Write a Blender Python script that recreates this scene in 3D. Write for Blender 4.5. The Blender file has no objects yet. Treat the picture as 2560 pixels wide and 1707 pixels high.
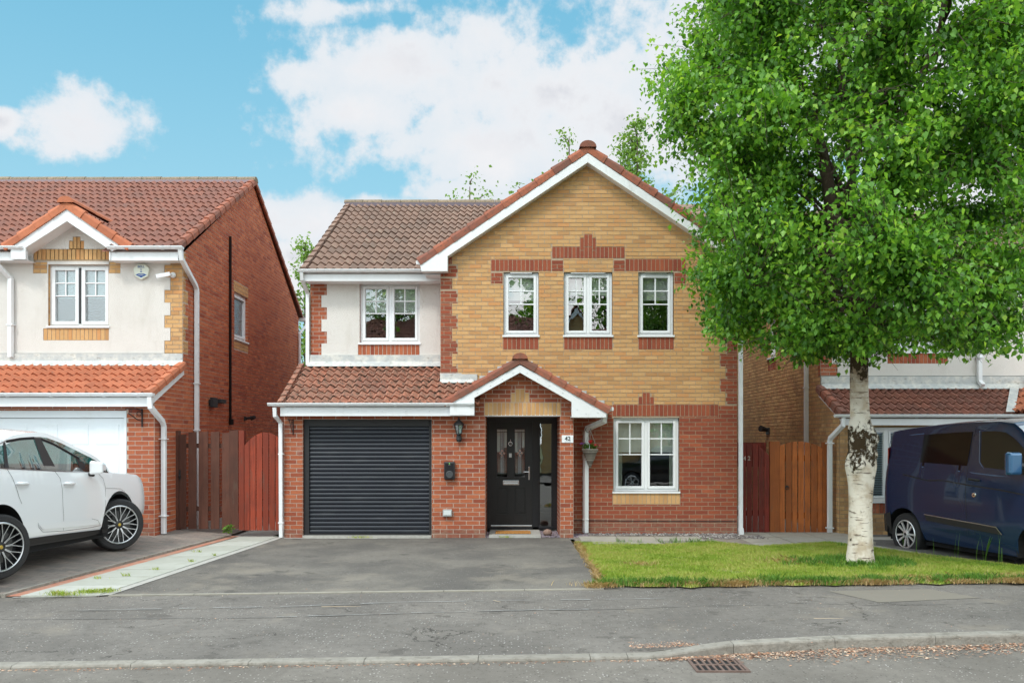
import bpy, math, random
import numpy as np
from mathutils import Vector, Matrix
random.seed(7); RNG = np.random.default_rng(7)
sc = bpy.context.scene
COL = sc.collection
F, HX, HY, CZ = 2110.0, 1280.0, 1098.0, 1.7
R = math.radians
def lin(r, g, b):
    f = lambda c: (c/255/12.92) if c/255 <= .04045 else ((c/255+.055)/1.055)**2.4
    return (f(r), f(g), f(b), 1)
# ------------------------------------------------------------------ camera
cam = bpy.data.cameras.new('camera'); camo = bpy.data.objects.new('camera', cam); COL.objects.link(camo)
camo.location = (0, 0, CZ); camo.rotation_euler = (R(90), 0, 0)
cam.sensor_width = 36; cam.lens = F/2560*36; cam.shift_y = (HY-853.5)/2560; cam.clip_end = 2000
sc.camera = camo
# ------------------------------------------------------------------ sun + sky
SUN_EL, SUN_AZ = 52, 208     # azimuth clockwise from +Y (behind the camera, to the left)
sun = bpy.data.lights.new('sun', 'SUN'); sun.energy = 2.0; sun.angle = R(11); sun.color = (1, .955, .89)
suno = bpy.data.objects.new('sun', sun); COL.objects.link(suno)
sd = Vector((math.sin(R(SUN_AZ))*math.cos(R(SUN_EL)), math.cos(R(SUN_AZ))*math.cos(R(SUN_EL)), math.sin(R(SUN_EL))))
suno.rotation_euler = sd.to_track_quat('Z', 'Y').to_euler(); suno.location = (0, 0, 30)
sc.view_settings.view_transform = 'Standard'; sc.view_settings.look = 'None'
sc.view_settings.exposure = 0.0; sc.view_settings.gamma = 1
sc.cycles.max_bounces = 8; sc.cycles.transparent_max_bounces = 12
class NT:
    """small node helper"""
    def __init__(s, tree): s.t = tree; s.n = tree.nodes; s.l = tree.links
    def add(s, typ, **kw):
        n = s.n.new(typ)
        for k, v in kw.items(): setattr(n, k, v)
        return n
    def put(s, sock, v):
        if isinstance(v, bpy.types.NodeSocket): s.l.new(v, sock)
        elif v is not None: sock.default_value = v
    def m(s, op, a, b=None, c=None, clamp=False):
        n = s.add('ShaderNodeMath', operation=op, use_clamp=clamp)
        s.put(n.inputs[0], a)
        if b is not None: s.put(n.inputs[1], b)
        if c is not None: s.put(n.inputs[2], c)
        return n.outputs[0]
    def mix(s, f, a, b, mode='MIX'):
        n = s.add('ShaderNodeMix', data_type='RGBA', blend_type=mode)
        s.put(n.inputs[0], f); s.put(n.inputs[6], a); s.put(n.inputs[7], b)
        return n.outputs[2]
    def ss(s, x, a, b):
        n = s.add('ShaderNodeMapRange', interpolation_type='SMOOTHSTEP')
        s.put(n.inputs[0], x); s.put(n.inputs[1], a); s.put(n.inputs[2], b)
        return n.outputs[0]
    def noise(s, vec, scale, detail=2, rough=.5, dist=0, out=0):
        n = s.add('ShaderNodeTexNoise'); s.put(n.inputs['Vector'], vec)
        n.inputs['Scale'].default_value = scale; n.inputs['Detail'].default_value = detail
        n.inputs['Roughness'].default_value = rough; n.inputs['Distortion'].default_value = dist
        return n.outputs[out]
w = bpy.data.worlds.new('World'); sc.world = w; w.use_nodes = True
T = NT(w.node_tree); T.n.clear()
sky = T.add('ShaderNodeTexSky', sky_type='NISHITA', sun_disc=False)
sky.sun_elevation = R(SUN_EL); sky.sun_rotation = R(SUN_AZ)
sky.air_density = 1; sky.dust_density = .6; sky.ozone_density = 1.5
tc = T.add('ShaderNodeTexCoord'); D = tc.outputs['Generated']
sx = T.add('ShaderNodeSeparateXYZ'); T.put(sx.inputs[0], D)
dx, dy, dz = sx.outputs
yy = T.m('MAXIMUM', dy, .12)
U = T.m('DIVIDE', dx, yy); W = T.m('DIVIDE', dz, yy)
n1 = T.noise(D, 8, 9, .62); n3 = T.noise(D, 26, 8, .6); n2 = T.noise(D, 3.2, 6, .55)
def blob(px, py, rx, ry, amp=1.0):
    cu, cw = (px-HX)/F, (HY-py)/F
    a = T.m('POWER', T.m('DIVIDE', T.m('SUBTRACT', U, cu), rx/F), 2.0)
    b = T.m('POWER', T.m('DIVIDE', T.m('SUBTRACT', W, cw), ry/F), 2.0)
    r = T.m('SQRT', T.m('ADD', a, b))
    return T.m('MULTIPLY', T.m('SUBTRACT', 1.25, r), amp)
field = None
for b in [(212, 305, 150, 88), (-10, 300, 60, 40), (1360, 215, 600, 225), (1000, 160, 230, 110), (1560, 330, 480, 190),
          (930, 285, 190, 75), (1260, 370, 430, 130), (860, 20, 240, 45, .7), (770, 560, 190, 62), (640, 640, 260, 60), (900, 535, 330, 60),
          (1120, 485, 130, 48), (1250, 420, 200, 60, .8), (2000, 150, 700, 330), (700, 720, 420, 110), (770, 190, 110, 55, .6),
          (2500, 500, 500, 300), (-500, 650, 420, 80), (1700, -380, 900, 150), (300, -420, 500, 120, .9)]:
    v = blob(*b); field = v if field is None else T.m('MAXIMUM', field, v)
gen = T.m('MULTIPLY', T.m('SUBTRACT', n2, .44), 4.0)            # broken cloud over the rest of the sky
front = T.ss(dy, .14, .3)
field = T.m('ADD', T.m('MULTIPLY', field, front), T.m('MULTIPLY', gen, T.m('SUBTRACT', 1.0, front)))
dens = T.m('ADD', T.m('ADD', field, T.m('MULTIPLY', T.m('SUBTRACT', n1, .5), 2.7)), T.m('MULTIPLY', T.m('SUBTRACT', n3, .5), 1.9))
mask = T.ss(dens, .08, .72)
core = T.ss(T.m('ADD', dens, T.m('MULTIPLY', T.m('SUBTRACT', n2, .5), 2.5)), .3, 1.9)
ccol = T.mix(core, (.80, .85, .90, 1), (.93, .91, .92, 1))
ccol = T.mix(T.m('MULTIPLY', T.ss(n2, .46, .66), T.ss(dens, .9, 1.6)), ccol, (.70, .71, .76, 1))
skyc = T.mix(1.0, sky.outputs[0], (.105, .20, .165, 1), 'MULTIPLY')
lift = T.ss(dz, .62, .02)
skyc = T.mix(T.m('ADD', .6, T.m('MULTIPLY', lift, .3)), skyc, T.mix(lift, (.19, .58, .85, 1), (.47, .75, .88, 1)))
tot = T.mix(T.m('MULTIPLY', mask, .95), skyc, ccol)
# sky out of view is brightened and warmed as added fill light
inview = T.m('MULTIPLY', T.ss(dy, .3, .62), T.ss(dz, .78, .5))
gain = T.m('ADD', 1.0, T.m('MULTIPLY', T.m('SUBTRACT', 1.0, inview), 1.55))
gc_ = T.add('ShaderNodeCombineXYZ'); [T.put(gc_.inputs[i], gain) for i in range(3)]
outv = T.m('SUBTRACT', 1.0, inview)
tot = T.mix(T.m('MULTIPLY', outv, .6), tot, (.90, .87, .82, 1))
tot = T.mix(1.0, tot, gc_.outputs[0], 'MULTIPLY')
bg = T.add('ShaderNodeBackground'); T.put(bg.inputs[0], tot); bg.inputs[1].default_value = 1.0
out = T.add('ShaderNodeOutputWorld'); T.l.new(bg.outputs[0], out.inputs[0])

# ------------------------------------------------------------------ materials
MATS = {}
def mat(name, col, rough=.7, metal=0, var=0, nscale=8, bump=0, bscale=60, rnd=0, spec=.5, coat=0, col2=None, emit=None, hue=None, det=4):
    """col: linear rgb; var: large soft variation; rnd: per-brick/tile variation from face attribute 'rnd'"""
    if name in MATS: return MATS[name]
    m = bpy.data.materials.new(name); m.use_nodes = True; MATS[name] = m
    t = NT(m.node_tree); b = t.n['Principled BSDF']
    b.inputs['Roughness'].default_value = rough; b.inputs['Metallic'].default_value = metal
    b.inputs['Specular IOR Level'].default_value = spec; b.inputs['Coat Weight'].default_value = coat
    b.inputs['Coat Roughness'].default_value = .03
    c = tuple(col[:3])+(1,)
    gc = t.add('ShaderNodeTexCoord').outputs['Object']
    if rnd:
        a = t.add('ShaderNodeAttribute', attribute_name='rnd').outputs['Fac']
        cr = t.add('ShaderNodeValToRGB'); t.put(cr.inputs[0], a)
        e = cr.color_ramp.elements
        d = hue if hue else [tuple(x*(1-rnd) for x in c[:3]), c[:3], tuple(min(1, x*(1+rnd)) for x in c[:3])]
        e[0].position = 0; e[0].color = tuple(d[0])+(1,); e[1].position = 1; e[1].color = tuple(d[-1])+(1,)
        for i in range(1, len(d)-1):
            q = e.new(i/(len(d)-1)); q.color = tuple(d[i])+(1,)
        c = cr.outputs[0]
    if var:
        n = t.noise(gc, nscale, det, .6)
        c2 = tuple(col2[:3])+(1,) if col2 else (0, 0, 0, 1)
        f = t.m('MULTIPLY', t.ss(n, .38, .72), var)
        c = t.mix(f, c, c2)
    t.put(b.inputs['Base Color'], c)
    if bump:
        n = t.noise(gc, bscale, 5, .65)
        bp = t.add('ShaderNodeBump'); bp.inputs['Strength'].default_value = 1; bp.inputs['Distance'].default_value = bump
        t.put(bp.inputs['Height'], n); t.l.new(bp.outputs[0], b.inputs['Normal'])
    if emit: b.inputs['Emission Color'].default_value = c; b.inputs['Emission Strength'].default_value = emit
    return m
RED = (.40, .115, .062)
RED_H = [(.24, .05, .024), (.38, .10, .04), (.34, .087, .036), (.45, .135, .055), (.29, .066, .028)]
BUF_H = [(.44, .235, .10), (.57, .345, .15), (.63, .385, .175), (.55, .325, .14), (.58, .28, .11)]
m_red = mat('red_brick', RED, .85, rnd=.2, hue=RED_H, var=.28, nscale=26, col2=(.22, .05, .033), bump=.004, bscale=90)
m_redl = mat('lightened_red_brick', RED, .85, rnd=.2, hue=[tuple(x*1.22 for x in c) for c in RED_H], var=.28, nscale=26, col2=(.24, .055, .033), bump=.004, bscale=90)  # same red brick, lightened in colour to offset shade on the flank wall
m_redd = mat('dark_red_brick', RED, .85, rnd=.2, hue=[(.26, .058, .027), (.33, .08, .034), (.24, .052, .024), (.38, .098, .04)], var=.3, nscale=26, col2=(.2, .04, .03), bump=.004, bscale=90)
m_buf = mat('buff_brick', (.5, .3, .1), .85, rnd=.2, hue=BUF_H, var=.45, nscale=22, col2=(.55, .25, .07), bump=.004, bscale=90)
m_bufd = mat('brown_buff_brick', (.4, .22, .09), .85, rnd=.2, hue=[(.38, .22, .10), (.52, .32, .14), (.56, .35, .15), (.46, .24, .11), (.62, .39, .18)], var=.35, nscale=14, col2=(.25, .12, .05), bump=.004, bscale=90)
m_mor = mat('mortar', (.55, .46, .385), .95, var=.35, nscale=30, col2=(.45, .36, .29))
m_morg = mat('grey_mortar', (.43, .33, .235), .95, var=.4, nscale=30, col2=(.24, .19, .14))
m_ren = mat('white_render', (.71, .68, .645), .95, var=.22, nscale=2.5, col2=(.56, .53, .49), bump=.012, bscale=75)
m_upvc = mat('white_upvc', (.80, .82, .84), .35, var=.12, nscale=3, col2=(.6, .6, .58))
m_fas = mat('white_painted_board', (.78, .80, .82), .45, var=.2, nscale=5, col2=(.62, .62, .60))
m_lead = mat('lead_flashing', (.46, .48, .48), .7, var=.8, nscale=7, col2=(.70, .68, .62), bump=.004, bscale=30)
m_tileb = mat('brown_roof_tile', (.2, .1, .07), .9, rnd=.2, hue=[(.19, .125, .095), (.235, .148, .11), (.26, .16, .118), (.205, .128, .095)], var=.55, nscale=9, col2=(.14, .085, .065), bump=.006, bscale=70)
m_tileo = mat('orange_roof_tile', (.5, .15, .07), .85, rnd=.2, hue=[(.40, .125, .06), (.47, .15, .072), (.53, .175, .085), (.44, .135, .064)], var=.4, nscale=11, col2=(.26, .10, .06), bump=.004, bscale=70)
m_tiler = mat('red_brown_roof_tile', (.3, .1, .07), .88, rnd=.2, hue=[(.24, .095, .064), (.29, .115, .078), (.26, .105, .075), (.22, .095, .07)], var=.5, nscale=8, col2=(.15, .075, .055), bump=.005, bscale=70)
m_tilem = mat('mossy_terracotta_tile', (.4, .16, .1), .9, rnd=.2, hue=[(.30, .135, .092), (.37, .165, .11), (.40, .155, .095), (.28, .125, .09)], var=.75, nscale=13, col2=(.16, .11, .08), bump=.008, bscale=45)
m_verge = mat('terracotta_verge', (.40, .13, .075), .85, rnd=.2, hue=[(.19, .075, .05), (.30, .095, .055), (.39, .12, .062), (.24, .085, .056)], var=.6, nscale=10, col2=(.14, .08, .06), bump=.005, bscale=60)
m_ridge = mat('weathered_ridge', (.26, .20, .15), .95, rnd=.2, hue=[(.22, .17, .13), (.30, .22, .15), (.26, .2, .16)], var=.8, nscale=25, col2=(.12, .11, .07), bump=.01, bscale=60)
m_black = mat('black_gloss', (.014, .015, .018), .28)
m_blackm = mat('black_matt', (.018, .018, .02), .6)
m_door = mat('black_composite_door', (.011, .011, .012), .38, bump=.0015, bscale=120)
m_shut = mat('navy_black_shutter', (.022, .026, .036), .38)
m_chrome = mat('chrome', (.75, .75, .76), .12, metal=1)
m_alu = mat('brushed_aluminium', (.62, .64, .66), .3, metal=1)
m_white = mat('white_gloss_paint', (.80, .83, .85), .25)
m_wdoor = mat('white_garage_paint', (.74, .79, .83), .35)
m_blind = mat('cream_blind', (.80, .80, .74), .8)
m_curt = mat('cream_curtain', (.72, .73, .66), .9)
m_room = mat('room_wall', (.28, .26, .23), .9)
m_soff = mat('soffit_board', (.7, .69, .66), .6)
m_conc = mat('concrete', (.42, .41, .38), .95, var=.5, nscale=14, col2=(.27, .26, .23), bump=.006, bscale=60)
m_slate = mat('slate_chip', (.16, .14, .16), .8, rnd=.3, hue=[(.10, .08, .10), (.2, .17, .2), (.28, .22, .24)])
m_peb = mat('pebble', (.4, .38, .36), .8, rnd=.3, hue=[(.08, .07, .07), (.15, .13, .13), (.2, .18, .17), (.5, .48, .45)])
def wood(name, c, c2, vert=True):
    m = mat(name, c, .8, rnd=.25, var=.55, nscale=3, col2=c2, bump=.003, bscale=30)
    t = NT(m.node_tree); b = t.n['Principled BSDF']
    tcx = t.add('ShaderNodeTexCoord').outputs['Object']
    mp = t.add('ShaderNodeMapping'); mp.inputs['Scale'].default_value = (60, 60, 2.2); t.l.new(tcx, mp.inputs[0])
    n = t.noise(mp.outputs[0], 1, 4, .6, .6)
    old = b.inputs['Base Color'].links[0].from_socket
    t.put(b.inputs['Base Color'], t.mix(t.m('MULTIPLY', t.ss(n, .42, .7), .55), old, tuple(x*.45 for x in c[:3])+(1,)))
    return m
m_wbrown = wood('brown_stained_wood', (.105, .037, .022), (.06, .025, .017))
m_wred = wood('red_stained_wood', (.27, .042, .017), (.15, .028, .016))
m_wdred = wood('dark_red_stained_wood', (.20, .026, .015), (.10, .02, .013))
m_wor = wood('orange_stained_wood', (.44, .125, .028), (.26, .07, .02))
m_bark_b = mat('birch_bark', (.68, .62, .55), .85)
def birch(m):
    t = NT(m.node_tree); b = t.n['Principled BSDF']
    o = t.add('ShaderNodeTexCoord').outputs['Object']
    sp = t.add('ShaderNodeSeparateXYZ'); t.l.new(o, sp.inputs[0]); z = sp.outputs[2]
    mp = t.add('ShaderNodeMapping'); mp.inputs['Scale'].default_value = (5, 5, 34); t.l.new(o, mp.inputs[0])
    bands = t.noise(mp.outputs[0], 1, 3, .6)
    pale = t.mix(t.ss(t.noise(o, 6, 4, .6), .4, .7), (.66, .61, .53, 1), (.46, .38, .29, 1))
    pale = t.mix(t.m('MULTIPLY', t.ss(bands, .58, .64), .85), pale, (.12, .09, .07, 1))
    mp2 = t.add('ShaderNodeMapping'); mp2.inputs['Scale'].default_value = (1, 1, .75); t.l.new(o, mp2.inputs[0])
    pat = t.m('ADD', t.m('MULTIPLY', t.noise(mp2.outputs[0], 7.5, 7, .7), .62), t.m('MULTIPLY', t.noise(mp2.outputs[0], 24, 5, .7, .4), .38))
    # dark moss and corky bark: strong in the knot zone and towards the fork
    kz = t.m('SUBTRACT', 1.0, t.m('ABSOLUTE', t.m('DIVIDE', t.m('SUBTRACT', z, 1.62), .42)), clamp=True)
    kz = t.m('MINIMUM', kz, .6)
    up = t.ss(z, 2.25, 2.9)
    thr = t.m('SUBTRACT', .615, t.m('ADD', t.m('MULTIPLY', kz, .26), t.m('MULTIPLY', up, .22)))
    dk = t.ss(t.m('SUBTRACT', pat, thr), -.01, .035)
    rot = t.mix(t.m('MULTIPLY', t.ss(z, 2.05, 2.4), t.ss(t.noise(o, 4, 4, .6), .3, .6)), pale, (.30, .22, .16, 1))
    up2 = t.mix(t.ss(z, 2.9, 4.2), rot, (.13, .085, .065, 1))
    c = t.mix(dk, up2, (.05, .034, .018, 1))
    b.inputs['Specular IOR Level'].default_value = .15
    t.put(b.inputs['Base Color'], c)
    bp = t.add('ShaderNodeBump'); bp.inputs['Distance'].default_value = .02
    t.put(bp.inputs['Height'], t.m('ADD', t.m('MULTIPLY', bands, .35), t.m('MULTIPLY', dk, .8))); t.l.new(bp.outputs[0], b.inputs['Normal'])
birch(m_bark_b)
m_twig = mat('dark_bark', (.075, .05, .038), .9, var=.5, nscale=20, col2=(.18, .13, .1))
def leafmat(name, h, tr=.35, rough=.42):
    m = mat(name, h[1], rough, rnd=.3, hue=h)
    t = NT(m.node_tree); b = t.n['Principled BSDF']
    c = b.inputs['Base Color'].links[0].from_socket
    tl = t.add('ShaderNodeBsdfTranslucent')
    t.put(tl.inputs[0], t.mix(1.0, c, (1.5, 1.45, .6, 1), 'MULTIPLY'))
    mx = t.add('ShaderNodeMixShader'); mx.inputs[0].default_value = tr
    o = [n for n in t.n if n.type == 'OUTPUT_MATERIAL'][0]
    t.l.new(b.outputs[0], mx.inputs[1]); t.l.new(tl.outputs[0], mx.inputs[2]); t.l.new(mx.outputs[0], o.inputs[0])
    return m
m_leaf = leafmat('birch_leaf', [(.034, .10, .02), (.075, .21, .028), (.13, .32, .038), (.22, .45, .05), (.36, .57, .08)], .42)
m_leaf2 = leafmat('pale_leaf', [(.10, .19, .04), (.16, .28, .06), (.22, .36, .09)], .4, .6)
m_grass = leafmat('lawn_grass', [(.20, .31, .035), (.29, .43, .05), (.38, .48, .08), (.54, .50, .19), (.31, .44, .055)], .3, .7)
m_grassd = leafmat('long_grass', [(.07, .18, .03), (.12, .28, .04), (.2, .38, .06)], .35, .6)
m_straw = leafmat('dry_grass', [(.5, .36, .18), (.6, .45, .25), (.42, .26, .12)], .3, .8)
def _w0(): pass
def weather(m, scale, lo, hi, col, amt, stretch=(1, 1, 1), det=5):
    t = NT(m.node_tree); b = t.n['Principled BSDF']; o = t.add('ShaderNodeTexCoord').outputs['Object']
    mp = t.add('ShaderNodeMapping'); mp.inputs['Scale'].default_value = stretch; mp.inputs['Location'].default_value = (scale*.37, 1.3, 2.1); t.l.new(o, mp.inputs[0])
    n = t.noise(mp.outputs[0], scale, det, .65); old = b.inputs['Base Color']
    src = old.links[0].from_socket if old.links else tuple(old.default_value)
    t.put(old, t.mix(t.m('MULTIPLY', t.ss(n, lo, hi), amt), src, tuple(col)+(1,)))
weather(m_tileb, 16, .60, .66, (.075, .05, .035), .75); weather(m_tileb, 5, .58, .72, (.34, .30, .22), .5); weather(m_tileb, 30, .66, .70, (.42, .40, .33), .6)
weather(m_tilem, 14, .54, .60, (.06, .042, .03), .85); weather(m_tilem, 24, .62, .67, (.50, .40, .28), .6)
weather(m_tiler, 18, .61, .67, (.08, .045, .035), .7); weather(m_tiler, 3, .52, .7, (.17, .10, .08), .5)
weather(m_tileo, 9, .62, .70, (.13, .07, .05), .6); weather(m_verge, 22, .58, .66, (.07, .05, .04), .6); weather(m_ridge, 30, .55, .62, (.09, .085, .04), .7)
weather(m_fas, 7, .58, .78, (.42, .41, .36), .35, (1, 1, .35)); weather(m_fas, 40, .70, .74, (.2, .19, .16), .5)
weather(m_ren, 1.2, .5, .75, (.50, .46, .40), .35, (2.2, 2.2, .5)); weather(m_lead, 12, .58, .66, (.25, .22, .18), .6, (1, 1, 2.5))
weather(m_red, 2.5, .56, .75, (.52, .36, .28), .35); weather(m_redd, 2.5, .56, .75, (.2, .07, .045), .4); weather(m_buf, 1.6, .54, .72, (.42, .27, .15), .35); weather(m_bufd, 2, .5, .7, (.24, .14, .07), .5)
weather(m_shut, 3, .5, .75, (.06, .065, .07), .5, (.6, .6, 3)); weather(m_wdoor, 2, .55, .8, (.6, .62, .6), .4)
for q_ in (m_wbrown, m_wred, m_wdred, m_wor): weather(q_, 5, .55, .7, (.10, .07, .05), .45, (3, 3, .6))
def glassmat(name, tint=(.9, .95, .95), refl=.32, dark=0.0, rough=0.0, bumpy=0, lwk=.6):
    m = bpy.data.materials.new(name); m.use_nodes = True; t = NT(m.node_tree); t.n.clear()
    g = t.add('ShaderNodeBsdfGlossy'); g.inputs['Color'].default_value = (.95, .97, 1, 1); g.inputs['Roughness'].default_value = rough
    tr = t.add('ShaderNodeBsdfTransparent'); tr.inputs[0].default_value = tuple(tint)+(1,)
    lw = t.add('ShaderNodeLayerWeight'); lw.inputs[0].default_value = .25
    f = t.m('ADD', refl, t.m('MULTIPLY', lw.outputs[0], lwk), clamp=True)
    if bumpy:
        o = t.add('ShaderNodeTexCoord').outputs['Object']
        bp = t.add('ShaderNodeBump'); bp.inputs['Distance'].default_value = bumpy; t.put(bp.inputs['Height'], t.noise(o, 45 if bumpy > .002 else 2.2, 3))
        t.l.new(bp.outputs[0], g.inputs['Normal'])
    mx = t.add('ShaderNodeMixShader'); t.put(mx.inputs[0], f); t.l.new(tr.outputs[0], mx.inputs[1]); t.l.new(g.outputs[0], mx.inputs[2])
    last = mx.outputs[0]
    if dark:
        df = t.add('ShaderNodeBsdfDiffuse'); df.inputs[0].default_value = (.012, .013, .016, 1)
        m2 = t.add('ShaderNodeMixShader'); m2.inputs[0].default_value = dark
        g2 = t.add('ShaderNodeMixShader'); g2.inputs[0].default_value = .12; t.l.new(df.outputs[0], g2.inputs[1]); t.l.new(g.outputs[0], g2.inputs[2])
        t.l.new(last, m2.inputs[1]); t.l.new(g2.outputs[0], m2.inputs[2]); last = m2.outputs[0]
    o = t.add('ShaderNodeOutputMaterial'); t.l.new(last, o.inputs[0]); MATS[name] = m
    return m
m_glass = glassmat('window_glass', refl=.24, bumpy=.0010)
m_frost = glassmat('frosted_glass', (.62, .78, .82), .3, .0, .25, .004)
m_cglass = glassmat('tinted_car_glass', (.35, .5, .48), .14)
m_vglass = glassmat('privacy_glass', (.06, .06, .07), .12, .6)

# ------------------------------------------------------------------ mesh builder
class MB:
    def __init__(s): s.v = []; s.f = []; s.m = []; s.r = []
    def add(s, vs, fs, mi=0, rnd=None):
        o = len(s.v); s.v.extend(vs); r = random.random() if rnd is None else rnd
        for f in fs: s.f.append(tuple(i+o for i in f)); s.m.append(mi); s.r.append(r)
    def box(s, x0, x1, y0, y1, z0, z1, mi=0, rnd=None):
        s.add([(x0, y0, z0), (x1, y0, z0), (x1, y1, z0), (x0, y1, z0), (x0, y0, z1), (x1, y0, z1), (x1, y1, z1), (x0, y1, z1)],
              [(0, 3, 2, 1), (4, 5, 6, 7), (0, 1, 5, 4), (1, 2, 6, 5), (2, 3, 7, 6), (3, 0, 4, 7)], mi, rnd)
    def prism(s, poly, P, d0, d1, mi=0, rnd=None, back=True):
        """poly [(u,z)], P(u,z,d)->xyz"""
        n = len(poly)
        vs = [P(u, z, d1) for u, z in poly]+[P(u, z, d0) for u, z in poly]
        fs = [tuple(range(n))]+[(i, i+n, (i+1) % n+n, (i+1) % n) for i in range(n)]
        if back: fs.append(tuple(range(2*n-1, n-1, -1)))
        s.add(vs, fs, mi, rnd)
    def face(s, pts, mi=0, rnd=None): s.add(list(pts), [tuple(range(len(pts)))], mi, rnd)
    def tube(s, pts, r, n=8, mi=0, cap=True, rnd=None):
        pts = [Vector(p) for p in pts]; rs = r if isinstance(r, (list, tuple)) else [r]*len(pts)
        sq = n == 10 and .03 < rs[0] < .05
        if sq: n = 4; rs = [q*1.28 for q in rs]
        ph = math.pi/4 if sq else 0; up = None; rings = []
        for i, p in enumerate(pts):
            d = (pts[min(i+1, len(pts)-1)]-pts[max(i-1, 0)]).normalized()
            if up is None: up = Vector((0, 0, 1)) if abs(d.z) < .9 else Vector((1, 0, 0))
            a = d.cross(up).normalized(); b = a.cross(d).normalized(); up = b
            rings.append([tuple(p+a*math.cos(2*math.pi*k/n+ph)*rs[i]+b*math.sin(2*math.pi*k/n+ph)*rs[i]) for k in range(n)])
        vs = [q for rr in rings for q in rr]; fs = []
        for i in range(len(pts)-1):
            for k in range(n): fs.append((i*n+k, i*n+(k+1) % n, (i+1)*n+(k+1) % n, (i+1)*n+k))
        if cap: fs.append(tuple(range(n))); fs.append(tuple(range((len(pts)-1)*n, len(pts)*n)))
        s.add(vs, fs, mi, rnd)
    def lathe(s, prof, M, n=24, mi=0, rnd=None, cap=True):
        """prof [(r,h)] about local z, M: Matrix"""
        vs = []; fs = []
        for r, h in prof:
            for k in range(n):
                a = 2*math.pi*k/n; vs.append(tuple(M @ Vector((r*math.cos(a), r*math.sin(a), h))))
        for i in range(len(prof)-1):
            for k in range(n): fs.append((i*n+k, i*n+(k+1) % n, (i+1)*n+(k+1) % n, (i+1)*n+k))
        if cap and prof[0][0] > 1e-6: fs.append(tuple(range(n)))
        if cap and prof[-1][0] > 1e-6: fs.append(tuple(range((len(prof)-1)*n, len(prof)*n)))
        s.add(vs, fs, mi, rnd)
    def build(s, name, mats, parent=None, smooth=False, bevel=0, tag_=None, inv=None):
        if not isinstance(mats, (list, tuple)): mats = [mats]
        me = bpy.data.meshes.new(name); me.from_pydata([tuple(p) for p in s.v], [], s.f)
        for mm in mats: me.materials.append(mm)
        me.polygons.foreach_set('material_index', s.m)
        a = me.attributes.new('rnd', 'FLOAT', 'FACE'); a.data.foreach_set('value', s.r)
        if smooth: me.polygons.foreach_set('use_smooth', [True]*len(s.f))
        me.update()
        o = bpy.data.objects.new(name, me); COL.objects.link(o)
        if parent is not None:
            o.parent = parent
            if parent.type == 'EMPTY': o.matrix_parent_inverse = Matrix.Translation(-parent.location)
        if bevel:
            b = o.modifiers.new('bevel', 'BEVEL'); b.width = bevel; b.segments = 2; b.limit_method = 'ANGLE'
        if tag_: tag(o, *tag_)
        return o
def tag(o, label=None, cat=None, group=None, kind=None):
    if label: o['label'] = label
    if cat: o['category'] = cat
    if group: o['group'] = group
    if kind: o['kind'] = kind
    return o
def thing(name, loc, label, cat, group=None):
    o = bpy.data.objects.new(name, None); COL.objects.link(o); o.location = loc; o.empty_display_size = .2
    return tag(o, label, cat, group)
def smooth_by_angle(o, ang=40):
    me = o.data; me.polygons.foreach_set('use_smooth', [True]*len(me.polygons))
    try: me.set_sharp_from_angle(angle=R(ang))
    except Exception: pass
class Wall:
    """vertical plane with its own u axis; n = outward normal"""
    def __init__(s, O, U, N): s.O = Vector(O); s.U = Vector(U); s.N = Vector(N)
    def P(s, u, z, d=0): q = s.O+s.U*u+s.N*d; return (q.x, q.y, q.z+z)
def front(Y): return Wall((0, Y, 0), (1, 0, 0), (0, -1, 0))
class Px:
    """pixel <-> metres on the plane at depth Y"""
    def __init__(s, Y): s.Y = Y; s.s = F/Y
    def u(s, x): return (x-HX)/s.s
    def z(s, y): return CZ+(HY-y)/s.s
def clip(poly, hull):
    out = poly; n = len(hull)
    for i in range(n):
        ax, ay = hull[i]; bx, by = hull[(i+1) % n]
        inp = out; out = []
        if not inp: return []
        def side(p): return (bx-ax)*(p[1]-ay)-(by-ay)*(p[0]-ax)
        for j in range(len(inp)):
            p, q = inp[j-1], inp[j]; sp, sq = side(p), side(q)
            if sq >= 0:
                if sp < 0: t = sp/(sp-sq); out.append((p[0]+(q[0]-p[0])*t, p[1]+(q[1]-p[1])*t))
                out.append(q)
            elif sp >= 0: t = sp/(sp-sq); out.append((p[0]+(q[0]-p[0])*t, p[1]+(q[1]-p[1])*t))
    return out
def subtract(rects, z):
    """rects minus z -> (outside list, inside list)"""
    o = []; ins = []
    for (a, b, c, d) in rects:
        A, B, C_, D_ = z
        if B <= a or A >= b or D_ <= c or C_ >= d: o.append((a, b, c, d)); continue
        if A > a: o.append((a, A, c, d))
        if B < b: o.append((B, b, c, d))
        a2, b2 = max(a, A), min(b, B)
        if C_ > c: o.append((a2, b2, c, C_))
        if D_ < d: o.append((a2, b2, D_, d))
        ins.append((a2, b2, max(c, C_), min(d, D_)))
    return o, ins
def rect(u0, u1, z0, z1): return [(u0, z0), (u1, z0), (u1, z1), (u0, z1)]
def brick(mb, W, p, mi, hull, d=.006, g=.0062, mins=.014):
    a, b, c, e = p
    if b-a < mins+2*g or e-c < mins+2*g: return
    poly = rect(a+g, b-g, c+g, e-g)
    if hull: poly = clip(poly, hull)
    if len(poly) < 3: return
    mb.prism(poly, W.P, 0, d+random.uniform(-.001, .0015), mi, back=False)
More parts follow.
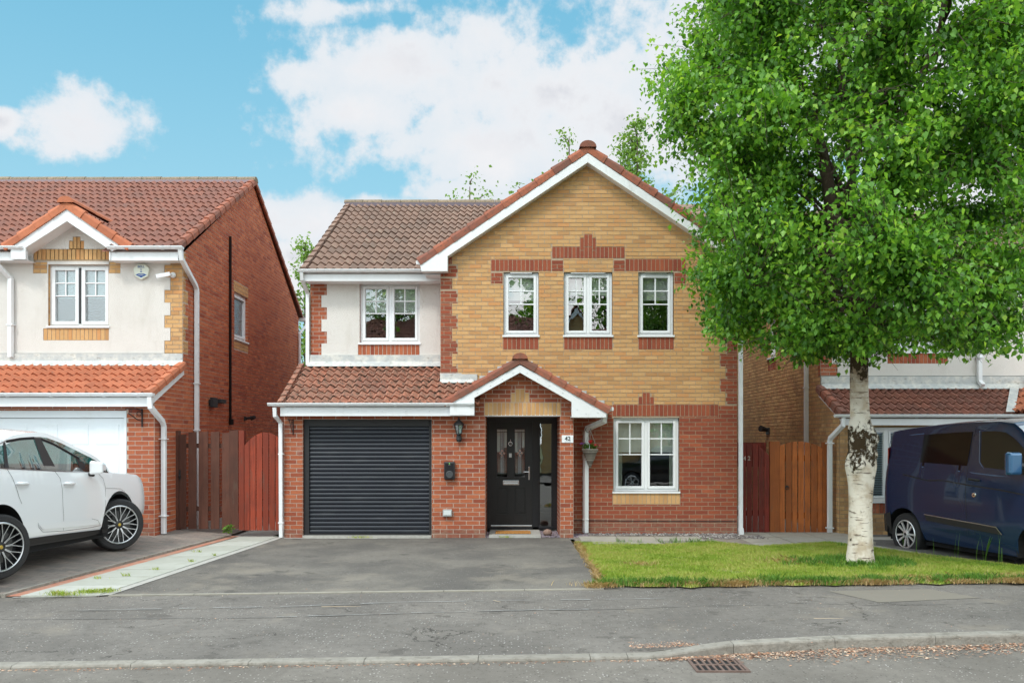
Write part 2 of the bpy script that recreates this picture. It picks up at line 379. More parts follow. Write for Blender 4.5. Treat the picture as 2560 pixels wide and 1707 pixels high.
def brick_wall(mb, W, u0, u1, z0, z1, base, openings=(), zones=(), hull=None, back=0, ch=.075, bl=.225, phase=0.0, reveal=.10, rmat=None):
    """base(zmid)->material index; zones (u0,u1,z0,z1,kind,mi) kind in mat/sold/none; back = material index of mortar"""
    n = int((z1-z0)/ch)+1
    for r in range(n):
        c0 = z0+r*ch; c1 = min(c0+ch, z1)
        if c1-c0 < .02: continue
        off = phase+(bl/2 if r % 2 else 0)
        k = math.floor((u0-off)/bl)
        while k*bl+off < u1:
            a = max(k*bl+off, u0); b = min((k+1)*bl+off, u1); k += 1
            if b-a < .02: continue
            rs = [(a, b, c0, c1)]
            for o in openings: rs, _ = subtract(rs, o)
            for zn in zones:
                rs, ins = subtract(rs, zn[:4])
                if zn[4] == 'mat':
                    for q in ins: brick(mb, W, q, zn[5], hull)
            for q in rs: brick(mb, W, q, base((q[2]+q[3])/2), hull)
    for zn in zones:
        if zn[4] == 'sold' and z0 <= (zn[2]+zn[3])/2 < z1:
            k = max(1, round((zn[1]-zn[0])/.075)); wv = (zn[1]-zn[0])/k
            rr = max(1, round((zn[3]-zn[2])/.23)); hv = (zn[3]-zn[2])/rr
            for i in range(k):
                for j in range(rr):
                    rs = [(zn[0]+i*wv, zn[0]+(i+1)*wv, zn[2]+j*hv, zn[2]+(j+1)*hv)]
                    for o in openings: rs, _ = subtract(rs, o)
                    for q in rs: brick(mb, W, q, zn[5], hull)
    rs = [(u0, u1, z0, z1)]
    for o in openings: rs, _ = subtract(rs, o)
    for q in rs:
        poly = rect(*q)
        if hull: poly = clip(poly, hull)
        if len(poly) >= 3: mb.face([W.P(u, z, 0) for u, z in poly], back, .5)
    for o in openings:   # reveals
        a, b, c, e = o
        rv = reveal
        P = W.P; rm = back if rmat is None else rmat
        for pts in ([(a, c), (a, e)], [(b, c), (b, e)], [(a, e), (b, e)], [(a, c), (b, c)]):
            (p0, q0), (p1, q1) = pts
            vert = p0 == p1
            if vert:    # brick-edge reveals in courses
                k = max(1, int(round((e-c)/ch)))
                for i in range(k):
                    y0 = c+(e-c)*i/k+.005; y1 = c+(e-c)*(i+1)/k-.005
                    mb.face([P(p0, y0, .005), P(p0, y0, -rv), P(p0, y1, -rv), P(p0, y1, .005)], base((y0+y1)/2))
            s_ = -.001 if p0 == a and vert else .001
            mb.face([P(p0+(s_ if vert else 0), q0, 0), P(p1+(s_ if vert else 0), q1, 0), P(p1+(s_ if vert else 0), q1, -rv), P(p0+(s_ if vert else 0), q0, -rv)], rm, .5)
def tiles(mb, A, B, C, ncourse, period=.15, amp=.025, lip=.03, mi=0, seg=8, jit=1.0, clipf=None, asym=.22):
    """tile plane: eave A->B, slope direction A->C (C above A)"""
    A, B, C = Vector(A), Vector(B), Vector(C)
    U_ = B-A; L = U_.length; U_.normalize(); S = C-A; H = S.length; S.normalize(); N = U_.cross(S).normalized()
    if N.z < 0: N = -N
    nw = int(round(L/period)); per = L/nw
    def prof(x):
        t = (x/per) % 1.0
        return amp*(math.sin(2*math.pi*t)+asym*math.sin(4*math.pi*t))
    for r in range(ncourse):
        g = H/ncourse
        shift = per*.5*0
        for k in range(nw//2+1):        # one tile = two waves
            x0 = k*2*per; x1 = min(L, x0+2*per)
            if x1-x0 < .02: continue
            ns = max(2, int(seg*(x1-x0)/per))
            dz_ = random.uniform(-.003, .003)*jit; ds = random.uniform(-.006, .006)*jit
            lo = []; hi = []; fr = []
            for i in range(ns+1):
                x = x0+(x1-x0)*i/ns; h = prof(x)
                p = A+U_*x
                lo.append(tuple(p+S*(r*g+ds-.01)+N*(h+lip+dz_))); hi.append(tuple(p+S*((r+1)*g+.012)+N*(h+dz_)))
                fr.append(tuple(p+S*(r*g+ds+.004)+N*(h-.004)))
            n1_ = ns+1
            fs = [(i, i+1, n1_+i+1, n1_+i) for i in range(ns)]+[(2*n1_+i, 2*n1_+i+1, i+1, i) for i in range(ns)]
            if clipf:
                V_ = lo+hi+fr; fs = [f for f in fs if not clipf(*[sum(V_[i][c] for i in f)/4 for c in range(3)])]
            if fs: mb.add(lo+hi+fr, fs, mi)
def ridge_run(mb, p0, p1, r=.11, n=None, mi=0, drop=.3):
    p0, p1 = Vector(p0), Vector(p1); L = (p1-p0).length; n = n or max(1, int(round(L/.42)))
    d = (p1-p0).normalized(); s = d.cross(Vector((0, 0, 1))).normalized()
    for i in range(n):
        a = p0+d*(L*i/n); b = p0+d*(L*(i+1)/n-.008); rr = r*random.uniform(.97, 1.03)
        vs = []; K = 9
        for q, k2 in ((a, 1.0), (b, 1.05)):
            for k in range(K):
                t = math.pi*(k/(K-1))
                vs.append(tuple(q+s*math.cos(t)*rr*1.1*k2+Vector((0, 0, 1))*(math.sin(t)*rr*.85*k2)))
        fs = [(k, k+1, K+k+1, K+k) for k in range(K-1)]+[tuple(range(K)), tuple(range(K, 2*K))]
        mb.add(vs, fs, mi)
def verge_run(mb, p0, p1, out, n, w_=.10, h=.115, mi=0, th=.06):
    p0, p1 = tuple(p0), tuple(p1)
    """stepped verge caps along p0->p1 (low to high); out = outward horizontal unit (tuple)"""
    p0, p1 = Vector(p0), Vector(p1); o = Vector(out); d = (p1-p0); L = d.length; d.normalize()
    nn = o.cross(d).normalized()
    if nn.z < 0: nn = -nn
    for i in range(n):
        a = p0+d*(L*i/n-.012); b = p0+d*(L*(i+1)/n+.012); k0 = 1.0; tilt = .028
        vs = []
        for q, e in ((a, tilt), (b, 0)):
            for (x, y) in ((.004+e*.5, -h), (.004+e*.5, -.02), (-.014, e+.008), (-w_, e+.012), (-w_, -.03), (-.03, -h)):
                vs.append(tuple(q+o*x+nn*y))
        fs = [(j, (j+1) % 6, 6+(j+1) % 6, 6+j) for j in range(6)]+[tuple(range(6)), tuple(range(6, 12))]
        mb.add(vs, fs, mi)
def gutter(mb, x0, x1, Y, zt, r=.055, mi=0, clips=()):
    """half-round gutter seen from the front along X"""
    K = 9; vs = []
    for x in (x0, x1):
        for k in range(K):
            t = math.pi*(1+k/(K-1)); vs.append((x, Y-r+r*math.cos(t)*1.0, zt+r*math.sin(t)*.95-.006))
    for x in (x0, x1):
        for k in range(K):
            t = math.pi*(1+k/(K-1)); vs.append((x, Y-r+(r-.006)*math.cos(t), zt+(r-.006)*math.sin(t)*.95-.006))
    fs = [(k, k+1, K+k+1, K+k) for k in range(K-1)]+[(2*K+k, 3*K+k, 3*K+k+1, 2*K+k+1) for k in range(K-1)]
    fs += [tuple(range(K)), tuple(range(K, 2*K)), (0, K, 3*K, 2*K), (K-1, 2*K-1, 4*K-1, 3*K-1)]
    mb.add(vs, fs, mi)
    mb.box(x0, x1, Y-2*r-.004, Y-2*r+.008, zt-.014, zt, mi)
    for c in clips:
        K2 = 9; vs = []
        for x in (c-.02, c+.02):
            for k in range(K2):
                t = math.pi*(1+k/(K2-1)); vs.append((x, Y-r+(r+.008)*math.cos(t), zt+(r+.008)*math.sin(t)*.95-.004))
        mb.add(vs, [(k, k+1, K2+k+1, K2+k) for k in range(K2-1)]+[tuple(range(K2)), tuple(range(K2, 2*K2))], mi)
def sqpipe(mb, pts, r=.033, mi=0, brackets=()):
    mb.tube(pts, [r*1.3]*len(pts), 4 if False else 10, mi)
    for z in brackets:
        p = pts[-1]; mb.box(p[0]-.052, p[0]+.052, p[1]-.05, p[1]+.05, z-.012, z+.012, mi)
def window(parent, Wl, u0, u1, z0, z1, lights=1, rec=.05, geo=True, glass=None, blind=None, curtain=False, sill=True, open_=False, fw=.045, sw=.035, sillw=.02):
    """white frame mesh + pane + sill (+blind)"""
    P = Wl.P; mb = MB(); d0, d1 = -rec-.05, -rec
    def fr(a, b, c, e, t, dd0, dd1):
        mb.prism(rect(a, a+t, c, e), P, dd0, dd1); mb.prism(rect(b-t, b, c, e), P, dd0, dd1)
        mb.prism(rect(a+t, b-t, c, c+t), P, dd0, dd1); mb.prism(rect(a+t, b-t, e-t, e), P, dd0, dd1)
    fr(u0, u1, z0, z1, fw, d0, d1)
    wl = (u1-u0-2*fw-(lights-1)*.05)/lights; panes = []
    for i in range(lights):
        a = u0+fw+i*(wl+.05); b = a+wl
        if i: mb.prism(rect(a-.05, a, z0+fw, z1-fw), P, d0, d1+.002)
        fr(a+.002, b-.002, z0+fw+.002, z1-fw-.002, sw, d0, d1+.012)
        pa, pb, pc, pd = a+sw, b-sw, z0+fw+sw, z1-fw-sw; panes.append((pa, pb, pc, pd))
        if geo:
            h = pd-pc; bw = .011
            for zz in (pc+h*.5, pc+h*.75): mb.prism(rect(pa, pb, zz-bw, zz+bw), P, d0+.02, d1-.008)
            um = (pa+pb)/2; mb.prism(rect(um-bw, um+bw, pc+h*.5+bw, pc+h*.75-bw), P, d0+.02, d1-.008); mb.prism(rect(um-bw, um+bw, pc+h*.75+bw, pd), P, d0+.02, d1-.008)
    wnd = mb.build('window', m_upvc, parent, bevel=.004)
    g = MB()
    for (a, b, c, e) in panes: g.face([P(a, c, d0+.012), P(b, c, d0+.012), P(b, e, d0+.012), P(a, e, d0+.012)])
    g.build('pane', glass or m_glass, wnd)
    if sill:
        s = MB(); s.prism(rect(u0-sillw, u1+sillw, z0-.035, z0-.001), P, -rec-.05, .035); s.build('sill', m_upvc, wnd, bevel=.004)
    if blind:
        bl = MB(); bl.prism(rect(u0+.03, u1-.03, z1-(z1-z0)*blind, z1-.03), P, -rec-.16, -rec-.155); bl.build('blind', m_blind, wnd)
    if curtain:
        for (a, b) in curtain:
            bl = MB()
            k = 14; pts = [(a+(b-a)*i/k, -rec-.2-.025*math.sin(i*2.1)) for i in range(k+1)]
            for i in range(k): bl.face([P(pts[i][0], z0+.05, pts[i][1]), P(pts[i+1][0], z0+.05, pts[i+1][1]), P(pts[i+1][0], z1-.03, pts[i+1][1]), P(pts[i][0], z1-.03, pts[i][1])])
            bl.build('curtain', m_curt, wnd, smooth=True)
    return wnd
def text(name, s, Wl, u, z, h, d, m, parent=None, ext=.002, align='CENTER', bold=0):
    cu = bpy.data.curves.new(name, 'FONT'); cu.body = s; cu.size = h/.7; cu.extrude = ext; cu.align_x = align; cu.offset = bold
    o = bpy.data.objects.new(name, cu); COL.objects.link(o)
    p = Wl.P(u, z, d); N = Wl.N; Uv = Wl.U
    M = Matrix(((Uv.x, 0, N.x, p[0]), (Uv.y, 0, N.y, p[1]), (Uv.z, 1, N.z, p[2]), (0, 0, 0, 1)))
    dg = bpy.context.evaluated_depsgraph_get(); me = bpy.data.meshes.new_from_object(o.evaluated_get(dg)); me.transform(M)
    bpy.data.objects.remove(o); me.materials.clear(); me.materials.append(m)
    o = bpy.data.objects.new(name, me); COL.objects.link(o)
    if parent is not None:
        o.parent = parent
        if parent.type == 'EMPTY': o.matrix_parent_inverse = Matrix.Translation(-parent.location)
    return o
# ================================================================== GROUND (structures)
KERB = [(-60, 2.6), (-12, 6.15), (-4.03, 6.62), (-1.5, 6.76), (0, 6.85), (1.2, 6.93), (1.85, 7.08), (2.87, 7.28), (4.54, 7.46), (12, 8.0), (60, 11)]
def kerbY(x):
    for (a, b), (c, d) in zip(KERB, KERB[1:]):
        if a <= x <= c: return b+(d-b)*(x-a)/(c-a)
    return KERB[-1][1]
def backY(x): return 9.55+.075*x
def kerbZ(x): t = min(1, max(0, (x-1.05)/.9)); t = t*t*(3-2*t); return -.078+.062*t
RZ = -.105
def asphalt(name, base, base2, speck, cracks=0, bump=.004, patches=0.5, joints=None, sp=260):
    m = bpy.data.materials.new(name); m.use_nodes = True; MATS[name] = m; t = NT(m.node_tree); b = t.n['Principled BSDF']
    o = t.add('ShaderNodeTexCoord').outputs['Object']
    big = t.noise(o, .8, 5, .6); med = t.noise(o, 14, 4, .6); fine = t.noise(o, sp, 2, .6)
    c = t.mix(t.ss(big, .35, .68), base+(1,), base2+(1,))
    c = t.mix(t.m('MULTIPLY', t.ss(med, .4, .75), patches), c, tuple(x*.72 for x in base)+(1,))
    c = t.mix(t.m('MULTIPLY', t.ss(fine, .5, .72), .55), c, tuple(x*.4 for x in base)+(1,))
    vo = t.add('ShaderNodeTexVoronoi'); t.put(vo.inputs['Vector'], o); vo.inputs['Scale'].default_value = 34
    pick = t.ss(t.noise(o, 3, 3), .35, .65)
    vc = t.add('ShaderNodeSeparateXYZ'); t.l.new(vo.outputs['Color'], vc.inputs[0])
    spk = t.m('MULTIPLY', t.m('MULTIPLY', t.m('LESS_THAN', vo.outputs['Distance'], .24), t.m('GREATER_THAN', vc.outputs[0], .66)), pick)
    c = t.mix(t.m('MULTIPLY', spk, .85), c, speck+(1,))
    vd = t.m('MULTIPLY', t.m('LESS_THAN', vo.outputs['Distance'], .26), t.m('LESS_THAN', vc.outputs[0], .22))
    c = t.mix(t.m('MULTIPLY', vd, .6), c, (.045, .042, .04, 1))
    if cracks:
        w_ = t.noise(o, 2.2, 5, .7, out=1); add = t.add('ShaderNodeMixRGB'); add.blend_type = 'LINEAR_LIGHT'; add.inputs[0].default_value = .35
        t.put(add.inputs[1], o); t.put(add.inputs[2], w_)
        mp = t.add('ShaderNodeMapping'); mp.inputs['Scale'].default_value = (.55, 1.3, 1); t.l.new(add.outputs[0], mp.inputs[0])
        v2 = t.add('ShaderNodeTexVoronoi', feature='DISTANCE_TO_EDGE'); t.put(v2.inputs['Vector'], mp.outputs[0]); v2.inputs['Scale'].default_value = .85
        ck = t.m('SUBTRACT', 1.0, t.ss(v2.outputs[0], .002, .010))
        ck = t.m('MULTIPLY', ck, t.ss(t.noise(o, .9, 2), .5, .6))
        c = t.mix(t.m('MULTIPLY', ck, cracks), c, (.03, .027, .024, 1))
    t.put(b.inputs['Base Color'], c); b.inputs['Roughness'].default_value = .93; b.inputs['Specular IOR Level'].default_value = .25
    bp = t.add('ShaderNodeBump'); bp.inputs['Distance'].default_value = bump
    t.put(bp.inputs['Height'], t.m('ADD', fine, t.m('MULTIPLY', spk, .5))); t.l.new(bp.outputs[0], b.inputs['Normal'])
    return m
m_road = asphalt('road_asphalt', (.185, .168, .148), (.245, .224, .198), (.55, .52, .5), .5, .006)
m_pave = asphalt('footway_asphalt', (.155, .143, .130), (.212, .195, .176), (.5, .48, .46), .9)
m_driv = asphalt('driveway_asphalt', (.12, .112, .103), (.195, .18, .158), (.32, .31, .3), 0, .003, .3)
weather(m_driv, 1.1, .52, .68, (.27, .24, .195), .45); weather(m_driv, 2.6, .60, .68, (.06, .057, .053), .55); weather(m_pave, 1.4, .57, .70, (.25, .22, .18), .45); weather(m_pave, 3.1, .60, .66, (.075, .068, .062), .5); weather(m_road, 2, .58, .7, (.14, .127, .11), .5)
m_drkd = asphalt('side_driveway_asphalt', (.14, .135, .13), (.19, .18, .165), (.3, .29, .27), 0, .003, .3)  # plain asphalt colour of the right-hand driveway
def grid(name, mats, fn, nu, nv, kind='structure'):
    mb = MB(); vs = [fn(i/nu, j/nv) for j in range(nv+1) for i in range(nu+1)]
    fs = [(j*(nu+1)+i, j*(nu+1)+i+1, (j+1)*(nu+1)+i+1, (j+1)*(nu+1)+i) for j in range(nv) for i in range(nu)]
    mb.add(vs, fs); o = mb.build(name, mats, smooth=True); o['kind'] = kind; return o
m_gnd = mat('garden_ground', (.10, .13, .04), .95, var=.6, nscale=2, col2=(.16, .12, .07), bump=.02, bscale=20)
g = MB(); g.box(-300, 300, -300, 400, -1.2, -.30); g.build('ground', m_gnd)['kind'] = 'structure'
# road
mb = MB()
xs = sorted(set([k[0] for k in KERB]+[-8, -6, 6, 8, 20, -20]))
for a, b in zip(xs, xs[1:]):
    mb.face([(a, -2.0, RZ), (b, -2.0, RZ), (b, kerbY(b)+.05, RZ), (a, kerbY(a)+.05, RZ)])
mb.build('road', m_road)['kind'] = 'structure'
# footway (runs a little under the lawn edge)
def fpave(u, v):
    x = -30+60*u; y0 = kerbY(x)+.12; y1 = backY(x) if x < 6 else backY(6)+(x-6)*.11
    z0 = kerbZ(x)-.004; z1 = -.004
    t = min(1, max(0, (x-5.5)/2)); z1 = z1-.07*t
    return (x, y0+(y1-y0+.22)*v, z0+(z1-z0)*(v**.8))
grid('pavement', m_pave, fpave, 120, 10)
# kerb stones
mb = MB(); x = -14.0
m_kerb = mat('kerb_concrete', (.29, .27, .235), .95, rnd=.12, var=.7, nscale=9, col2=(.20, .185, .16), bump=.01, bscale=50)
weather(m_kerb, 18, .5, .68, (.13, .115, .09), .6); weather(m_kerb, 4, .5, .7, (.40, .385, .35), .4)
cuts = [-14+.915*i for i in range(17)]+[.95, 1.86, 2.12+.66, 3.7, 4.6, 5.5, 6.4, 7.3, 8.2, 9.1, 10, 10.9, 12]
cuts = sorted(c for c in set(cuts))
for a, b in zip(cuts, cuts[1:]):
    if b-a < .2: continue
    a += .0025; b -= .0025; K = 6; vs = []
    for i in range(K+1):
        xx = a+(b-a)*i/K; y = kerbY(xx); z = kerbZ(xx); r = .018
        for (dy_, dz_) in ((0, -.2), (0, -r), (r*.35, -r*.3), (r, 0), (.125, 0), (.125, -.2)): vs.append((xx, y+dy_, z+dz_+.002))
    fs = [(i*6+j, i*6+j+1, (i+1)*6+j+1, (i+1)*6+j) for i in range(K) for j in range(5)]+[tuple(range(6)), tuple(range(K*6, K*6+6))]
    mb.add(vs, fs)
mb.build('kerb', m_kerb)['kind'] = 'structure'
# main driveway (asphalt) with its pale front edging
def quad_patch(name, m, pts, kind='structure', n=6, dz=0):
    mb = MB(); (a, b, c, d) = [Vector(p) for p in pts]
    vs = [tuple(a.lerp(b, i/n).lerp(d.lerp(c, i/n), j/n)+Vector((0, 0, dz))) for j in range(n+1) for i in range(n+1)]
    fs = [(j*(n+1)+i, j*(n+1)+i+1, (j+1)*(n+1)+i+1, (j+1)*(n+1)+i) for j in range(n) for i in range(n)]
    mb.add(vs, fs); o = mb.build(name, m); o['kind'] = kind; return o
quad_patch('driveway', m_driv, [(-4.42, 9.22, 0), (1.06, 9.62, 0), (.98, 14.7, .004), (-3.98, 14.62, .004)])
mb = MB()
for a, b in ((-4.4, 1.05),):
    k = 6
    for i in range(k):
        x0 = a+(b-a)*i/k+.004; x1 = a+(b-a)*(i+1)/k-.004
        mb.add([(x0, backY(x0)-.03, .002), (x1, backY(x1)-.03, .002), (x1, backY(x1)+.02, .004), (x0, backY(x0)+.02, .004), (x0, backY(x0)-.03, -.05), (x1, backY(x1)-.03, -.05)], [(0, 1, 2, 3), (0, 4, 5, 1)])
m_edg = mat('pale_edging', (.30, .28, .235), .9, var=.6, nscale=6, col2=(.19, .18, .15))
mb.build('edging_strip', m_edg)['kind'] = 'structure'
# house slab beneath everything near the house: path strip in front, gullies
quad_patch('house_apron', m_conc, [(-3.98, 14.45, .008), (7.3, 14.45, -.02), (7.3, 24, -.04), (-4.1, 24, .02)], n=4)
# neighbour's block paving (left), its edging kerb, red mortar strip, slab path
m_blk = mat('block_paving', (.25, .215, .185), .95, rnd=.2, hue=[(.20, .175, .155), (.26, .22, .19), (.29, .235, .20), (.23, .19, .17)], var=.5, nscale=3, col2=(.19, .175, .16), bump=.004, bscale=80)
LK0, LK1 = Vector((-5.53, 9.12, .02)), Vector((-4.93, 14.7, .12))
def kx(y): return LK0.x+(LK1.x-LK0.x)*(y-9.12)/5.58
def lz(x, y): return .018+.018*min(1, max(0, (y-9.0)/3.0))+min(.09, .1*max(0, kx(y)-x))*min(1, max(0, (y-8.9)/1.0))
mb = MB()
for j in range(78):
    y0 = 8.98+j*.104; xr = LK0.x+(LK1.x-LK0.x)*(y0-9.12)/5.58
    xr = min(xr, -4.9)
    for i in range(40):
        x1 = xr-i*.208-(.104 if j % 2 else 0)+.104; x0 = x1-.203
        x1 = min(x1, xr)
        if x1-x0 < .03 or x0 < -11: continue
        if y0 < backY(x0)-.1: continue
        mb.add([(x0, y0, lz(x0, y0)), (x1, y0, lz(x1, y0)), (x1, y0+.099, lz(x1, y0+.1)), (x0, y0+.099, lz(x0, y0+.1))], [(0, 1, 2, 3)])
nn = len(mb.f)
for (ya, yb) in ((8.9, 9.9), (9.9, 12), (12, 14.72), (14.72, 30)):
    xa, xb = min(kx(ya), -4.9), min(kx(yb), -4.9); e = .005
    mb.add([(-30, ya, lz(-30, ya)-e), (xa-.9, ya, lz(xa-.9, ya)-e), (xb-.9, yb, lz(xb-.9, yb)-e), (-30, yb, lz(-30, yb)-e)], [(0, 1, 2, 3)], 1)
    mb.add([(xa-.9, ya, lz(xa-.9, ya)-e), (xa, ya, lz(xa, ya)-e), (xb, yb, lz(xb, yb)-e), (xb-.9, yb, lz(xb-.9, yb)-e)], [(0, 1, 2, 3)], 1)
m_blkj = mat('paving_sand', (.13, .115, .10), .95, var=.5, nscale=5, col2=(.2, .19, .15))
mb.build('neighbour_driveway', [m_blk, m_blkj])['kind'] = 'structure'
mb = MB(); n = 6
for i in range(n):
    a = LK0.lerp(LK1, i/n); b = LK0.lerp(LK1, (i+1)/n-.003); w0 = .05
    za, zb = lz(a.x, a.y)+.012, lz(b.x, b.y)+.012
    mb.add([(a.x, a.y, za), (a.x+w0, a.y, za), (b.x+w0, b.y, zb), (b.x, b.y, zb), (a.x, a.y, -.1), (a.x+w0, a.y, -.1), (b.x+w0, b.y, -.1), (b.x, b.y, -.1)],
           [(0, 1, 2, 3), (1, 5, 6, 2), (0, 4, 7, 3), (0, 1, 5, 4), (3, 2, 6, 7)])
mb.build('edging_kerb', m_kerb)['kind'] = 'structure'
m_rstr = mat('red_mortar_strip', (.42, .17, .11), .95, var=.6, nscale=7, col2=(.42, .33, .26), bump=.004, bscale=40)
quad_patch('mortar_strip', m_rstr, [(LK0.x+.04, 9.13, .004), (LK0.x+.21, 9.14, .004), (LK1.x+.19, 14.7, .02), (LK1.x+.04, 14.7, .02)])
m_slab = mat('green_grey_slab', (.40, .41, .365), .92, rnd=.1, hue=[(.37, .38, .335), (.43, .44, .395), (.46, .465, .425)], var=.5, nscale=5, col2=(.33, .335, .28), bump=.003, bscale=60)
mb = MB()
def slabx(y, s):
    t = (y-9.15)/5.5
    return (LK0.x+.215+(LK1.x-LK0.x)*t-.0*t) if s == 0 else (-4.50+.44*t)
y = 9.2; k = 0
while y < 14.6:
    h = .60; y1 = min(y+h, 14.66)-.008; z = .012+.006*(y-9)/5+random.uniform(0, .004)
    yl = -.12 if k == 0 else -.0
    mb.add([(slabx(y, 0), y-.08, z), (slabx(y, 1), y, z), (slabx(y1, 1), y1, z), (slabx(y1, 0), y1-.08, z),
            (slabx(y, 0), y-.08, -.05), (slabx(y, 1), y, -.05), (slabx(y1, 1), y1, -.05), (slabx(y1, 0), y1-.08, -.05)], [(0, 1, 2, 3), (0, 4, 5, 1), (1, 5, 6, 2), (3, 2, 6, 7)])
    y += h; k += 1
mb.build('slab_path', m_slab)['kind'] = 'structure'
quad_patch('slab_border', m_conc, [(-4.53, 9.16, .006), (-4.38, 9.22, .006), (-3.94, 14.62, .01), (-4.08, 14.62, .01)])
quad_patch('path_bed', m_conc, [(-5.4, 9.1, -.004), (-4.4, 9.2, -.004), (-3.9, 24, .004), (-4.9, 24, .004)])
# right: slabs in front of the house corner, the neighbour's path and driveway
m_soil0 = mat('gravel_soil', (.20, .17, .14), .95, var=.6, nscale=9, col2=(.34, .32, .29), bump=.008, bscale=60)
m_slab2 = mat('brown_grey_slab', (.36, .34, .29), .95, rnd=.1, hue=[(.31, .29, .25), (.37, .35, .30), (.34, .31, .26)], var=.5, nscale=4, col2=(.24, .22, .18), bump=.004, bscale=50)
mb = MB()
for (a, b, c, d) in [(1.14, 1.78, 14.0, 14.56), (1.79, 2.43, 14.0, 14.56), (2.44, 3.2, 13.95, 14.56), (1.3, 2.4, 13.5, 13.98),
                     (3.9, 4.6, 13.9, 14.6), (4.61, 5.3, 13.9, 14.6), (3.9, 4.6, 14.62, 15.4), (4.61, 5.3, 14.62, 15.4), (5.31, 6.0, 14.62, 15.4), (3.9, 4.7, 13.3, 13.88), (4.71, 5.4, 13.1, 13.88),
                     (5.31, 6.0, 13.9, 14.6)]:
    mb.box(a+.004, b-.004, c+.004, d-.004, -.1, .028+random.uniform(0, .006) if d < 14.6 and a < 3.5 else .006+random.uniform(0, .006))
mb.build('paving_slabs', m_slab2)['kind'] = 'structure'
quad_patch('gravel_bed', m_soil0, [(1.06, 13.7, -.006), (4.4, 13.2, -.006), (4.4, 15.1, .010), (1.06, 15.1, .010)])
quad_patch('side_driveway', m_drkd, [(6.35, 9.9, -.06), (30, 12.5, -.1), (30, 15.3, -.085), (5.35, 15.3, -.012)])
m_kb2 = m_slab2
mb = MB()   # border strip between lawn and the neighbour's drive
for i in range(8):
    t0, t1 = i/8, (i+1)/8-.004
    p = Vector((5.25, 14.0, 0)).lerp(Vector((7.0, 9.95, -.05)), t0); q = Vector((5.25, 14.0, 0)).lerp(Vector((7.0, 9.95, -.05)), t1)
    mb.add([(p.x, p.y, p.z+.012), (p.x+.32, p.y+.12, p.z+.012), (q.x+.32, q.y+.12, q.z+.012), (q.x, q.y, q.z+.012)], [(0, 1, 2, 3)])
mb.build('border_strip', m_slab2)['kind'] = 'structure'
# tar seams of old trench repairs in the footway
def pavz(x, y):
    t = (y-kerbY(x)-.12)/(backY(x)-kerbY(x)-.12); z0 = kerbZ(x)-.004; return z0+(-.004-z0)*max(0, min(1, t))**.8
m_tar = mat('tar_seam', (.07, .066, .062), .9, var=.7, nscale=4, col2=(.27, .26, .25))
m_tar2 = mat('pale_seam', (.36, .37, .37), .9, var=.8, nscale=5, col2=(.20, .19, .18))
def seam(mb, pts, w_, mi):
    q = []
    for (x, y) in pts:
        Y_ = 1.71*F/(y-HY); q.append(((x-HX)*Y_/F, Y_))
    P2 = []
    for (p, r) in zip(q, q[1:]):
        for i in range(12): t = i/12; P2.append((p[0]+(r[0]-p[0])*t, p[1]+(r[1]-p[1])*t+random.uniform(-.007, .007)))
    for (p, r) in zip(P2, P2[1:]):
        if random.random() < .12: continue
        ww = w_*random.uniform(.4, 1.2); mb.add([(p[0], p[1]-ww, pavz(*p)+.004), (r[0], r[1]-ww, pavz(*r)+.004), (r[0], r[1]+ww, pavz(*r)+.004), (p[0], p[1]+ww, pavz(*p)+.004)], [(0, 1, 2, 3)], mi)
mb = MB()
seam(mb, [(190, 1522), (700, 1513), (1000, 1503), (1250, 1499), (1700, 1494)], .008, 1); seam(mb, [(190, 1524), (700, 1515), (1000, 1505)], .005, 0)
seam(mb, [(0, 1542), (680, 1537), (1000, 1528), (1330, 1520), (2000, 1511)], .006, 0); seam(mb, [(690, 1536), (1000, 1527), (1330, 1519), (1500, 1517)], .007, 1)
seam(mb, [(2310, 1515), (2380, 1540), (2490, 1582)], .012, 1); seam(mb, [(2430, 1515), (2500, 1545), (2570, 1570)], .008, 1); seam(mb, [(1950, 1506), (2200, 1513), (2320, 1511), (2500, 1507)], .006, 0)
mb.build('repair_seam', [m_tar, m_tar2])['kind'] = 'structure'
# lawn ground
_fr = [(1.1+.155*i, 9.66+.012*i*.9+.05*math.sin(i*1.7)+.055*math.sin(i*.63+1)+.03*math.sin(i*2.9)) for i in range(40)]
LAWN = [(1.02, 13.85), (1.04, 12.4), (1.09, 11.2), (1.13, 10.2)]+_fr+[(7.3, 10.12), (7.35, 10.5), (6.3, 11.9), (5.7, 13.0), (5.2, 13.85), (3.9, 13.3), (3.3, 13.9), (2.4, 13.5)]
m_soil = mat('lawn_soil', (.17, .20, .045), .95, var=.8, nscale=3.5, col2=(.27, .22, .11), bump=.01, bscale=60)
mb = MB(); mb.face([(x, y, .012) for x, y in LAWN]); mb.build('lawn', m_soil)['kind'] = 'structure'

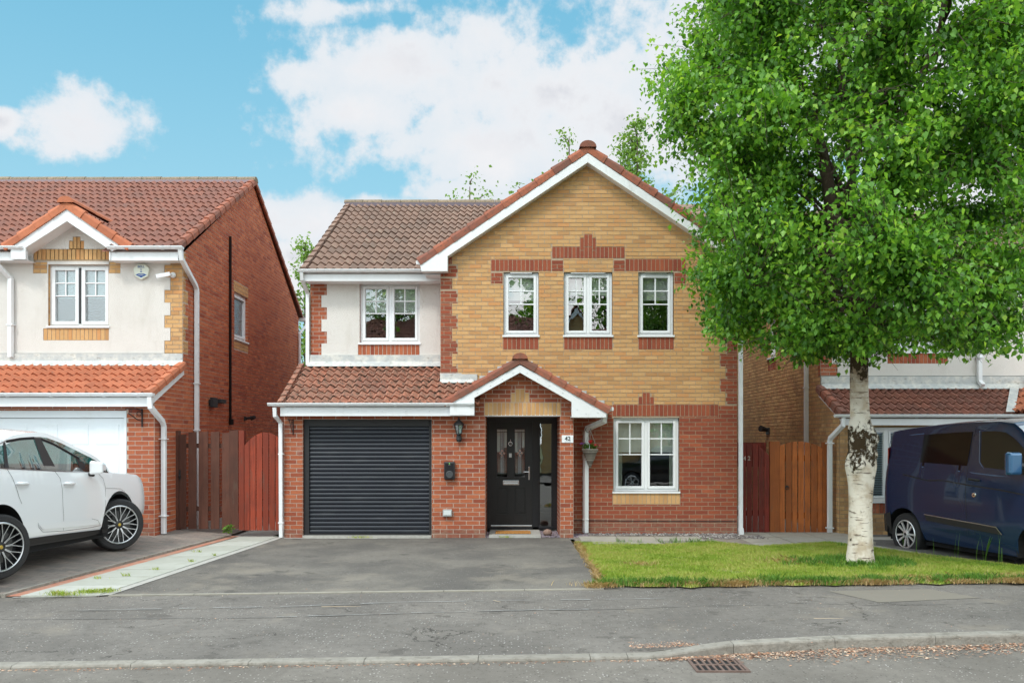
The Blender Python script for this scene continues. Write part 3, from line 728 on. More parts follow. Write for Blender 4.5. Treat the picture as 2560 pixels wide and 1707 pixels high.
# ================================================================== MAIN HOUSE
H = thing('brick_house', (0, 15.1, 0), 'buff and red brick detached house with a black garage shutter and black front door', 'house')
G = front(15.10); pg = Px(15.10)
APX = 1.34
hullG = [(-1.281, 0), (4.03, 0), (4.03, 4.80), (APX, 6.60), (-1.281, 4.86)]
def pz(pp, x0, x1, y0, y1): return (pp.u(x0), pp.u(x1), pp.z(y1), pp.z(y0))
W1 = pz(pg, 1259, 1346.5, 681, 838); W2 = pz(pg, 1410, 1530.5, 681, 838); W3 = pz(pg, 1596, 1683.5, 681, 838)
WG = pz(pg, 1533.5, 1697.5, 1044, 1228)
opG = [W1, W2, W3, WG, (-1.281, .95, -.01, 2.2)]
ZD = pg.z(1010)
zones = []
def S(x0, x1, y0, y1, mi): zones.append(pz(pg, x0, x1, y0, y1)+('sold', mi))
def M_(x0, x1, y0, y1, mi): zones.append(pz(pg, x0, x1, y0, y1)+('mat', mi))
# lintels: red soldier bands with crow-step crowns
S(1460, 1481, 586, 617.5, 2); S(1450, 1460, 595, 626, 2); S(1481, 1490, 595, 626, 2); S(1450, 1460, 626, 646, 2); S(1460, 1481, 617.5, 646, 2); S(1481, 1490, 626, 646, 2)
S(1380, 1450, 617, 646, 2); S(1490, 1562, 617, 646, 2)
M_(1379, 1408, 648, 678, 2); M_(1533.5, 1562, 648, 678, 2); S(1227.5, 1378, 649, 678, 2); S(1563, 1714.5, 648, 678, 2)
M_(1227.5, 1257, 679.5, 709, 2); M_(1685.5, 1714.5, 679.5, 709, 2)
S(1257.5, 1346, 843, 873.5, 2); S(1410, 1531, 843, 873.5, 2); S(1596, 1684.5, 843, 873.5, 2)
S(1606, 1625, 981, 1011, 2); S(1596, 1606, 991.5, 1011, 2); S(1625, 1635, 991.5, 1011, 2)
S(1531, 1796, 1011, 1040.5, 2)
S(1532, 1700, 1231, 1260, 1)
# quoins
cz = .225; z = ZD; k = 0
while z < 4.9:
    w_ = .31 if k % 2 == 0 else .21
    zones.append((-1.29, -1.281+w_, z-.0, z+cz, 'mat', 2)) if z > 2.5 else None
    zones.append((4.03-(.31 if k % 2 else .21), 4.04, z, z+cz, 'mat', 2)); z += cz; k += 1
mb = MB()
base = lambda z: 1 if z > ZD else 2
brick_wall(mb, G, -1.281, 4.03, ZD-.075*14-.015, 6.62, lambda z: 1 if z > ZD else 2, opG, zones, hullG, back=3, ch=.0742, phase=.02)
# lower strip of the gable wall (weathered plinth below the damp course)
brick_wall(mb, G, .95, 4.03, -.02, ZD-.075*14-.015, lambda z: 2 if z > .25 else 4, opG[:4], zones, None, back=3, ch=(ZD-1.045)/round((ZD-1.045)/.0745), phase=.02)
m_plin = mat('weathered_plinth_brick', (.3, .13, .09), .92, rnd=.2, hue=[(.21, .06, .035), (.28, .085, .05), (.25, .08, .05)], var=.6, nscale=10, col2=(.27, .19, .13), bump=.005, bscale=60)
BR = [m_red, m_buf, m_redd, m_morg, m_plin]
# gable wall reds come from the darker red brick
mb.build('gable_wall', BR, H)
# garage and porch front wall
F1 = front(14.55); pf = Px(14.55)
mb = MB()
GD = (-3.605, -1.385, -.02, 2.045)
zp = [(.828, 1.07, 0, 2.4, 'mat', 0)]
zp = [(-.017, .055, 2.335, 2.50, 'sold', 1), (.055, .22, 2.335, 2.568, 'sold', 1), (.22, .295, 2.335, 2.50, 'sold', 1), (-.476, .842, 2.1066, 2.335, 'sold', 1)]
DO = (-.46, .828, -.02, 2.1056)
brick_wall(mb, F1, -3.93, 1.06, 0, 28*.0752, lambda z: 0 if z > .15 else 4, [GD, DO], zp, None, back=3, ch=.0752, reveal=.12)
brick_wall(mb, F1, -.64, 1.06, 28*.0752, 2.86, lambda z: 0, [], zp[:3]+[(-.476, .842, 2.1056, 2.335, 'mat', 1)], [(-.64, 2), (1.06, 2), (1.06, 2.32), (.135, 2.84), (-.64, 2.42)], back=3, ch=.0752) if 0 else brick_wall(mb, F1, -.64, 1.06, 28*.0752, 2.86, lambda z: 0, [], zp, [(-.64, 2), (1.06, 2), (1.06, 2.32), (.135, 2.84), (-.64, 2.42)], back=3, ch=.0752)
for uu in (-.46, .828):
    for i in range(28): mb.face([F1.P(uu, i*.0752+.006, -.12), F1.P(uu, i*.0752+.006, -.95), F1.P(uu, (i+1)*.0752-.006, -.95), F1.P(uu, (i+1)*.0752-.006, -.12)], 0)
    s_ = -.001 if uu < 0 else .001; mb.face([F1.P(uu+s_, 0, -.12), F1.P(uu+s_, 0, -.95), F1.P(uu+s_, 2.1, -.95), F1.P(uu+s_, 2.1, -.12)], 3, .5)
mb.build('front_wall', [m_red, m_buf, m_redd, m_mor, m_plin], H)
# side, back and porch flanks (plain brick courses in the material)
def bricktex(name, a, b_, mo, sc_=1):
    m = bpy.data.materials.new(name); m.use_nodes = True; t = NT(m.node_tree); MATS[name] = m; b = t.n['Principled BSDF']; b.inputs['Roughness'].default_value = .9
    o = t.add('ShaderNodeTexCoord').outputs['Object']; s = t.add('ShaderNodeSeparateXYZ'); t.l.new(o, s.inputs[0])
    c = t.add('ShaderNodeCombineXYZ'); t.put(c.inputs[0], t.m('ADD', s.outputs[0], s.outputs[1])); t.put(c.inputs[1], s.outputs[2])
    br = t.add('ShaderNodeTexBrick'); t.l.new(c.outputs[0], br.inputs[0]); br.inputs['Scale'].default_value = 1
    br.inputs['Brick Width'].default_value = .225; br.inputs['Row Height'].default_value = .075; br.inputs['Mortar Size'].default_value = .006
    br.inputs['Color1'].default_value = a+(1,); br.inputs['Color2'].default_value = b_+(1,); br.inputs['Mortar'].default_value = mo+(1,)
    t.l.new(br.outputs[0], b.inputs['Base Color']); return m
m_btr = bricktex('red_brick_courses', (.30, .075, .045), (.42, .12, .07), (.5, .42, .35))
m_btb = bricktex('buff_brick_courses', (.5, .27, .1), (.6, .38, .15), (.4, .33, .25))
mb = MB()
mb.face([(-3.77, 15.75, 0), (-3.77, 23.6, 0), (-3.77, 23.6, 4.75), (-3.77, 19.65, 7.0), (-3.77, 15.75, 4.75)])
mb.face([(-3.93, 14.55, 0), (-3.93, 23.6, 0), (-3.93, 23.6, 2.3), (-3.93, 15.75, 2.95), (-3.93, 14.55, 2.25)])
mb.face([(4.03, 15.1, 0), (4.03, 23.6, 0), (4.03, 23.6, 4.75), (4.03, 15.1, 4.75)]); mb.face([(4.03, 15.4, 4.75), (4.03, 23.6, 4.75), (4.03, 19.65, 7.0)])
mb.face([(-3.93, 23.6, 0), (4.03, 23.6, 0), (4.03, 23.6, 4.75), (-3.93, 23.6, 4.75)])
mb.face([(1.06, 14.55, 0), (1.06, 15.1, 0), (1.06, 15.1, 2.4), (1.06, 14.55, 2.4)])
mb.face([(-1.281, 15.1, 2.2), (-1.281, 15.75, 2.2), (-1.281, 15.75, 4.9), (-1.281, 15.1, 4.9)])
mb.build('side_wall', m_btr, H)
mb = MB()   # rooms behind the windows
mb.face([(-3.7, 18.6, .1), (4.0, 18.6, .1), (4.0, 18.6, 4.8), (-3.7, 18.6, 4.8)]); mb.face([(-3.7, 15.8, 2.45), (4.0, 15.2, 2.45), (4.0, 18.6, 2.45), (-3.7, 18.6, 2.45)])
mb.face([(-3.7, 15.8, 4.72), (4.0, 15.2, 4.72), (4.0, 18.6, 4.72), (-3.7, 18.6, 4.72)]); mb.face([(.9, 15.2, .1), (4.0, 15.2, .1), (4.0, 18.6, .1), (.9, 18.6, .1)])
mb.face([(1.0, 15.2, 0), (1.0, 18.6, 0), (1.0, 18.6, 2.4), (1.0, 15.2, 2.4)])
mb.build('interior_partition', m_room, H)
# rendered upper wall on the left
LU = front(15.75); pl = Px(15.75)
WL = pz(pl, 899.5, 1050, 708, 857)
zq = []; z = pl.z(889); k = 0
mb = MB(); zs = []
while z < 4.7:
    zs.append((-3.77, -3.762+(.31 if k % 2 else .21), z, z+.225, 'mat', 0)); z += .225; k += 1
zs.append(pz(pl, 895, 1049, 861, 888)+('sold', 0)); zs.append((-3.6, -1.2, 2.5, 5, 'none', 0))
brick_wall(mb, LU, -3.762, -1.281, pl.z(889), 4.66, lambda z: 0, [WL], [q for q in zs if q[4] != 'none'][:k]+[zs[-2], zs[-1]], None, back=1, ch=.075)
mb.build('quoin_brickwork', [m_red, m_mor], H)
mb = MB()
rs = [(-3.762, -1.281, pl.z(889), 4.66)]
for q in zs[:-1]+[WL]: rs, _ = subtract(rs, q[:4])
for q in rs: mb.prism(rect(*q), LU.P, 0, .013)
mb.build('rendered_wall', m_ren, H)
# roofs
mb = MB()
tiles(mb, (-3.87, 15.36, 4.775), (1.35, 15.36, 4.775), (-3.87, 19.62, 7.16), 14)
mb.build('main_roof', m_tileb, H)
mb = MB()
mb.face([(1.3, 15.36, 4.775), (4.35, 15.36, 4.775), (4.35, 19.65, 7.17), (1.3, 19.65, 7.17)]); mb.face([(-3.87, 19.66, 7.17), (4.35, 19.66, 7.17), (4.35, 24, 4.7), (-3.87, 24, 4.7)])
mb.face([(-3.86, 15.4, 4.72), (4.3, 15.4, 4.72), (4.3, 19.65, 7.1), (-3.86, 19.65, 7.1)])
mb.build('rear_roof', m_tileb, H)
mb = MB()
zl = 6.84; hw = 2.985; dz_ = hw*.667
for s in (-1, 1):
    A = (APX+s*hw, 14.90, zl-dz_); B = (APX+s*hw, 19.2, zl-dz_); C_ = (APX, 14.90, zl)
    tiles(mb, A, B, C_, 10)
mb.build('gable_roof', m_tileb, H)
mb = MB()
for s in (-1, 1): verge_run(mb, (APX+s*(hw+.02), 14.90, zl-dz_+.03), (APX+s*.03, 14.90, zl+.035), (0, -1, 0), 10, h=.115)
mb.build('verge_tiles', m_verge, H)
mb = MB(); verge_run(mb, (-3.85, 15.35, 4.80), (-3.85, 19.62, 7.19), (-1, 0, 0), 14, h=.10)
mb.build('side_verge', m_tileb, H)
mb = MB(); ridge_run(mb, (-3.88, 19.64, 7.16), (.9, 19.64, 7.16), .12); mb.build('ridge', m_ridge, H)
mb = MB(); mb.box(-3.86, .9, 19.50, 19.53, 7.09, 7.17); mb.build('ridge_vent', m_slate, H)
mb = MB(); ridge_run(mb, (APX, 14.86, zl+.01), (APX, 19.0, zl+.01), .135); mb.build('gable_ridge', m_verge, H)
# bargeboards: boxed, with square feet
def barge(mb, pts, Y0, Y1): 
    Wl = front(Y0); mb.prism(pts, Wl.P, -(Y1-Y0), 0)
mb = MB()
barge(mb, [(APX, 6.75), (-1.62, 4.775), (-1.60, 4.665), (-1.137, 4.665), (-1.137, 4.93), (APX, 6.585)], 14.90, 15.095)
barge(mb, [(APX, 6.749), (APX, 6.585), (2*APX+1.137, 4.93), (2*APX+1.137, 4.665), (2*APX+1.60, 4.665), (2*APX+1.62, 4.775)], 14.901, 15.094)
mb.build('bargeboard', m_fas, H, bevel=.004)
mb = MB(); mb.box(-3.80, -1.283, 15.42, 15.445, 4.59, 4.745); mb.build('fascia', m_fas, H)
mb = MB(); mb.box(-3.80, -1.15, 15.447, 15.75, 4.592, 4.60); mb.build('soffit', m_fas, H)
mb = MB(); mb.box(4.03, 4.3, 15.1, 23, 4.66, 4.68); mb.build('soffit', m_fas, H)
mb = MB(); mb.box(-1.56, -1.2, 15.10, 15.42, 4.64, 4.65); mb.build('soffit', m_fas, H)
mb = MB(); gutter(mb, -3.89, -1.55, 15.42, 4.79, .052, clips=(-3.72, -2.8, -1.68)); mb.box(-1.70, -1.585, 14.94, 15.0, 4.80, 4.86)
mb.build('gutter', m_fas, H, smooth=False)
mb = MB(); sqpipe(mb, [(-3.83, 15.36, 4.73), (-3.83, 15.40, 4.62), (-3.80, 15.70, 4.40), (-3.80, 15.70, 3.08)], .026, brackets=()); mb.build('downpipe', m_fas, H)
# garage roof
mb = MB(); tiles(mb, (-3.98, 14.29, 2.30), (-1.30, 14.29, 2.30), (-3.98, 15.72, 3.07), 7)
tiles(mb, (-1.30, 14.29, 2.30), (-.55, 14.29, 2.30), (-1.30, 15.07, 2.72), 4)
mb.build('garage_roof', m_tilem, H)
mb = MB(); verge_run(mb, (-3.975, 14.28, 2.325), (-3.975, 15.72, 3.10), (-1, 0, 0), 7, h=.09); mb.build('side_verge', m_tilem, H)
mb = MB()
mb.box(-3.79, -1.283, 15.70, 15.735, 3.12, 3.27); mb.face([(-3.79, 15.60, 3.05), (-1.283, 15.60, 3.05), (-1.283, 15.70, 3.15), (-3.79, 15.70, 3.15)])
mb.build('lead_flashing', m_lead, H); mb = MB(); mb.box(-1.283, -.9, 15.06, 15.09, 2.76, 2.88); mb.box(-.9, -.62, 15.062, 15.088, 2.75, 2.865)
mb.face([(-1.28, 14.99, 2.705), (-.66, 14.99, 2.705), (-.70, 15.07, 2.78), (-1.283, 15.07, 2.78)])
mb.build('lead_flashing', m_lead, H)
mb = MB(); mb.box(-3.93, -.64, 14.31, 14.335, 2.095, 2.25); mb.box(-3.93, -.64, 14.337, 14.55, 2.10, 2.108)
SCR = []
for i in range(9):
    u = -3.8+i*.4; sc1 = MB(); SCR.append(sc1); sc1.lathe([(.009, 0), (.009, .004), (0, .005)], Matrix.Translation((u, 14.31, 2.175)) @ Matrix.Rotation(R(90), 4, 'X'), 8)
fo = mb.build('fascia', m_fas, H, bevel=.003); [q.build('fixing_screw', m_alu, fo) for q in SCR]
mb = MB(); gutter(mb, -4.12, -.635, 14.31, 2.315, .054, clips=(-3.94, -2.78, -1.97, -1.1, -.70)); mb.build('gutter', m_fas, H)
mb = MB(); sqpipe(mb, [(-4.01, 14.26, 2.24), (-4.01, 14.28, 2.10), (-3.965, 14.47, 1.98), (-3.965, 14.50, .02)], .025); mb.box(-4.01, -3.92, 14.46, 14.54, 1.44, 1.46); mb.box(-4.01, -3.92, 14.46, 14.54, .26, .28)
mb.build('downpipe', m_fas, H)
# porch roof
PA, PZ, PS = .135, 3.045, .553
mb = MB()
for s, hw_, nc in ((-1, 1.28, 5), (1, 1.50, 6)):
    A = (PA+s*hw_, 14.25, PZ-PS*hw_); B = (PA+s*hw_, 15.07, PZ-PS*hw_); C_ = (PA, 14.25, PZ)
    tiles(mb, A, B, C_, nc)
mb.build('porch_roof', m_tileb, H)
mb = MB()
verge_run(mb, (PA-1.30, 14.235, PZ-PS*1.30+.02), (PA-.03, 14.235, PZ+.025), (0, -1, 0), 5, h=.10)
verge_run(mb, (PA+1.52, 14.235, PZ-PS*1.52+.02), (PA+.03, 14.235, PZ+.025), (0, -1, 0), 6, h=.10)
mb.build('porch_verge', m_verge, H)
mb = MB(); ridge_run(mb, (PA, 14.20, PZ+.01), (PA, 15.08, PZ+.01), .12, n=2); mb.build('porch_ridge', m_verge, H)
mb = MB()
for i in range(9):
    t = .15+i*.16
    for s in (-1, 1):
        zz = PZ-PS*t+.06; mb.box(PA+s*t-.085, PA+s*t+.085, 15.065, 15.092, zz-.03, zz+.055+random.uniform(0, .03))
mb.build('lead_flashing', m_lead, H)
mb = MB()
barge(mb, [(PA, 2.955), (-1.05, 2.30), (-1.05, 2.105), (-.635, 2.105), (-.635, 2.40), (PA, 2.825)], 14.245, 14.305)
barge(mb, [(PA, 2.954), (PA, 2.825), (1.007, 2.33), (1.007, 2.07), (1.588, 2.07), (1.60, 2.18)], 14.246, 14.304)
mb.box(1.007, 1.588, 14.306, 15.09, 2.071, 2.09); mb.box(-.6, 1.0, 14.31, 14.55, 2.2+.13, 2.34) if 0 else None
mb.face([(PA, 14.3, 2.86), (1.3, 14.3, 2.22), (1.3, 14.55, 2.22), (PA, 14.55, 2.86)]); mb.face([(PA, 14.3, 2.86), (-.7, 14.3, 2.40), (-.7, 14.55, 2.40), (PA, 14.55, 2.86)])
bo = mb.build('porch_bargeboard', m_fas, H, bevel=.003)
SCR = []
for t in (.12, .3, .5, .72):
    for s in (-1, 1):
        sc1 = MB(); SCR.append(sc1); sc1.lathe([(.009, 0), (.009, .004), (0, .005)], Matrix.Translation((PA+s*t, 14.245, 2.885-.56*t)) @ Matrix.Rotation(R(90), 4, 'X'), 8)
for (u, zz) in ((1.1, 2.2), (1.25, 2.13), (1.45, 2.15)): sc1 = MB(); SCR.append(sc1); sc1.lathe([(.009, 0), (.009, .004), (0, .005)], Matrix.Translation((u, 14.245, zz)) @ Matrix.Rotation(R(90), 4, 'X'), 8)
[q.build('fixing_screw', m_alu, bo) for q in SCR]
mb = MB(); mb.box(1.60, 1.72, 14.27, 15.08, 2.18, 2.245); mb.build('gutter', m_fas, H, bevel=.01)
mb = MB(); mb.tube([(1.60, 14.50, 2.16), (1.60, 14.55, 2.02), (1.33, 14.98, 1.89), (1.315, 15.03, 1.80), (1.31, 15.03, .04)], .042, 10)
mb.box(1.255, 1.365, 14.985, 15.08, .27, .285); mb.build('downpipe', m_fas, H)
# right-hand corner downpipe
mb = MB(); mb.tube([(4.075, 15.04, 4.7), (4.075, 15.04, .12)], .036, 10); mb.tube([(4.075, 15.04, .12), (4.09, 15.04, -.02)], .045, 10); mb.build('downpipe', m_fas, H)
mb = MB(); mb.tube([(1.1, 15.085, .255), (2.2, 15.085, .245), (4.0, 15.085, .24)], .006, 6); mb.build('cable', m_blackm, H)
# windows
window(H, G, *W1, 1, blind=.42, fw=.04, sw=.045); window(H, G, *W2, 2, blind=.34, fw=.04, sw=.045); window(H, G, *W3, 1, blind=.42, fw=.04, sw=.045)
window(H, G, *WG, 2, blind=.47, fw=.045, sw=.045, curtain=[(1.86, 2.0), (2.86, 2.97)])
window(H, LU, *WL, 2, blind=.46, fw=.045, sw=.05)
for q in (W1, W2, W3, WG): mb = MB(); mb.prism(rect(q[0]+.12, q[1]-.12, q[3]-.02, q[3]-.006), G.P, -.05, .003); mb.build('trickle_vent', m_alu, H)
# garage shutter
mb = MB(); a, b, c, e = GD; a += .03; b -= .02; c = .07; n = 26; hh = (1.93-c)/n
for i in range(n):
    z0 = c+i*hh; K = 6; vs = []
    for k in range(K+1):
        t = k/K; vs.append((z0+hh*t*.97, .016*math.sin(math.pi*t)**.6+(0 if 0 < k < K else -.006)))
    for (p, q) in zip(vs, vs[1:]): mb.add([F1.P(a+.06, p[0], -.10+p[1]), F1.P(b-.02, p[0], -.10+p[1]), F1.P(b-.02, q[0], -.10+q[1]), F1.P(a+.06, q[0], -.10+q[1])], [(0, 1, 2, 3)])
sh = mb.build('garage_shutter', m_shut, H)
mb = MB(); mb.prism(rect(a-.03, a+.065, 0, 2.045), F1.P, -.11, -.05); mb.prism(rect(b-.03, b+.02, 0, 2.045), F1.P, -.11, -.05); mb.prism(rect(a+.065, b-.03, 1.925, 2.045), F1.P, -.11, -.045)
mb.prism(rect(a+.065, b-.03, .045, .072), F1.P, -.11, -.05)
mb.build('guide_frame', m_blackm, sh, bevel=.004)
mb = MB(); mb.box(-3.6, -1.39, 14.50, 14.72, -.01, .045); mb.build('garage_threshold', m_conc, H)
# door set
DW = front(15.5); pd = Px(15.5)
mb = MB(); P = DW.P; t = .06
u0, u1, zz0, zz1 = -.46, .828, .05, 2.10
for q in ((u0, u0+.055, zz0, zz1), (u1-.08, u1, zz0, zz1), (u0+.055, u1-.08, zz1-.075, zz1), (.375, .49, zz0, zz1-.075), (u0+.055, u1-.08, zz0, zz0+.045)): mb.prism(rect(*q), P, -.07, 0)
mb.prism(rect(.49, u1-.08, zz1-.115, zz1-.075), P, -.06, -.012); mb.prism(rect(.49, u1-.08, zz0+.045, .10), P, -.06, -.012); mb.prism(rect(.49, .515, .10, zz1-.115), P, -.06, -.012); mb.prism(rect(u1-.105, u1-.08, .10, zz1-.115), P, -.06, -.012)
df = mb.build('door_frame', m_black, H, bevel=.006)
mb = MB(); mb.face([P(.515, .1, -.04), P(u1-.105, .1, -.04), P(u1-.105, 1.99, -.04), P(.515, 1.99, -.04)]); mb.build('side_pane', m_glass, df)
mb = MB(); L0, L1 = -.405, .375
gl = [(-.281, -.087, 1.01, 1.885), (.046, .24, 1.01, 1.885)]
rs = [(L0, L1, .095, 2.025)]
for q in gl+[(-.28, -.08, .33, .81), (.05, .25, .33, .81)]: rs, _ = subtract(rs, q)
for q in rs: mb.prism(rect(*q), P, -.055, -.014)
for q in [(-.28, -.08, .33, .81), (.05, .25, .33, .81)]:
    mb.prism(rect(*q), P, -.05, -.028); a, b, c, e = q
    mb.prism(rect(a+.025, b-.025, c+.025, e-.03), P, -.05, -.013)
dl = mb.build('front_door', m_door, df, bevel=.006)
def child(mbx, name, m, par, **k): return mbx.build(name, m, par, **k)
mb = MB()
for (a, b, c, e) in gl: mb.face([P(a, c, -.04), P(b, c, -.04), P(b, e, -.04), P(a, e, -.04)])
mb.build('leaded_pane', m_glass, df)
mb = MB()
mlead = mat('dark_came', (.05, .05, .055), .4, metal=.6)
for (a, b, c, e) in gl:
    for f in (.0, .32, .5, .68, .97):
        u = a+(b-a)*f; mb.prism(rect(u, u+.006, c, e), P, -.038, -.032)
    mb.prism(rect(a, b, e-.055, e-.049), P, -.038, -.031); mb.prism(rect(a, b, c+.05, c+.056), P, -.038, -.031)
    um = (a+b)/2; zm = c+(e-c)*.5
    for (x, y) in ((0, .045), (0, -.045), (.035, 0), (-.035, 0)):
        mb.prism([(um+x-.022, zm+y), (um+x, zm+y-.028), (um+x+.022, zm+y), (um+x, zm+y+.028)], P, -.037, -.028, 1)
    mb.prism(rect(a+.02, b-.03, c+.05, zm-.1), P, -.06, -.058, 2); mb.prism(rect(a+(b-a)*.34, a+(b-a)*.64, c+.06, e-.06), P, -.046, -.042, 3); mb.prism(rect(a+.008, a+(b-a)*.30, zm+.02, e-.06), P, -.046, -.042, 4); mb.prism(rect(a+.008, b-.008, e-.045, e-.006), P, -.046, -.042, 4); mb.prism(rect(b-(b-a)*.30, b-.01, zm+.1, e-.06), P, -.046, -.042, 4)
mb.build('leading', [mlead, m_chrome, m_room, mat('grey_obscure_glass', (.40, .45, .47), .3), mat('pale_obscure_glass', (.55, .62, .60), .3)], df)
mb = MB(); mb.prism(rect(-.169, .13, .865, .945), P, -.014, -.003); mb.prism(rect(-.15, .11, .875, .905), P, -.003, .002); mb.build('letterbox', m_chrome, df, bevel=.003)
mb = MB(); mb.prism(rect(-.39, .365, .10, .128), P, -.014, .012); mb.build('weather_bar', m_alu, df, bevel=.004)
mb = MB(); mb.tube([(.0-.03+.034*math.cos(k*R(24)), 15.49, 1.62+.036*math.sin(k*R(24))) for k in range(16)], .008, 6); mb.prism([(-.045, 1.66), (-.015, 1.66), (-.022, 1.70), (-.03, 1.705), (-.038, 1.70)], P, -.014, .004)
mb.lathe([(.014, 0), (.012, .012), (0, .016)], Matrix.Translation((-.03, 15.505, 1.62)) @ Matrix.Rotation(R(90), 4, 'X'), 10); mb.build('door_knocker', m_chrome, df, smooth=True)
mb = MB(); mb.prism(rect(-.055, -.005, 1.37, 1.445), P, -.014, -.005); mb.build('spyhole_plate', m_alu, df)
mb = MB(); mb.prism(rect(.30, .328, .96, 1.20), P, -.014, -.004); mb.tube([(.314, 15.49, 1.105), (.314, 15.46, 1.105), (.21, 15.455, 1.105)], .009, 8); mb.build('door_handle', m_chrome, df, bevel=.002)
mb = MB(); mb.box(-.46, .83, 14.56, 15.5, 2.102, 2.14); mb.prism(rect(-.46, .84, 2.102, 2.122), F1.P, -.05, .004); mb.build('porch_ceiling', m_upvc, H)
mb = MB(); mb.box(-.40, .50, 14.56, 15.5, -.02, .045); mb.build('door_step', m_conc, H, bevel=.005)
# mat, stones
mb = MB()
for i in range(17):
    for j in range(6):
        x0 = -.29+i*.0365; y0 = 14.78+j*.068+(.034 if i % 2 else 0)
        mb.box(x0, x0+.033, y0, y0+.05, .047, .064, 0 if (i+j) % 3 else 0)
mb.box(-.295, .332, 14.77, 15.21, .046, .050, 1)
mb.build('doormat', [mat('coir', (.52, .24, .06), .95, var=.4, nscale=60, col2=(.3, .12, .03)), mat('mat_rubber', (.03, .02, .015), .8)], tag_=('orange and black patterned coir doormat on the front step', 'doormat'))
def chips(name, m, n, x0, x1, y0, y1, z, s0, s1):
    mb = MB()
    for i in range(n):
        x, y, s = random.uniform(x0, x1), random.uniform(y0, y1), random.uniform(s0, s1); q = Matrix.Rotation(random.uniform(0, 6), 3, 'Z') @ Matrix.Rotation(random.uniform(-.6, .6), 3, 'X')
        pts = [Vector((-1, -.6, -.3)), Vector((1, -.5, -.3)), Vector((.8, .6, -.25)), Vector((-.7, .7, -.3)), Vector((-.6, -.3, .35)), Vector((.7, -.3, .25)), Vector((.4, .4, .4)), Vector((-.5, .4, .3))]
        mb.add([tuple(q @ (p*s)+Vector((x, y, z+s*.25))) for p in pts], [(0, 3, 2, 1), (4, 5, 6, 7), (0, 1, 5, 4), (1, 2, 6, 5), (2, 3, 7, 6), (3, 0, 4, 7)])
    o = mb.build(name, m); o['kind'] = 'stuff'; return o
o = chips('slate_chippings', m_slate, 420, .50, .83, 14.58, 15.45, .01, .012, .032); tag(o, 'plum slate chippings beside the front step', 'slate chippings')
o = chips('slate_chippings', m_slate, 90, -.46, -.40, 14.58, 15.3, .01, .012, .03); tag(o, 'narrow line of slate chippings left of the front step', 'slate chippings')
o = chips('slate_chippings', m_slate, 300, 1.08, 1.34, 14.55, 15.05, .01, .012, .032); tag(o, 'slate chippings between the porch pillar and the downpipe', 'slate chippings')
o = chips('pebbles', m_peb, 900, 1.3, 4.0, 14.75, 15.08, .02, .008, .022); tag(o, 'pale pebbles along the foot of the gable wall', 'pebbles')
o = chips('pebbles', m_peb, 500, 3.0, 4.35, 14.35, 14.8, .012, .008, .02); tag(o, 'mixed pebbles scattered round the house corner', 'pebbles')
mb = MB(); mb.lathe([(0, 0), (.06, .01), (.085, .05), (.06, .10), (0, .12)], Matrix.Translation((.62, 14.75, .02)), 9); mb.build('rock', mat('brown_stone', (.2, .12, .09), .9, var=.6, nscale=20, col2=(.4, .3, .26)), smooth=True, tag_=('round brown stone on the slate chippings by the door', 'rock'))
# wall lantern
LX, LY = -.91, 14.42
lt = thing('wall_lantern', (LX, 14.55, 1.65), 'black half lantern with pointed cap on the brick beside the garage', 'lamp')
mb = MB(); mb.lathe([(.035, 1.665), (.05, 1.69), (.045, 1.75), (.03, 1.79)], Matrix.Translation((LX, LY+.06, 0)), 8); mb.box(LX-.03, LX+.03, LY+.06, 14.54, 1.66, 1.78); mb.build('bracket', m_blackm, lt, smooth=False, bevel=.004)
mb = MB(); mb.lathe([(.095, 1.945), (.085, 1.97), (.02, 2.035), (.012, 2.06), (.014, 2.07), (0, 2.08)], Matrix.Translation((LX, LY+.03, 0)), 6); mb.build('cap', m_blackm, lt)
mb = MB()
for k in range(6):
    a = k*R(60)+R(30); mb.tube([(LX+.045*math.cos(a), LY+.03+.045*math.sin(a), 1.79), (LX+.08*math.cos(a), LY+.03+.08*math.sin(a), 1.945)], .006, 5)
mb.lathe([(.05, 1.785), (.05, 1.80)], Matrix.Translation((LX, LY+.03, 0)), 6); mb.build('lantern_frame', m_blackm, lt)
mb = MB(); mb.lathe([(.042, 1.80), (.074, 1.942)], Matrix.Translation((LX, LY+.03, 0)) @ Matrix.Rotation(R(30), 4, 'Z'), 6); mb.build('lantern_pane', m_frost, lt)
# charger
cg = thing('vehicle_charger', (-1.07, 14.55, 1.01), 'black wall charger with a round socket beside the garage shutter', 'car charger')
mb = MB(); mb.prism(rect(-1.165, -.978, 1.01, 1.318), F1.P, 0.004, .10); mb.build('casing', m_black, cg, bevel=.02)
mb = MB(); mb.lathe([(.062, 0), (.062, .01), (.05, .014), (.045, .006), (0, .008)], Matrix.Translation((-1.07, 14.449, 1.10)) @ Matrix.Rotation(R(90), 4, 'X'), 24); mb.build('socket', mat('grey_rubber', (.06, .065, .07), .4), cg, smooth=False)
mb = MB(); mb.prism([(-1.09, 1.262), (-1.055, 1.262), (-1.055, 1.267), (-1.09, 1.267)], F1.P, .101, .103); mb.lathe([(.011, 0), (0, .003)], Matrix.Translation((-1.07, 14.448, 1.285)) @ Matrix.Rotation(R(90), 4, 'X'), 10, 1); mb.build('status_mark', [m_alu, mat('green_mark', (.2, .6, .1), .4)], cg)
# meter / extract box
sb = thing('socket_box', (-1.12, 14.55, .37), 'small grey outdoor socket box low on the brick beside the garage', 'socket box')
mb = MB(); mb.prism(rect(-1.19, -1.03, .375, .50), F1.P, .004, .075); mb.build('casing', mat('grey_plastic', (.34, .35, .34), .5), sb, bevel=.01)
mb = MB(); mb.prism(rect(-1.175, -1.045, .40, .478), F1.P, .076, .084); mb.build('cover', mat('pale_plastic', (.62, .66, .66), .3), sb, bevel=.006)
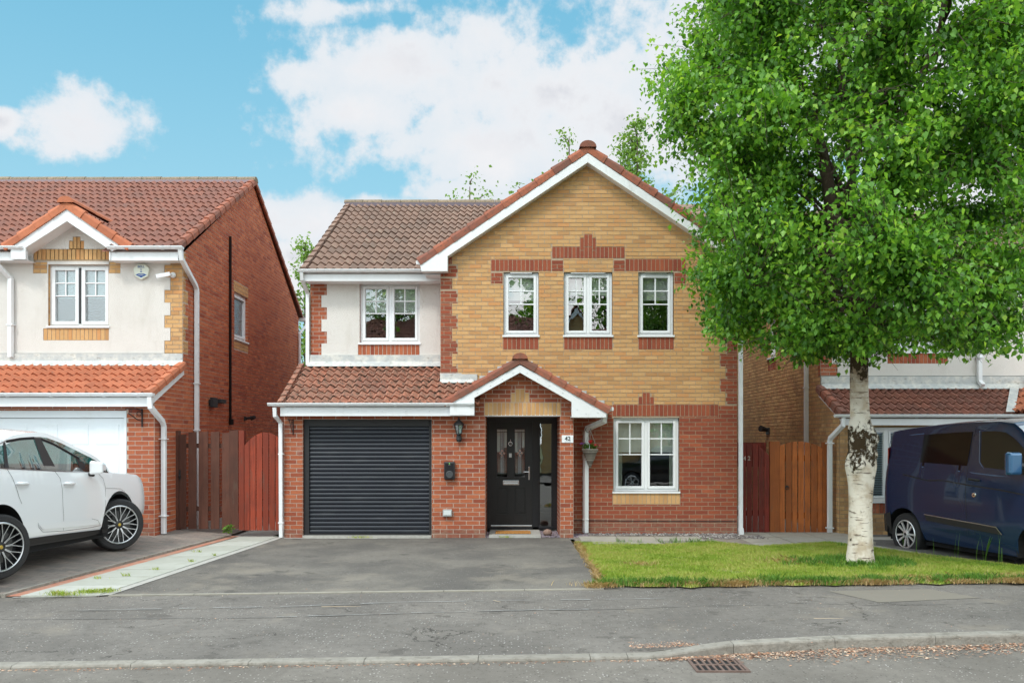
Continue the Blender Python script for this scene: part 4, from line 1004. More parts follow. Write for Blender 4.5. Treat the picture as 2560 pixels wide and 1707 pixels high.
# number plate sign
ns = thing('house_number_sign', (.945, 14.55, 1.64), 'small white house number sign 42 on the brick porch pillar', 'sign')
mb = MB(); mb.prism(rect(.857, 1.055, 1.642, 1.772), F1.P, .008, .018); mb.build('plate', m_white, ns, bevel=.002)
text('numerals', '42', F1, .958, 1.682, .068, .0205, m_blackm, ns, bold=.0015)
mgreyt = mat('grey_lettering', (.25, .27, .28), .6)
mb = MB(); mb.prism(rect(.905, .958, 1.655, 1.665), F1.P, .018, .020); mb.prism(rect(.966, 1.012, 1.655, 1.665), F1.P, .018, .020); mb.build('street_line', mat('pale_grey_lettering', (.42, .47, .5), .6), ns)
mb = MB(); None
for x in (.868, 1.046): mb = MB(); mb.lathe([(.004, 0), (0, .003)], Matrix.Translation((x, 14.531, 1.71)) @ Matrix.Rotation(R(90), 4, 'X'), 8); mb.build('fixing_screw', m_alu, ns)
# hanging basket
HBX, HBY, HBZ = 1.372, 14.86, 1.54
hb = thing('hanging_basket', (HBX, HBY, 1.2), 'conical grey wicker hanging basket of red and pink flowers by the porch', 'hanging basket')
mwick = mat('grey_wicker', (.33, .30, .26), .9, rnd=.2, hue=[(.13, .11, .09), (.26, .235, .20), (.38, .35, .30)])
mb = MB()
for i in range(16):
    z = 1.215+i*.0205; r = .012+.128*(i/15)
    mb.tube([(HBX+r*math.cos(k*R(22.5))*(1+.03*(-1)**(k+i)), HBY+r*math.sin(k*R(22.5))*(1+.03*(-1)**(k+i)), z) for k in range(17)], .011, 5)
mb.lathe([(.006, 1.205), (.125, 1.52)], Matrix.Translation((HBX, HBY, 0)), 16); mb.build('cone', mwick, hb)
mb = MB()
for a in (20, 140, 260): mb.tube([(HBX+.14*math.cos(R(a)), HBY+.14*math.sin(R(a)), 1.53), (HBX+.01, HBY, 1.86)], .004, 5)
mb.build('chain', m_alu, hb)
mb = MB(); mb.tube([(HBX-.02, 15.09, 1.62+.2), (HBX-.02, 15.08, 1.90), (HBX, 14.95, 1.91), (HBX+.01, 14.86, 1.90), (HBX+.015, 14.83, 1.87)], .007, 6); mb.tube([(HBX-.03+.04*math.cos(k*.5), 14.93, 1.87+.04*math.sin(k*.5)) for k in range(11)], .005, 5)
mb.build('bracket', m_blackm, hb)
def leafcloud(n, C, rad, size, fold=.25, up=.0, seed=1):
    """n folded leaf pairs round centre points; returns verts, faces"""
    r = np.random.default_rng(seed); c = r.normal(0, 1, (n, 3)); c /= np.linalg.norm(c, axis=1)[:, None]; c *= (r.random(n)**.45)[:, None]
    return np.array(C)+c*np.array(rad)
def leaves(mb_name, pos, size, m, parent, seed=3, droop=.55, rndv=None, tipdir=None):
    """one mesh of pointed folded leaves at pos (n,3)"""
    r = np.random.default_rng(seed); n = len(pos)
    az = r.uniform(0, 2*np.pi, n); el = np.clip(r.normal(-droop, .45, n), -1.5, 1.2)
    d = np.stack([np.cos(az)*np.cos(el), np.sin(az)*np.cos(el), np.sin(el)], 1)
    if tipdir is not None: d = d+tipdir*.6; d /= np.linalg.norm(d, axis=1)[:, None]
    a = np.cross(d, np.array([0, 0, 1.0])); a /= (np.linalg.norm(a, axis=1)[:, None]+1e-6)
    roll = r.normal(0, .6, n)[:, None]; b = np.cross(a, d); a2 = a*np.cos(roll)+b*np.sin(roll); nn_ = np.cross(a2, d)
    s = size*(.45+.8*r.random(n)**.8)[:, None]; wv = s*.37
    p0 = pos; p1 = pos+d*s*.38+a2*wv+nn_*s*.10; p2 = pos+d*s-nn_*s*.05; p3 = pos+d*s*.38-a2*wv+nn_*s*.10; pm = pos+d*s*.45
    v = np.stack([p0, p1, p2, p3, pm], 1).reshape(-1, 3)
    i = np.arange(n)*5
    f = np.stack([np.stack([i, i+1, i+2, i+4], 1), np.stack([i, i+4, i+2, i+3], 1)], 1).reshape(-1, 4)
    me = bpy.data.meshes.new(mb_name); me.vertices.add(len(v)); me.vertices.foreach_set('co', v.astype(np.float32).ravel())
    me.loops.add(f.size); me.loops.foreach_set('vertex_index', f.astype(np.int32).ravel())
    me.polygons.add(len(f)); me.polygons.foreach_set('loop_start', np.arange(0, f.size, 4, dtype=np.int32))
    try: me.polygons.foreach_set('loop_total', np.full(len(f), 4, dtype=np.int32))
    except Exception: pass
    me.update(calc_edges=True)
    at = me.attributes.new('rnd', 'FLOAT', 'FACE'); rv = r.random(n) if rndv is None else rndv
    at.data.foreach_set('value', np.repeat(np.clip(rv, 0, 1), 2).astype(np.float32)); me.materials.append(m)
    o = bpy.data.objects.new(mb_name, me); COL.objects.link(o)
    if parent is not None:
        o.parent = parent
        if parent.type == 'EMPTY': o.matrix_parent_inverse = Matrix.Translation(-parent.location)
    return o
leaves('foliage', leafcloud(150, (HBX, HBY, 1.57), (.14, .13, .06), .05, seed=5), .05, m_grassd, hb, 6, droop=-.3)
def flower(name, x, y, z, s, col):
    mb = MB()
    for k in range(14):
        a = random.uniform(0, 6.28); e = random.uniform(-.3, 1.2); d = Vector((math.cos(a)*math.cos(e), math.sin(a)*math.cos(e), math.sin(e))); t = d.cross(Vector((0, 0, 1))).normalized()
        c = Vector((x, y, z)); mb.add([tuple(c+t*s*.3), tuple(c+d*s+t*s*.35), tuple(c+d*s-t*s*.35), tuple(c-t*s*.3)], [(0, 1, 2, 3)])
    mb.build(name, mat('petal_'+str(round(col[2], 2)), col, .6), hb)
flower('flower', HBX, HBY-.06, 1.64, .055, (.75, .01, .02)); flower('flower', HBX+.085, HBY-.06, 1.585, .045, (.85, .12, .13)); flower('flower', HBX+.165, HBY-.03, 1.58, .04, (.8, .3, .28))
flower('flower', HBX-.15, HBY-.03, 1.61, .042, (.5, .2, .7)); flower('flower', HBX-.10, HBY, 1.625, .024, (.45, .25, .65)); flower('flower', HBX+.1, HBY-.03, 1.60, .022, (.85, .1, .13))
def basket_bracket(loc, Y, label):
    x, z = loc; t = thing('basket_bracket', (x, Y, z), label, 'bracket'); mb = MB()
    mb.tube([(x, Y-.015, z-.14), (x, Y-.015, z+.13)], .009, 6); mb.tube([(x, Y-.015, z+.11), (x-.03, Y-.20, z+.11), (x-.02, Y-.26, z+.13)], .007, 6)
    mb.tube([(x, Y-.015, z-.10), (x-.01, Y-.10, z-.02), (x-.02, Y-.18, z+.10)], .006, 6); mb.tube([(x-.012, Y-.06+.03*math.cos(k*.6), z+.06+.03*math.sin(k*.6)) for k in range(11)], .005, 5)
    mb.build('iron_scroll', m_blackm, t)
basket_bracket((-3.77, 1.92), 14.55, 'empty black iron basket bracket left of the black garage shutter')
# ================================================================== LEFT HOUSE
N = thing('brick_house', (-8, 15.05, .12), 'red brick and white render house on the left with a white garage door', 'house')
LX_ = -5.87
U1 = front(15.05); pu = Px(15.05); UG = front(13.85); pgl = Px(13.85)
ZR0 = pu.z(883)
LW = pz(pu, 121, 272.5, 661.5, 815)
mb = MB(); zl_ = []
def A_(x0, x1, y0, y1, kind, mi): return pz(pu, x0, x1, y0, y1)+(kind, mi)
zl_ += [A_(183, 202, 592, 623, 'sold', 1), A_(173, 183, 602, 623, 'sold', 1), A_(202, 211, 602, 623, 'sold', 1), A_(84, 274.5, 623, 654, 'sold', 1),
        A_(83, 119, 655, 684, 'mat', 1), A_(272.5, 302, 655, 684, 'mat', 1), A_(109, 273, 821, 851, 'sold', 1)]
z = ZR0; k = 0
while z < 4.85:
    zl_.append((LX_-(.22 if k % 2 else .325), LX_+.01, z, min(z+.225, 4.88), 'mat', 1)); z += .225; k += 1
brick_wall(mb, U1, -12.5, LX_, ZR0, 4.9, lambda z: 1, [LW], zl_+[(-12.5, LX_, 0, 9, 'none', 0)], None, back=3, phase=.03)
gx_ = pu.u(167)
brick_wall(mb, U1, gx_-1.05, gx_+1.05, 4.9, 5.45, lambda z: 1, [], zl_+[(-12.5, LX_, 0, 9, 'none', 0)], [(gx_-1.05, 4.9), (gx_+1.05, 4.9), (gx_, 4.9+.72)], back=3)
mb.build('quoin_brickwork', [m_red, m_buf, m_redd, m_morg], N)
gapex = (pu.u(167), pu.z(545))
mb = MB(); rs = [(-12.5, LX_, ZR0, 4.9)]
for q in zl_+[LW]: rs, _ = subtract(rs, q[:4])
for q in rs: mb.prism(rect(*q), U1.P, 0, .013)
hull = [(gapex[0]-1.05, 4.9), (gapex[0]+1.05, 4.9), (gapex[0], 4.9+.72)]
rs = [(gapex[0]-1.05, gapex[0]+1.05, 4.9, 5.7)]
for q in zl_: rs, _ = subtract(rs, q[:4])
for q in rs:
    p = clip(rect(*q), hull)
    if len(p) > 2: mb.prism(p, U1.P, 0, .013)
mb.prism(hull, U1.P, -.02, 0, 0)
mb.build('rendered_wall', m_ren, N)
# flank wall facing us: real brick courses
FL = Wall((LX_, 0, 0), (0, 1, 0), (1, 0, 0))
mb = MB()
SW = (17.83, 18.74, 3.84, 4.83)
hullF = [(13.85, .1), (23.2, .1), (23.2, 5.02), (19.12, 7.42), (15.05, 5.02), (15.05, 2.95), (13.85, 2.45)]
# upper + main part (convex)
hullA = [(15.05, .1), (23.2, .1), (23.2, 5.02), (19.12, 7.46), (15.05, 5.02)]
zF = [(17.80, 18.77, 4.83, 5.06, 'mat', 1), (17.80, 18.77, 3.60, 3.80, 'mat', 1)]
zz_ = ZR0; k = 0
while zz_ < 4.85: zF.append((15.0, 15.05+(.11 if k % 2 else .225), zz_, zz_+.225, 'mat', 1)); zz_ += .225; k += 1
brick_wall(mb, FL, 15.05, 23.2, .1, 7.5, lambda z: 0, [SW], zF, hullA, back=3, reveal=.09, phase=.1)
hullB = [(13.85, .1), (15.05, .1), (15.05, 2.92), (13.85, 2.36)]
brick_wall(mb, FL, 13.85, 15.05, .1, 3.0, lambda z: 0, [], [], hullB, back=3, phase=.1)
mb.build('flank_wall', [m_redl, m_buf, m_redd, m_mor], N)
window(N, FL, *SW, 1, rec=.05, geo=False, glass=m_frost, fw=.05, sw=.05)
mb = MB()
GL = (-8.75, pgl.u(317), 0.1, 2.17)
brick_wall(mb, UG, -9.2, LX_, .1, 2.3, lambda z: 0 if z > .28 else 4, [GL], [], None, back=3, phase=.115, reveal=.06)
mb.build('garage_wall', [m_red, m_buf, m_redd, m_mor, m_plin], N)
mb = MB()
mb.face([(-12.5, 15.05, .1), (-9.2, 15.05, .1), (-9.2, 15.05, 3.26), (-12.5, 15.05, 3.26)]); mb.face([(-12.5, 23.2, .1), (LX_, 23.2, .1), (LX_, 23.2, 5), (-12.5, 23.2, 5)])
mb.face([(-12.5, 15.05, .1), (-12.5, 23.2, .1), (-12.5, 23.2, 5), (-12.5, 19.1, 7.4), (-12.5, 15.05, 5)]); mb.face([(-9.2, 13.85, .1), (-9.2, 15.05, .1), (-9.2, 15.05, 3.1), (-9.2, 13.85, 2.4)])
mb.build('back_wall', m_btr, N)
mb = MB(); mb.face([(-12, 18, .1), (-6, 18, .1), (-6, 18, 5), (-12, 18, 5)]); mb.face([(-12, 15.2, 3.1), (-6, 15.2, 3.1), (-6, 18, 3.1), (-12, 18, 3.1)]); mb.face([(-12, 15.2, 4.9), (-6, 15.2, 4.9), (-6, 23, 4.9), (-12, 23, 4.9)]); mb.face([(-7.2, 17, 3), (-7.2, 20, 3), (-7.2, 20, 4.9), (-7.2, 17, 4.9)])
mb.build('interior_partition', m_room, N)
# bathroom window, both lights ajar
wn = window(N, U1, *LW, 2, rec=.06, glass=m_frost, blind=.52, fw=.03, sw=.06)
mb = MB(); um = (LW[0]+LW[1])/2; mb.prism(rect(um-.016, um+.016, LW[2]+.05, LW[3]-.05), U1.P, -.06, -.045); mb.build('black_gap_strip', m_blackm, wn)  # black strip painted in for the shaded gap between the lights
# roofs
mb = MB(); tiles(mb, (-12.6, 14.72, 5.05), (LX_+.06, 14.72, 5.05), (-12.6, 19.1, 7.54), 15, clipf=lambda x, y, z: abs(x-pu.u(167)) < 1.0 and y < 15.35 and abs(x-pu.u(167)) < 1.05-(z-5.05)/.665); mb.build('main_roof', m_tiler, N)
GA0 = pu.u(167)
mb = MB(); mb.face([(-12.6, 19.12, 7.54), (LX_+.07, 19.12, 7.54), (LX_+.07, 23.55, 5.02), (-12.6, 23.55, 5.02)])
[mb.face([(x0, y0, 4.98+(y0-14.75)*.57), (x1, y0, 4.98+(y0-14.75)*.57), (x1, 19.12, 7.47), (x0, 19.12, 7.47)]) for x0, x1, y0 in ((-12.6, GA0-.75, 14.75), (GA0-.75, GA0+.75, 15.1), (GA0+.75, LX_+.02, 14.75))]; mb.build('rear_roof', m_tiler, N)
mb = MB(); verge_run(mb, (LX_+.075, 14.70, 5.085), (LX_+.075, 19.1, 7.575), (1, 0, 0), 15, h=.10); verge_run(mb, (LX_+.075, 23.55, 5.06), (LX_+.075, 19.12, 7.575), (1, 0, 0), 15, h=.10); mb.build('side_verge', m_verge, N)
mb = MB(); ridge_run(mb, (-12.6, 19.12, 7.53), (LX_+.09, 19.12, 7.53), .12); mb.build('ridge', m_ridge, N)
mb = MB(); mb.box(-12.6, LX_+.02, 18.97, 19.0, 7.46, 7.535); mb.build('ridge_vent', m_slate, N)
# gablet
GA = Px(14.72).u(167); GZ = Px(14.72).z(508); GS = .665
mb = MB()
for s in (-1, 1):
    tiles(mb, (GA+s*1.15, 14.74, GZ-GS*1.15), (GA+s*1.15, 16.3, GZ-GS*1.15), (GA, 14.74, GZ), 4)
mb.build('gablet_roof', m_tiler, N)
mb = MB()
for s in (-1, 1): verge_run(mb, (GA+s*1.12, 14.70, GZ-GS*1.12+.02), (GA+s*.03, 14.70, GZ+.02), (0, -1, 0), 4, h=.12)
mb.build('gablet_verge', m_tileo, N)
mb = MB(); ridge_run(mb, (GA, 14.66, GZ), (GA, 16.2, GZ), .13, n=4); mb.build('gablet_ridge', m_tileo, N)
mb = MB(); zt = GZ-.10
barge(mb, [(GA, zt), (GA-.98, zt-GS*.98), (GA-.98, 4.84), (GA-.72, 4.84), (GA-.72, 5.04), (GA, zt-.215)], 14.72, 14.76)
barge(mb, [(GA, zt), (GA, zt-.215), (GA+.78, zt-.215-GS*.78), (GA+.98, zt-GS*.98)], 14.721, 14.759)
mb.face([(GA, 14.75, zt-.2), (GA-.85, 14.75, zt-.2-GS*.85), (GA-.85, 15.05, zt-.2-GS*.85), (GA, 15.05, zt-.2)]); mb.face([(GA, 14.75, zt-.2), (GA+.85, 14.75, zt-.2-GS*.85), (GA+.85, 15.05, zt-.2-GS*.85), (GA, 15.05, zt-.2)])
mb.build('gablet_bargeboard', m_fas, N, bevel=.003)
pe = Px(14.75)
mb = MB(); xa, xb = pe.u(275), pe.u(455)
mb.box(xa, LX_+.02, 14.78, 14.80, 4.83, 5.0); mb.box(-12.6, GA-.72, 14.78, 14.80, 4.83, 5.0); mb.box(xa, LX_+.02, 14.80, 15.05, 4.832, 4.84); mb.box(-12.6, GA-.72, 14.80, 15.05, 4.832, 4.84)
mb.box(xa-.02, xa, 14.76, 15.05, 4.832, 4.99); mb.build('fascia', m_fas, N)
mb = MB(); gutter(mb, xa-.03, LX_+.13, 14.78, 5.065, .054, clips=(xa+.1, -6.1)); gutter(mb, -12.6, GA-.76, 14.78, 5.065, .054, clips=(-9, -8.6)); mb.build('gutter', m_fas, N)
px_ = LX_+.06
mb = MB(); mb.tube([(px_+.02, 14.74, 5.02), (px_+.02, 14.78, 4.86), (px_, 15.50, 4.52), (px_, 15.56, 4.45), (px_, 15.56, .1)], .038, 10); mb.box(px_-.05, px_+.05, 15.51, 15.61, 2.72, 2.74); mb.box(px_-.05, px_+.05, 15.51, 15.61, 1.86, 1.88); mb.build('downpipe', m_fas, N)
mb = MB(); mb.tube([(px_+.1, 23.45, 5.02), (px_+.1, 23.4, 4.85), (px_, 23.1, 4.6), (px_, 23.1, .1)], .038, 8); mb.box(px_-.1, px_+.14, 23.35, 23.6, 4.98, 5.06); mb.build('downpipe', m_fas, N)
xd = Px(14.9).u(20)
mb = MB(); mb.tube([(xd-.22, 14.72, 5.0), (xd-.2, 14.76, 4.85), (xd, 14.98, 4.55), (xd, 14.98, 3.16)], .04, 10); mb.box(xd-.06, xd+.06, 14.93, 15.04, 3.72, 3.74); mb.build('downpipe', m_fas, N)
mb = MB(); mb.tube([(LX_+.03, 17.5, 5.9), (LX_+.03, 17.5, 2.1)], .028, 8); mb.tube([(LX_+.05, 17.5, 2.12), (LX_+.05, 17.5, 2.0)], .05, 8); mb.build('black_pipe', m_blackm, N, smooth=True)
# garage roof
mb = MB(); tiles(mb, (-9.4, 13.56, 2.43), (LX_+.06, 13.56, 2.43), (-9.4, 15.0, 3.03), 5, period=.15); mb.build('garage_roof', m_tileo, N)
mb = MB(); verge_run(mb, (LX_+.07, 13.54, 2.46), (LX_+.07, 15.0, 3.07), (1, 0, 0), 5, h=.10); mb.build('garage_verge', m_tileo, N)
mb = MB(); mb.box(-9.2, LX_+.01, 15.0, 15.035, 3.03, 3.225); mb.face([(-9.2, 14.88, 3.0), (LX_+.02, 14.88, 3.0), (LX_+.02, 15.0, 3.10), (-9.2, 15.0, 3.10)]); mb.build('lead_flashing', m_lead, N)
mb = MB(); mb.box(-9.4, LX_+.04, 13.60, 13.625, 2.23, 2.38); mb.box(-9.4, LX_+.0, 13.625, 13.85, 2.235, 2.245)
mb.prism([(13.60, 2.23), (15.02, 2.85), (15.02, 2.97), (13.60, 2.37)], lambda u, z, d: (LX_+d, u, z), .008, .035); mb.build('fascia', m_fas, N)
mb = MB(); gutter(mb, -9.5, LX_+.12, 13.60, 2.445, .055, clips=(-8.1, -7.4, -6.55, -6.0)); mb.build('gutter', m_fas, N)
mb = MB(); mb.tube([(LX_+.06, 13.54, 2.38), (LX_+.06, 13.56, 2.22), (LX_+.07, 14.0, 2.0), (LX_+.07, 14.06, 1.92), (LX_+.07, 14.06, .13)], .038, 10); mb.box(LX_-.0, LX_+.13, 14.0, 14.12, 1.70, 1.715); mb.box(LX_-.0, LX_+.13, 14.0, 14.12, .42, .435); mb.build('downpipe', m_fas, N)
# garage door (white, Georgian panels)
mb = MB(); a, b, c, e = GL
mb.prism(rect(a, b, 2.055, e), UG.P, -.06, .012); mb.prism(rect(b-.045, b, c, 2.055), UG.P, -.06, .012); mb.prism(rect(b-.05-2.24, b-2.24, c, 2.055), UG.P, -.06, .012)
fr_ = mb.build('garage_door_frame', m_wdoor, N, bevel=.004)
mb = MB(); d0, d1 = b-.045-2.15, b-.05; mb.prism(rect(d0, d1, .13, 2.05), UG.P, -.06, -.03)
for i in range(4):
    for j in range(4):
        cx = d1-.28-i*.505; czz = 1.78-j*.46; w_, h_ = .19, .165
        for (o1, dd) in ((0, -.022), (.035, -.036), (.06, -.024)):
            mb.prism(rect(cx-w_+o1, cx+w_-o1, czz-h_+o1, czz+h_-o1), UG.P, -.05, dd+.004*(o1 > 0))
mb.build('garage_door_leaf', m_wdoor, fr_, bevel=.006)
# things fixed to the left house
al = thing('alarm_box', (pu.u(359), 15.05, pu.z(700)), 'white and blue octagonal bell alarm box on the left rendered wall', 'alarm box')
ux, uz = pu.u(357), pu.z(681)
mb = MB(); mb.prism([(ux-.065, uz+.135), (ux+.065, uz+.135), (ux+.142, uz+.055), (ux+.115, uz-.08), (ux, uz-.14), (ux-.115, uz-.08), (ux-.142, uz+.055)][::-1], U1.P, .01, .07); mb.build('casing', mat('alarm_white', (.70, .74, .64), .4), al, bevel=.012)
mbl = mat('alarm_blue', (.01, .07, .28), .4)
mb = MB(); mb.prism([(ux-.10, uz-.055), (ux-.05, uz-.036), (ux+.05, uz-.036), (ux+.10, uz-.055), (ux, uz-.108)][::-1], U1.P, .071, .0725)
mb.prism([(ux-.02, uz+.045), (ux+.02, uz+.045), (ux, uz+.025)][::-1], U1.P, .071, .0725); mb.prism([(ux-.02, uz-.01), (ux+.02, uz-.01), (ux+.008, uz+.012), (ux-.008, uz+.012)], U1.P, .071, .0725); mb.build('emblem', mbl, al)
text('lettering', 'BELL', U1, ux, uz+.068, .042, .073, mbl, al); text('lettering', 'ALARMS', U1, ux, uz-.068, .017, .075, m_white, al)
cc = thing('security_camera', (pu.u(440), 15.05, pu.z(700)), 'white bullet security camera on the buff brick quoins, pointing left', 'camera')
bx, bz = pu.u(434), pu.z(688.5)
mb = MB(); mb.lathe([(.052, 0), (.05, .02), (.03, .045), (.02, .05)], Matrix.Translation((bx, 15.03, bz)) @ Matrix.Rotation(R(90), 4, 'X'), 20); mb.build('mount', m_upvc, cc, smooth=False)
mb = MB(); mb.tube([(bx, 14.99, bz), (bx-.02, 14.93, bz)], .014, 8); d = Vector((-.93, -.22, -.24)).normalized(); c0 = Vector((bx-.01, 14.92, bz))
mb.tube([c0, c0+d*.20], .032, 14); mb.tube([c0+d*.0, c0+d*.235], [.036, .036], 10); mb.build('camera_body', m_upvc, cc, smooth=False)
mb = MB(); mb.tube([c0+d*.236, c0+d*.238], .028, 12); mb.build('lens', m_black, cc)
def flood(y, z, w_, h_, label, arm):
    t = thing('floodlight', (LX_, y, z), label, 'floodlight'); mb = MB(); mb.box(LX_+.01, LX_+.05, y-w_*.3, y+w_*.3, z-h_*.3, z+h_*.3); mb.build('backplate', m_blackm, t, bevel=.004)
    mb = MB(); c = Vector((LX_+.11, y, z)); 
    if arm: mb.tube([(LX_+.03, y, z), (LX_+.20, y-.05, z+.02)], .03, 10); mb.tube([(LX_+.17, y-.04, z+.01), (LX_+.26, y-.07, z+.03)], .045, 12)
    else: mb.box(LX_+.05, LX_+.12, y-w_/2, y+w_/2, z-h_/2, z+h_/2)
    mb.build('lamp_head', m_blackm, t, bevel=.006)
zy = lambda px, py: (LX_*-F/(HX-px), CZ+(HY-py)*(-LX_/(HX-px)))
a = zy(524, 1006); flood(a[0], a[1], .24, .19, 'tall black box floodlight on the left house flank', False)
a = zy(545, 1003); flood(a[0], a[1], .30, .08, 'short black lamp right of the box floodlight on the flank wall', False)
a = zy(610, 1046); flood(a[0], a[1], .14, .14, 'small black spotlight low on the flank wall above the red gate', True)
b_ = thing('basket_bracket', (-6.1, 13.85, 1.9), 'ornate black iron basket bracket right of the white garage door', 'bracket')
mb = MB(); bx = pgl.u(356.5); mb.tube([(bx, 13.83, pgl.z(1022)), (bx, 13.83, pgl.z(1067))], .012, 6); mb.tube([(bx, 13.83, 2.18), (bx-.05, 13.72, 2.2), (bx-.13, 13.52, 2.19)], .009, 6)
mb.tube([(bx, 13.83, 2.0), (bx-.04, 13.75, 2.02), (bx-.12, 13.6, 2.12)], .008, 6); mb.tube([(bx-.03+.035*math.cos(k*.6), 13.78, 2.12+.035*math.sin(k*.6)) for k in range(11)], .006, 5); mb.tube([(bx-.1+.02*math.cos(k*.6), 13.64, 2.16+.02*math.sin(k*.6)) for k in range(11)], .005, 5); mb.build('iron_scroll', m_blackm, b_)

# ================================================================== RIGHT HOUSE
Q = thing('brick_house', (9, 16.2, -.08), 'buff brick and white render house on the right, mostly behind the birch', 'house')
RX = 5.92
UR = front(16.2); pr = Px(16.2); RG = front(15.25); prg = Px(15.25)
RFL = Wall((RX, 0, 0), (0, 1, 0), (-1, 0, 0))
mb = MB()
p2 = lambda px: RX*F/(px-HX)
yA, yB = p2(1939), p2(1921)
zz = lambda px, py: CZ+(HY-py)*RX/(px-HX)
SWR = (yA, yB, zz(1930, 893), zz(1930, 893)+.95)
zq = [(yA-.02, yB+.02, zz(1930, 925), zz(1930, 898), 'mat', 2)]
z = pr.z(939); k = 0
while z < 4.5: zq.append((16.2, 16.2+(.225 if k % 2 else .11), z, z+.225, 'mat', 2)); z += .225; k += 1
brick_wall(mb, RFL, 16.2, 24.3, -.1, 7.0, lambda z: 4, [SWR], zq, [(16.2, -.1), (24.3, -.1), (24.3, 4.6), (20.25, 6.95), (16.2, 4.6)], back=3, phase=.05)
brick_wall(mb, RFL, 15.25, 16.2, -.1, 2.8, lambda z: 4, [], [], [(15.25, -.1), (16.2, -.1), (16.2, 2.6), (15.25, 2.15)], back=3, phase=.05)
m_gb = mat('brown_mortar', (.30, .22, .14), .95, var=.4, nscale=20, col2=(.2, .14, .09))  # browner mortar colour for the right house
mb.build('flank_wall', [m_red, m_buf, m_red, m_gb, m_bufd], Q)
window(Q, RFL, *SWR, 1, geo=False, fw=.05, sw=.05)
mb = MB()
WB = (prg.u(2160), prg.u(2340), prg.z(1252), prg.z(1068))
brick_wall(mb, RG, RX, 12, -.1, 2.1, lambda z: 4, [WB], [(WB[0]-.02, WB[1]+.02, prg.z(1283), prg.z(1257), 'sold', 0)], None, back=3, phase=.05)
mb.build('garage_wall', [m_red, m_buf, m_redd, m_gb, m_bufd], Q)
wq = window(Q, RG, *WB, 3, geo=False, rec=.06, fw=.05, sw=.035)
mb = MB()
z = WB[2]+.08
while z < WB[3]-.1:
    mb.prism([(WB[0]+.07, z), (WB[1]-.07, z), (WB[1]-.07, z+.026), (WB[0]+.07, z+.026)], lambda u, zz_, d: (u, 15.25+.13+d+(zz_-z)*.5, zz_), 0, .003); z += .042
mb.build('slatted_blind', mat('pale_blue_slat', (.62, .72, .76), .5), wq)
mb = MB()
z = pr.z(939); k = 0; zr = []
while z < 4.5: zr.append((RX-.01, RX+(.22 if k % 2 else .325), z, z+.225, 'mat', 0)); z += .225; k += 1
WR = pz(pr, 2222, 2366, 745, 879)
zr.append(pz(pr, 2218, 2369, 883, 909)+('sold', 0))
brick_wall(mb, UR, RX, 12, pr.z(939), 4.6, lambda z: 0, [WR], zr+[(RX, 12, 0, 9, 'none', 0)], None, back=1, phase=.02)
mb.build('quoin_brickwork', [m_red, m_mor], Q)
mb = MB(); rs = [(RX, 12, pr.z(939), 4.6)]
for q in zr+[WR]: rs, _ = subtract(rs, q[:4])
for q in rs: mb.prism(rect(*q), UR.P, 0, .013)
mb.build('rendered_wall', m_ren, Q)
window(Q, UR, *WR, 2, blind=.4)
mb = MB(); mb.face([(12, 15.25, -.1), (12, 24.3, -.1), (12, 24.3, 4.6), (12, 16.2, 4.6)]); mb.face([(RX, 24.3, -.1), (12, 24.3, -.1), (12, 24.3, 4.6), (RX, 24.3, 4.6)]); mb.face([(12, 16.2, 4.6), (12, 24.3, 4.6), (12, 20.25, 6.95)]); mb.build('back_wall', m_btb, Q)
mb = MB(); mb.face([(6, 18, -.1), (12, 18, -.1), (12, 18, 4.6), (6, 18, 4.6)]); mb.face([(6, 15.4, 2.3), (12, 15.4, 2.3), (12, 18, 2.3), (6, 18, 2.3)]); mb.face([(6, 16.3, 4.6), (12, 16.3, 4.6), (12, 24.2, 4.6), (6, 24.2, 4.6)]); mb.build('interior_partition', m_room, Q)
mb = MB(); tiles(mb, (RX-.08, 15.85, 4.62), (12.2, 15.85, 4.62), (RX-.08, 20.2, 7.05), 14); mb.build('main_roof', m_tileb, Q)
mb = MB(); mb.face([(RX-.08, 20.2, 7.05), (12.2, 20.2, 7.05), (12.2, 24.6, 4.55), (RX-.08, 24.6, 4.55)]); mb.build('rear_roof', m_tileb, Q)
mb = MB(); ridge_run(mb, (RX-.08, 20.2, 7.06), (12.2, 20.2, 7.06)); mb.build('ridge', m_ridge, Q)
mb = MB(); verge_run(mb, (RX-.085, 15.83, 4.66), (RX-.085, 20.2, 7.1), (-1, 0, 0), 14); mb.build('side_verge', m_verge, Q)
mb = MB(); mb.box(RX-.05, 12.2, 15.9, 15.92, 4.4, 4.57); mb.box(RX-.05, 12.2, 15.92, 16.2, 4.40, 4.41)
mb.box(RX+.04, 12.2, 15.07, 15.095, prg.z(1063), prg.z(1047)); mb.box(RX, 12.2, 15.095, 15.25, 1.96, 1.97)
mb.prism([(15.04, 2.0), (16.2, 2.52), (16.2, 2.62), (15.04, 2.10)][::-1], lambda u, z, d: (RX-d, u, z), .008, .035); mb.build('fascia', m_fas, Q)
mb = MB(); tiles(mb, (RX-.08, 15.0, 2.13), (8.55, 15.0, 2.13), (RX-.08, 16.16, 2.69), 5); tiles(mb, (8.55, 15.0, 2.13), (12.2, 15.0, 2.13), (8.55, 16.16, 2.69), 5); mb.build('garage_roof', m_tiler, Q)
mb = MB(); verge_run(mb, (RX-.085, 14.98, 2.17), (RX-.085, 16.16, 2.73), (-1, 0, 0), 5); mb.build('garage_verge', m_verge, Q)
mb = MB(); mb.box(RX, 12, 16.15, 16.185, 2.69, 2.91); mb.face([(RX, 16.02, 2.66), (12, 16.02, 2.66), (12, 16.15, 2.76), (RX, 16.15, 2.76)])
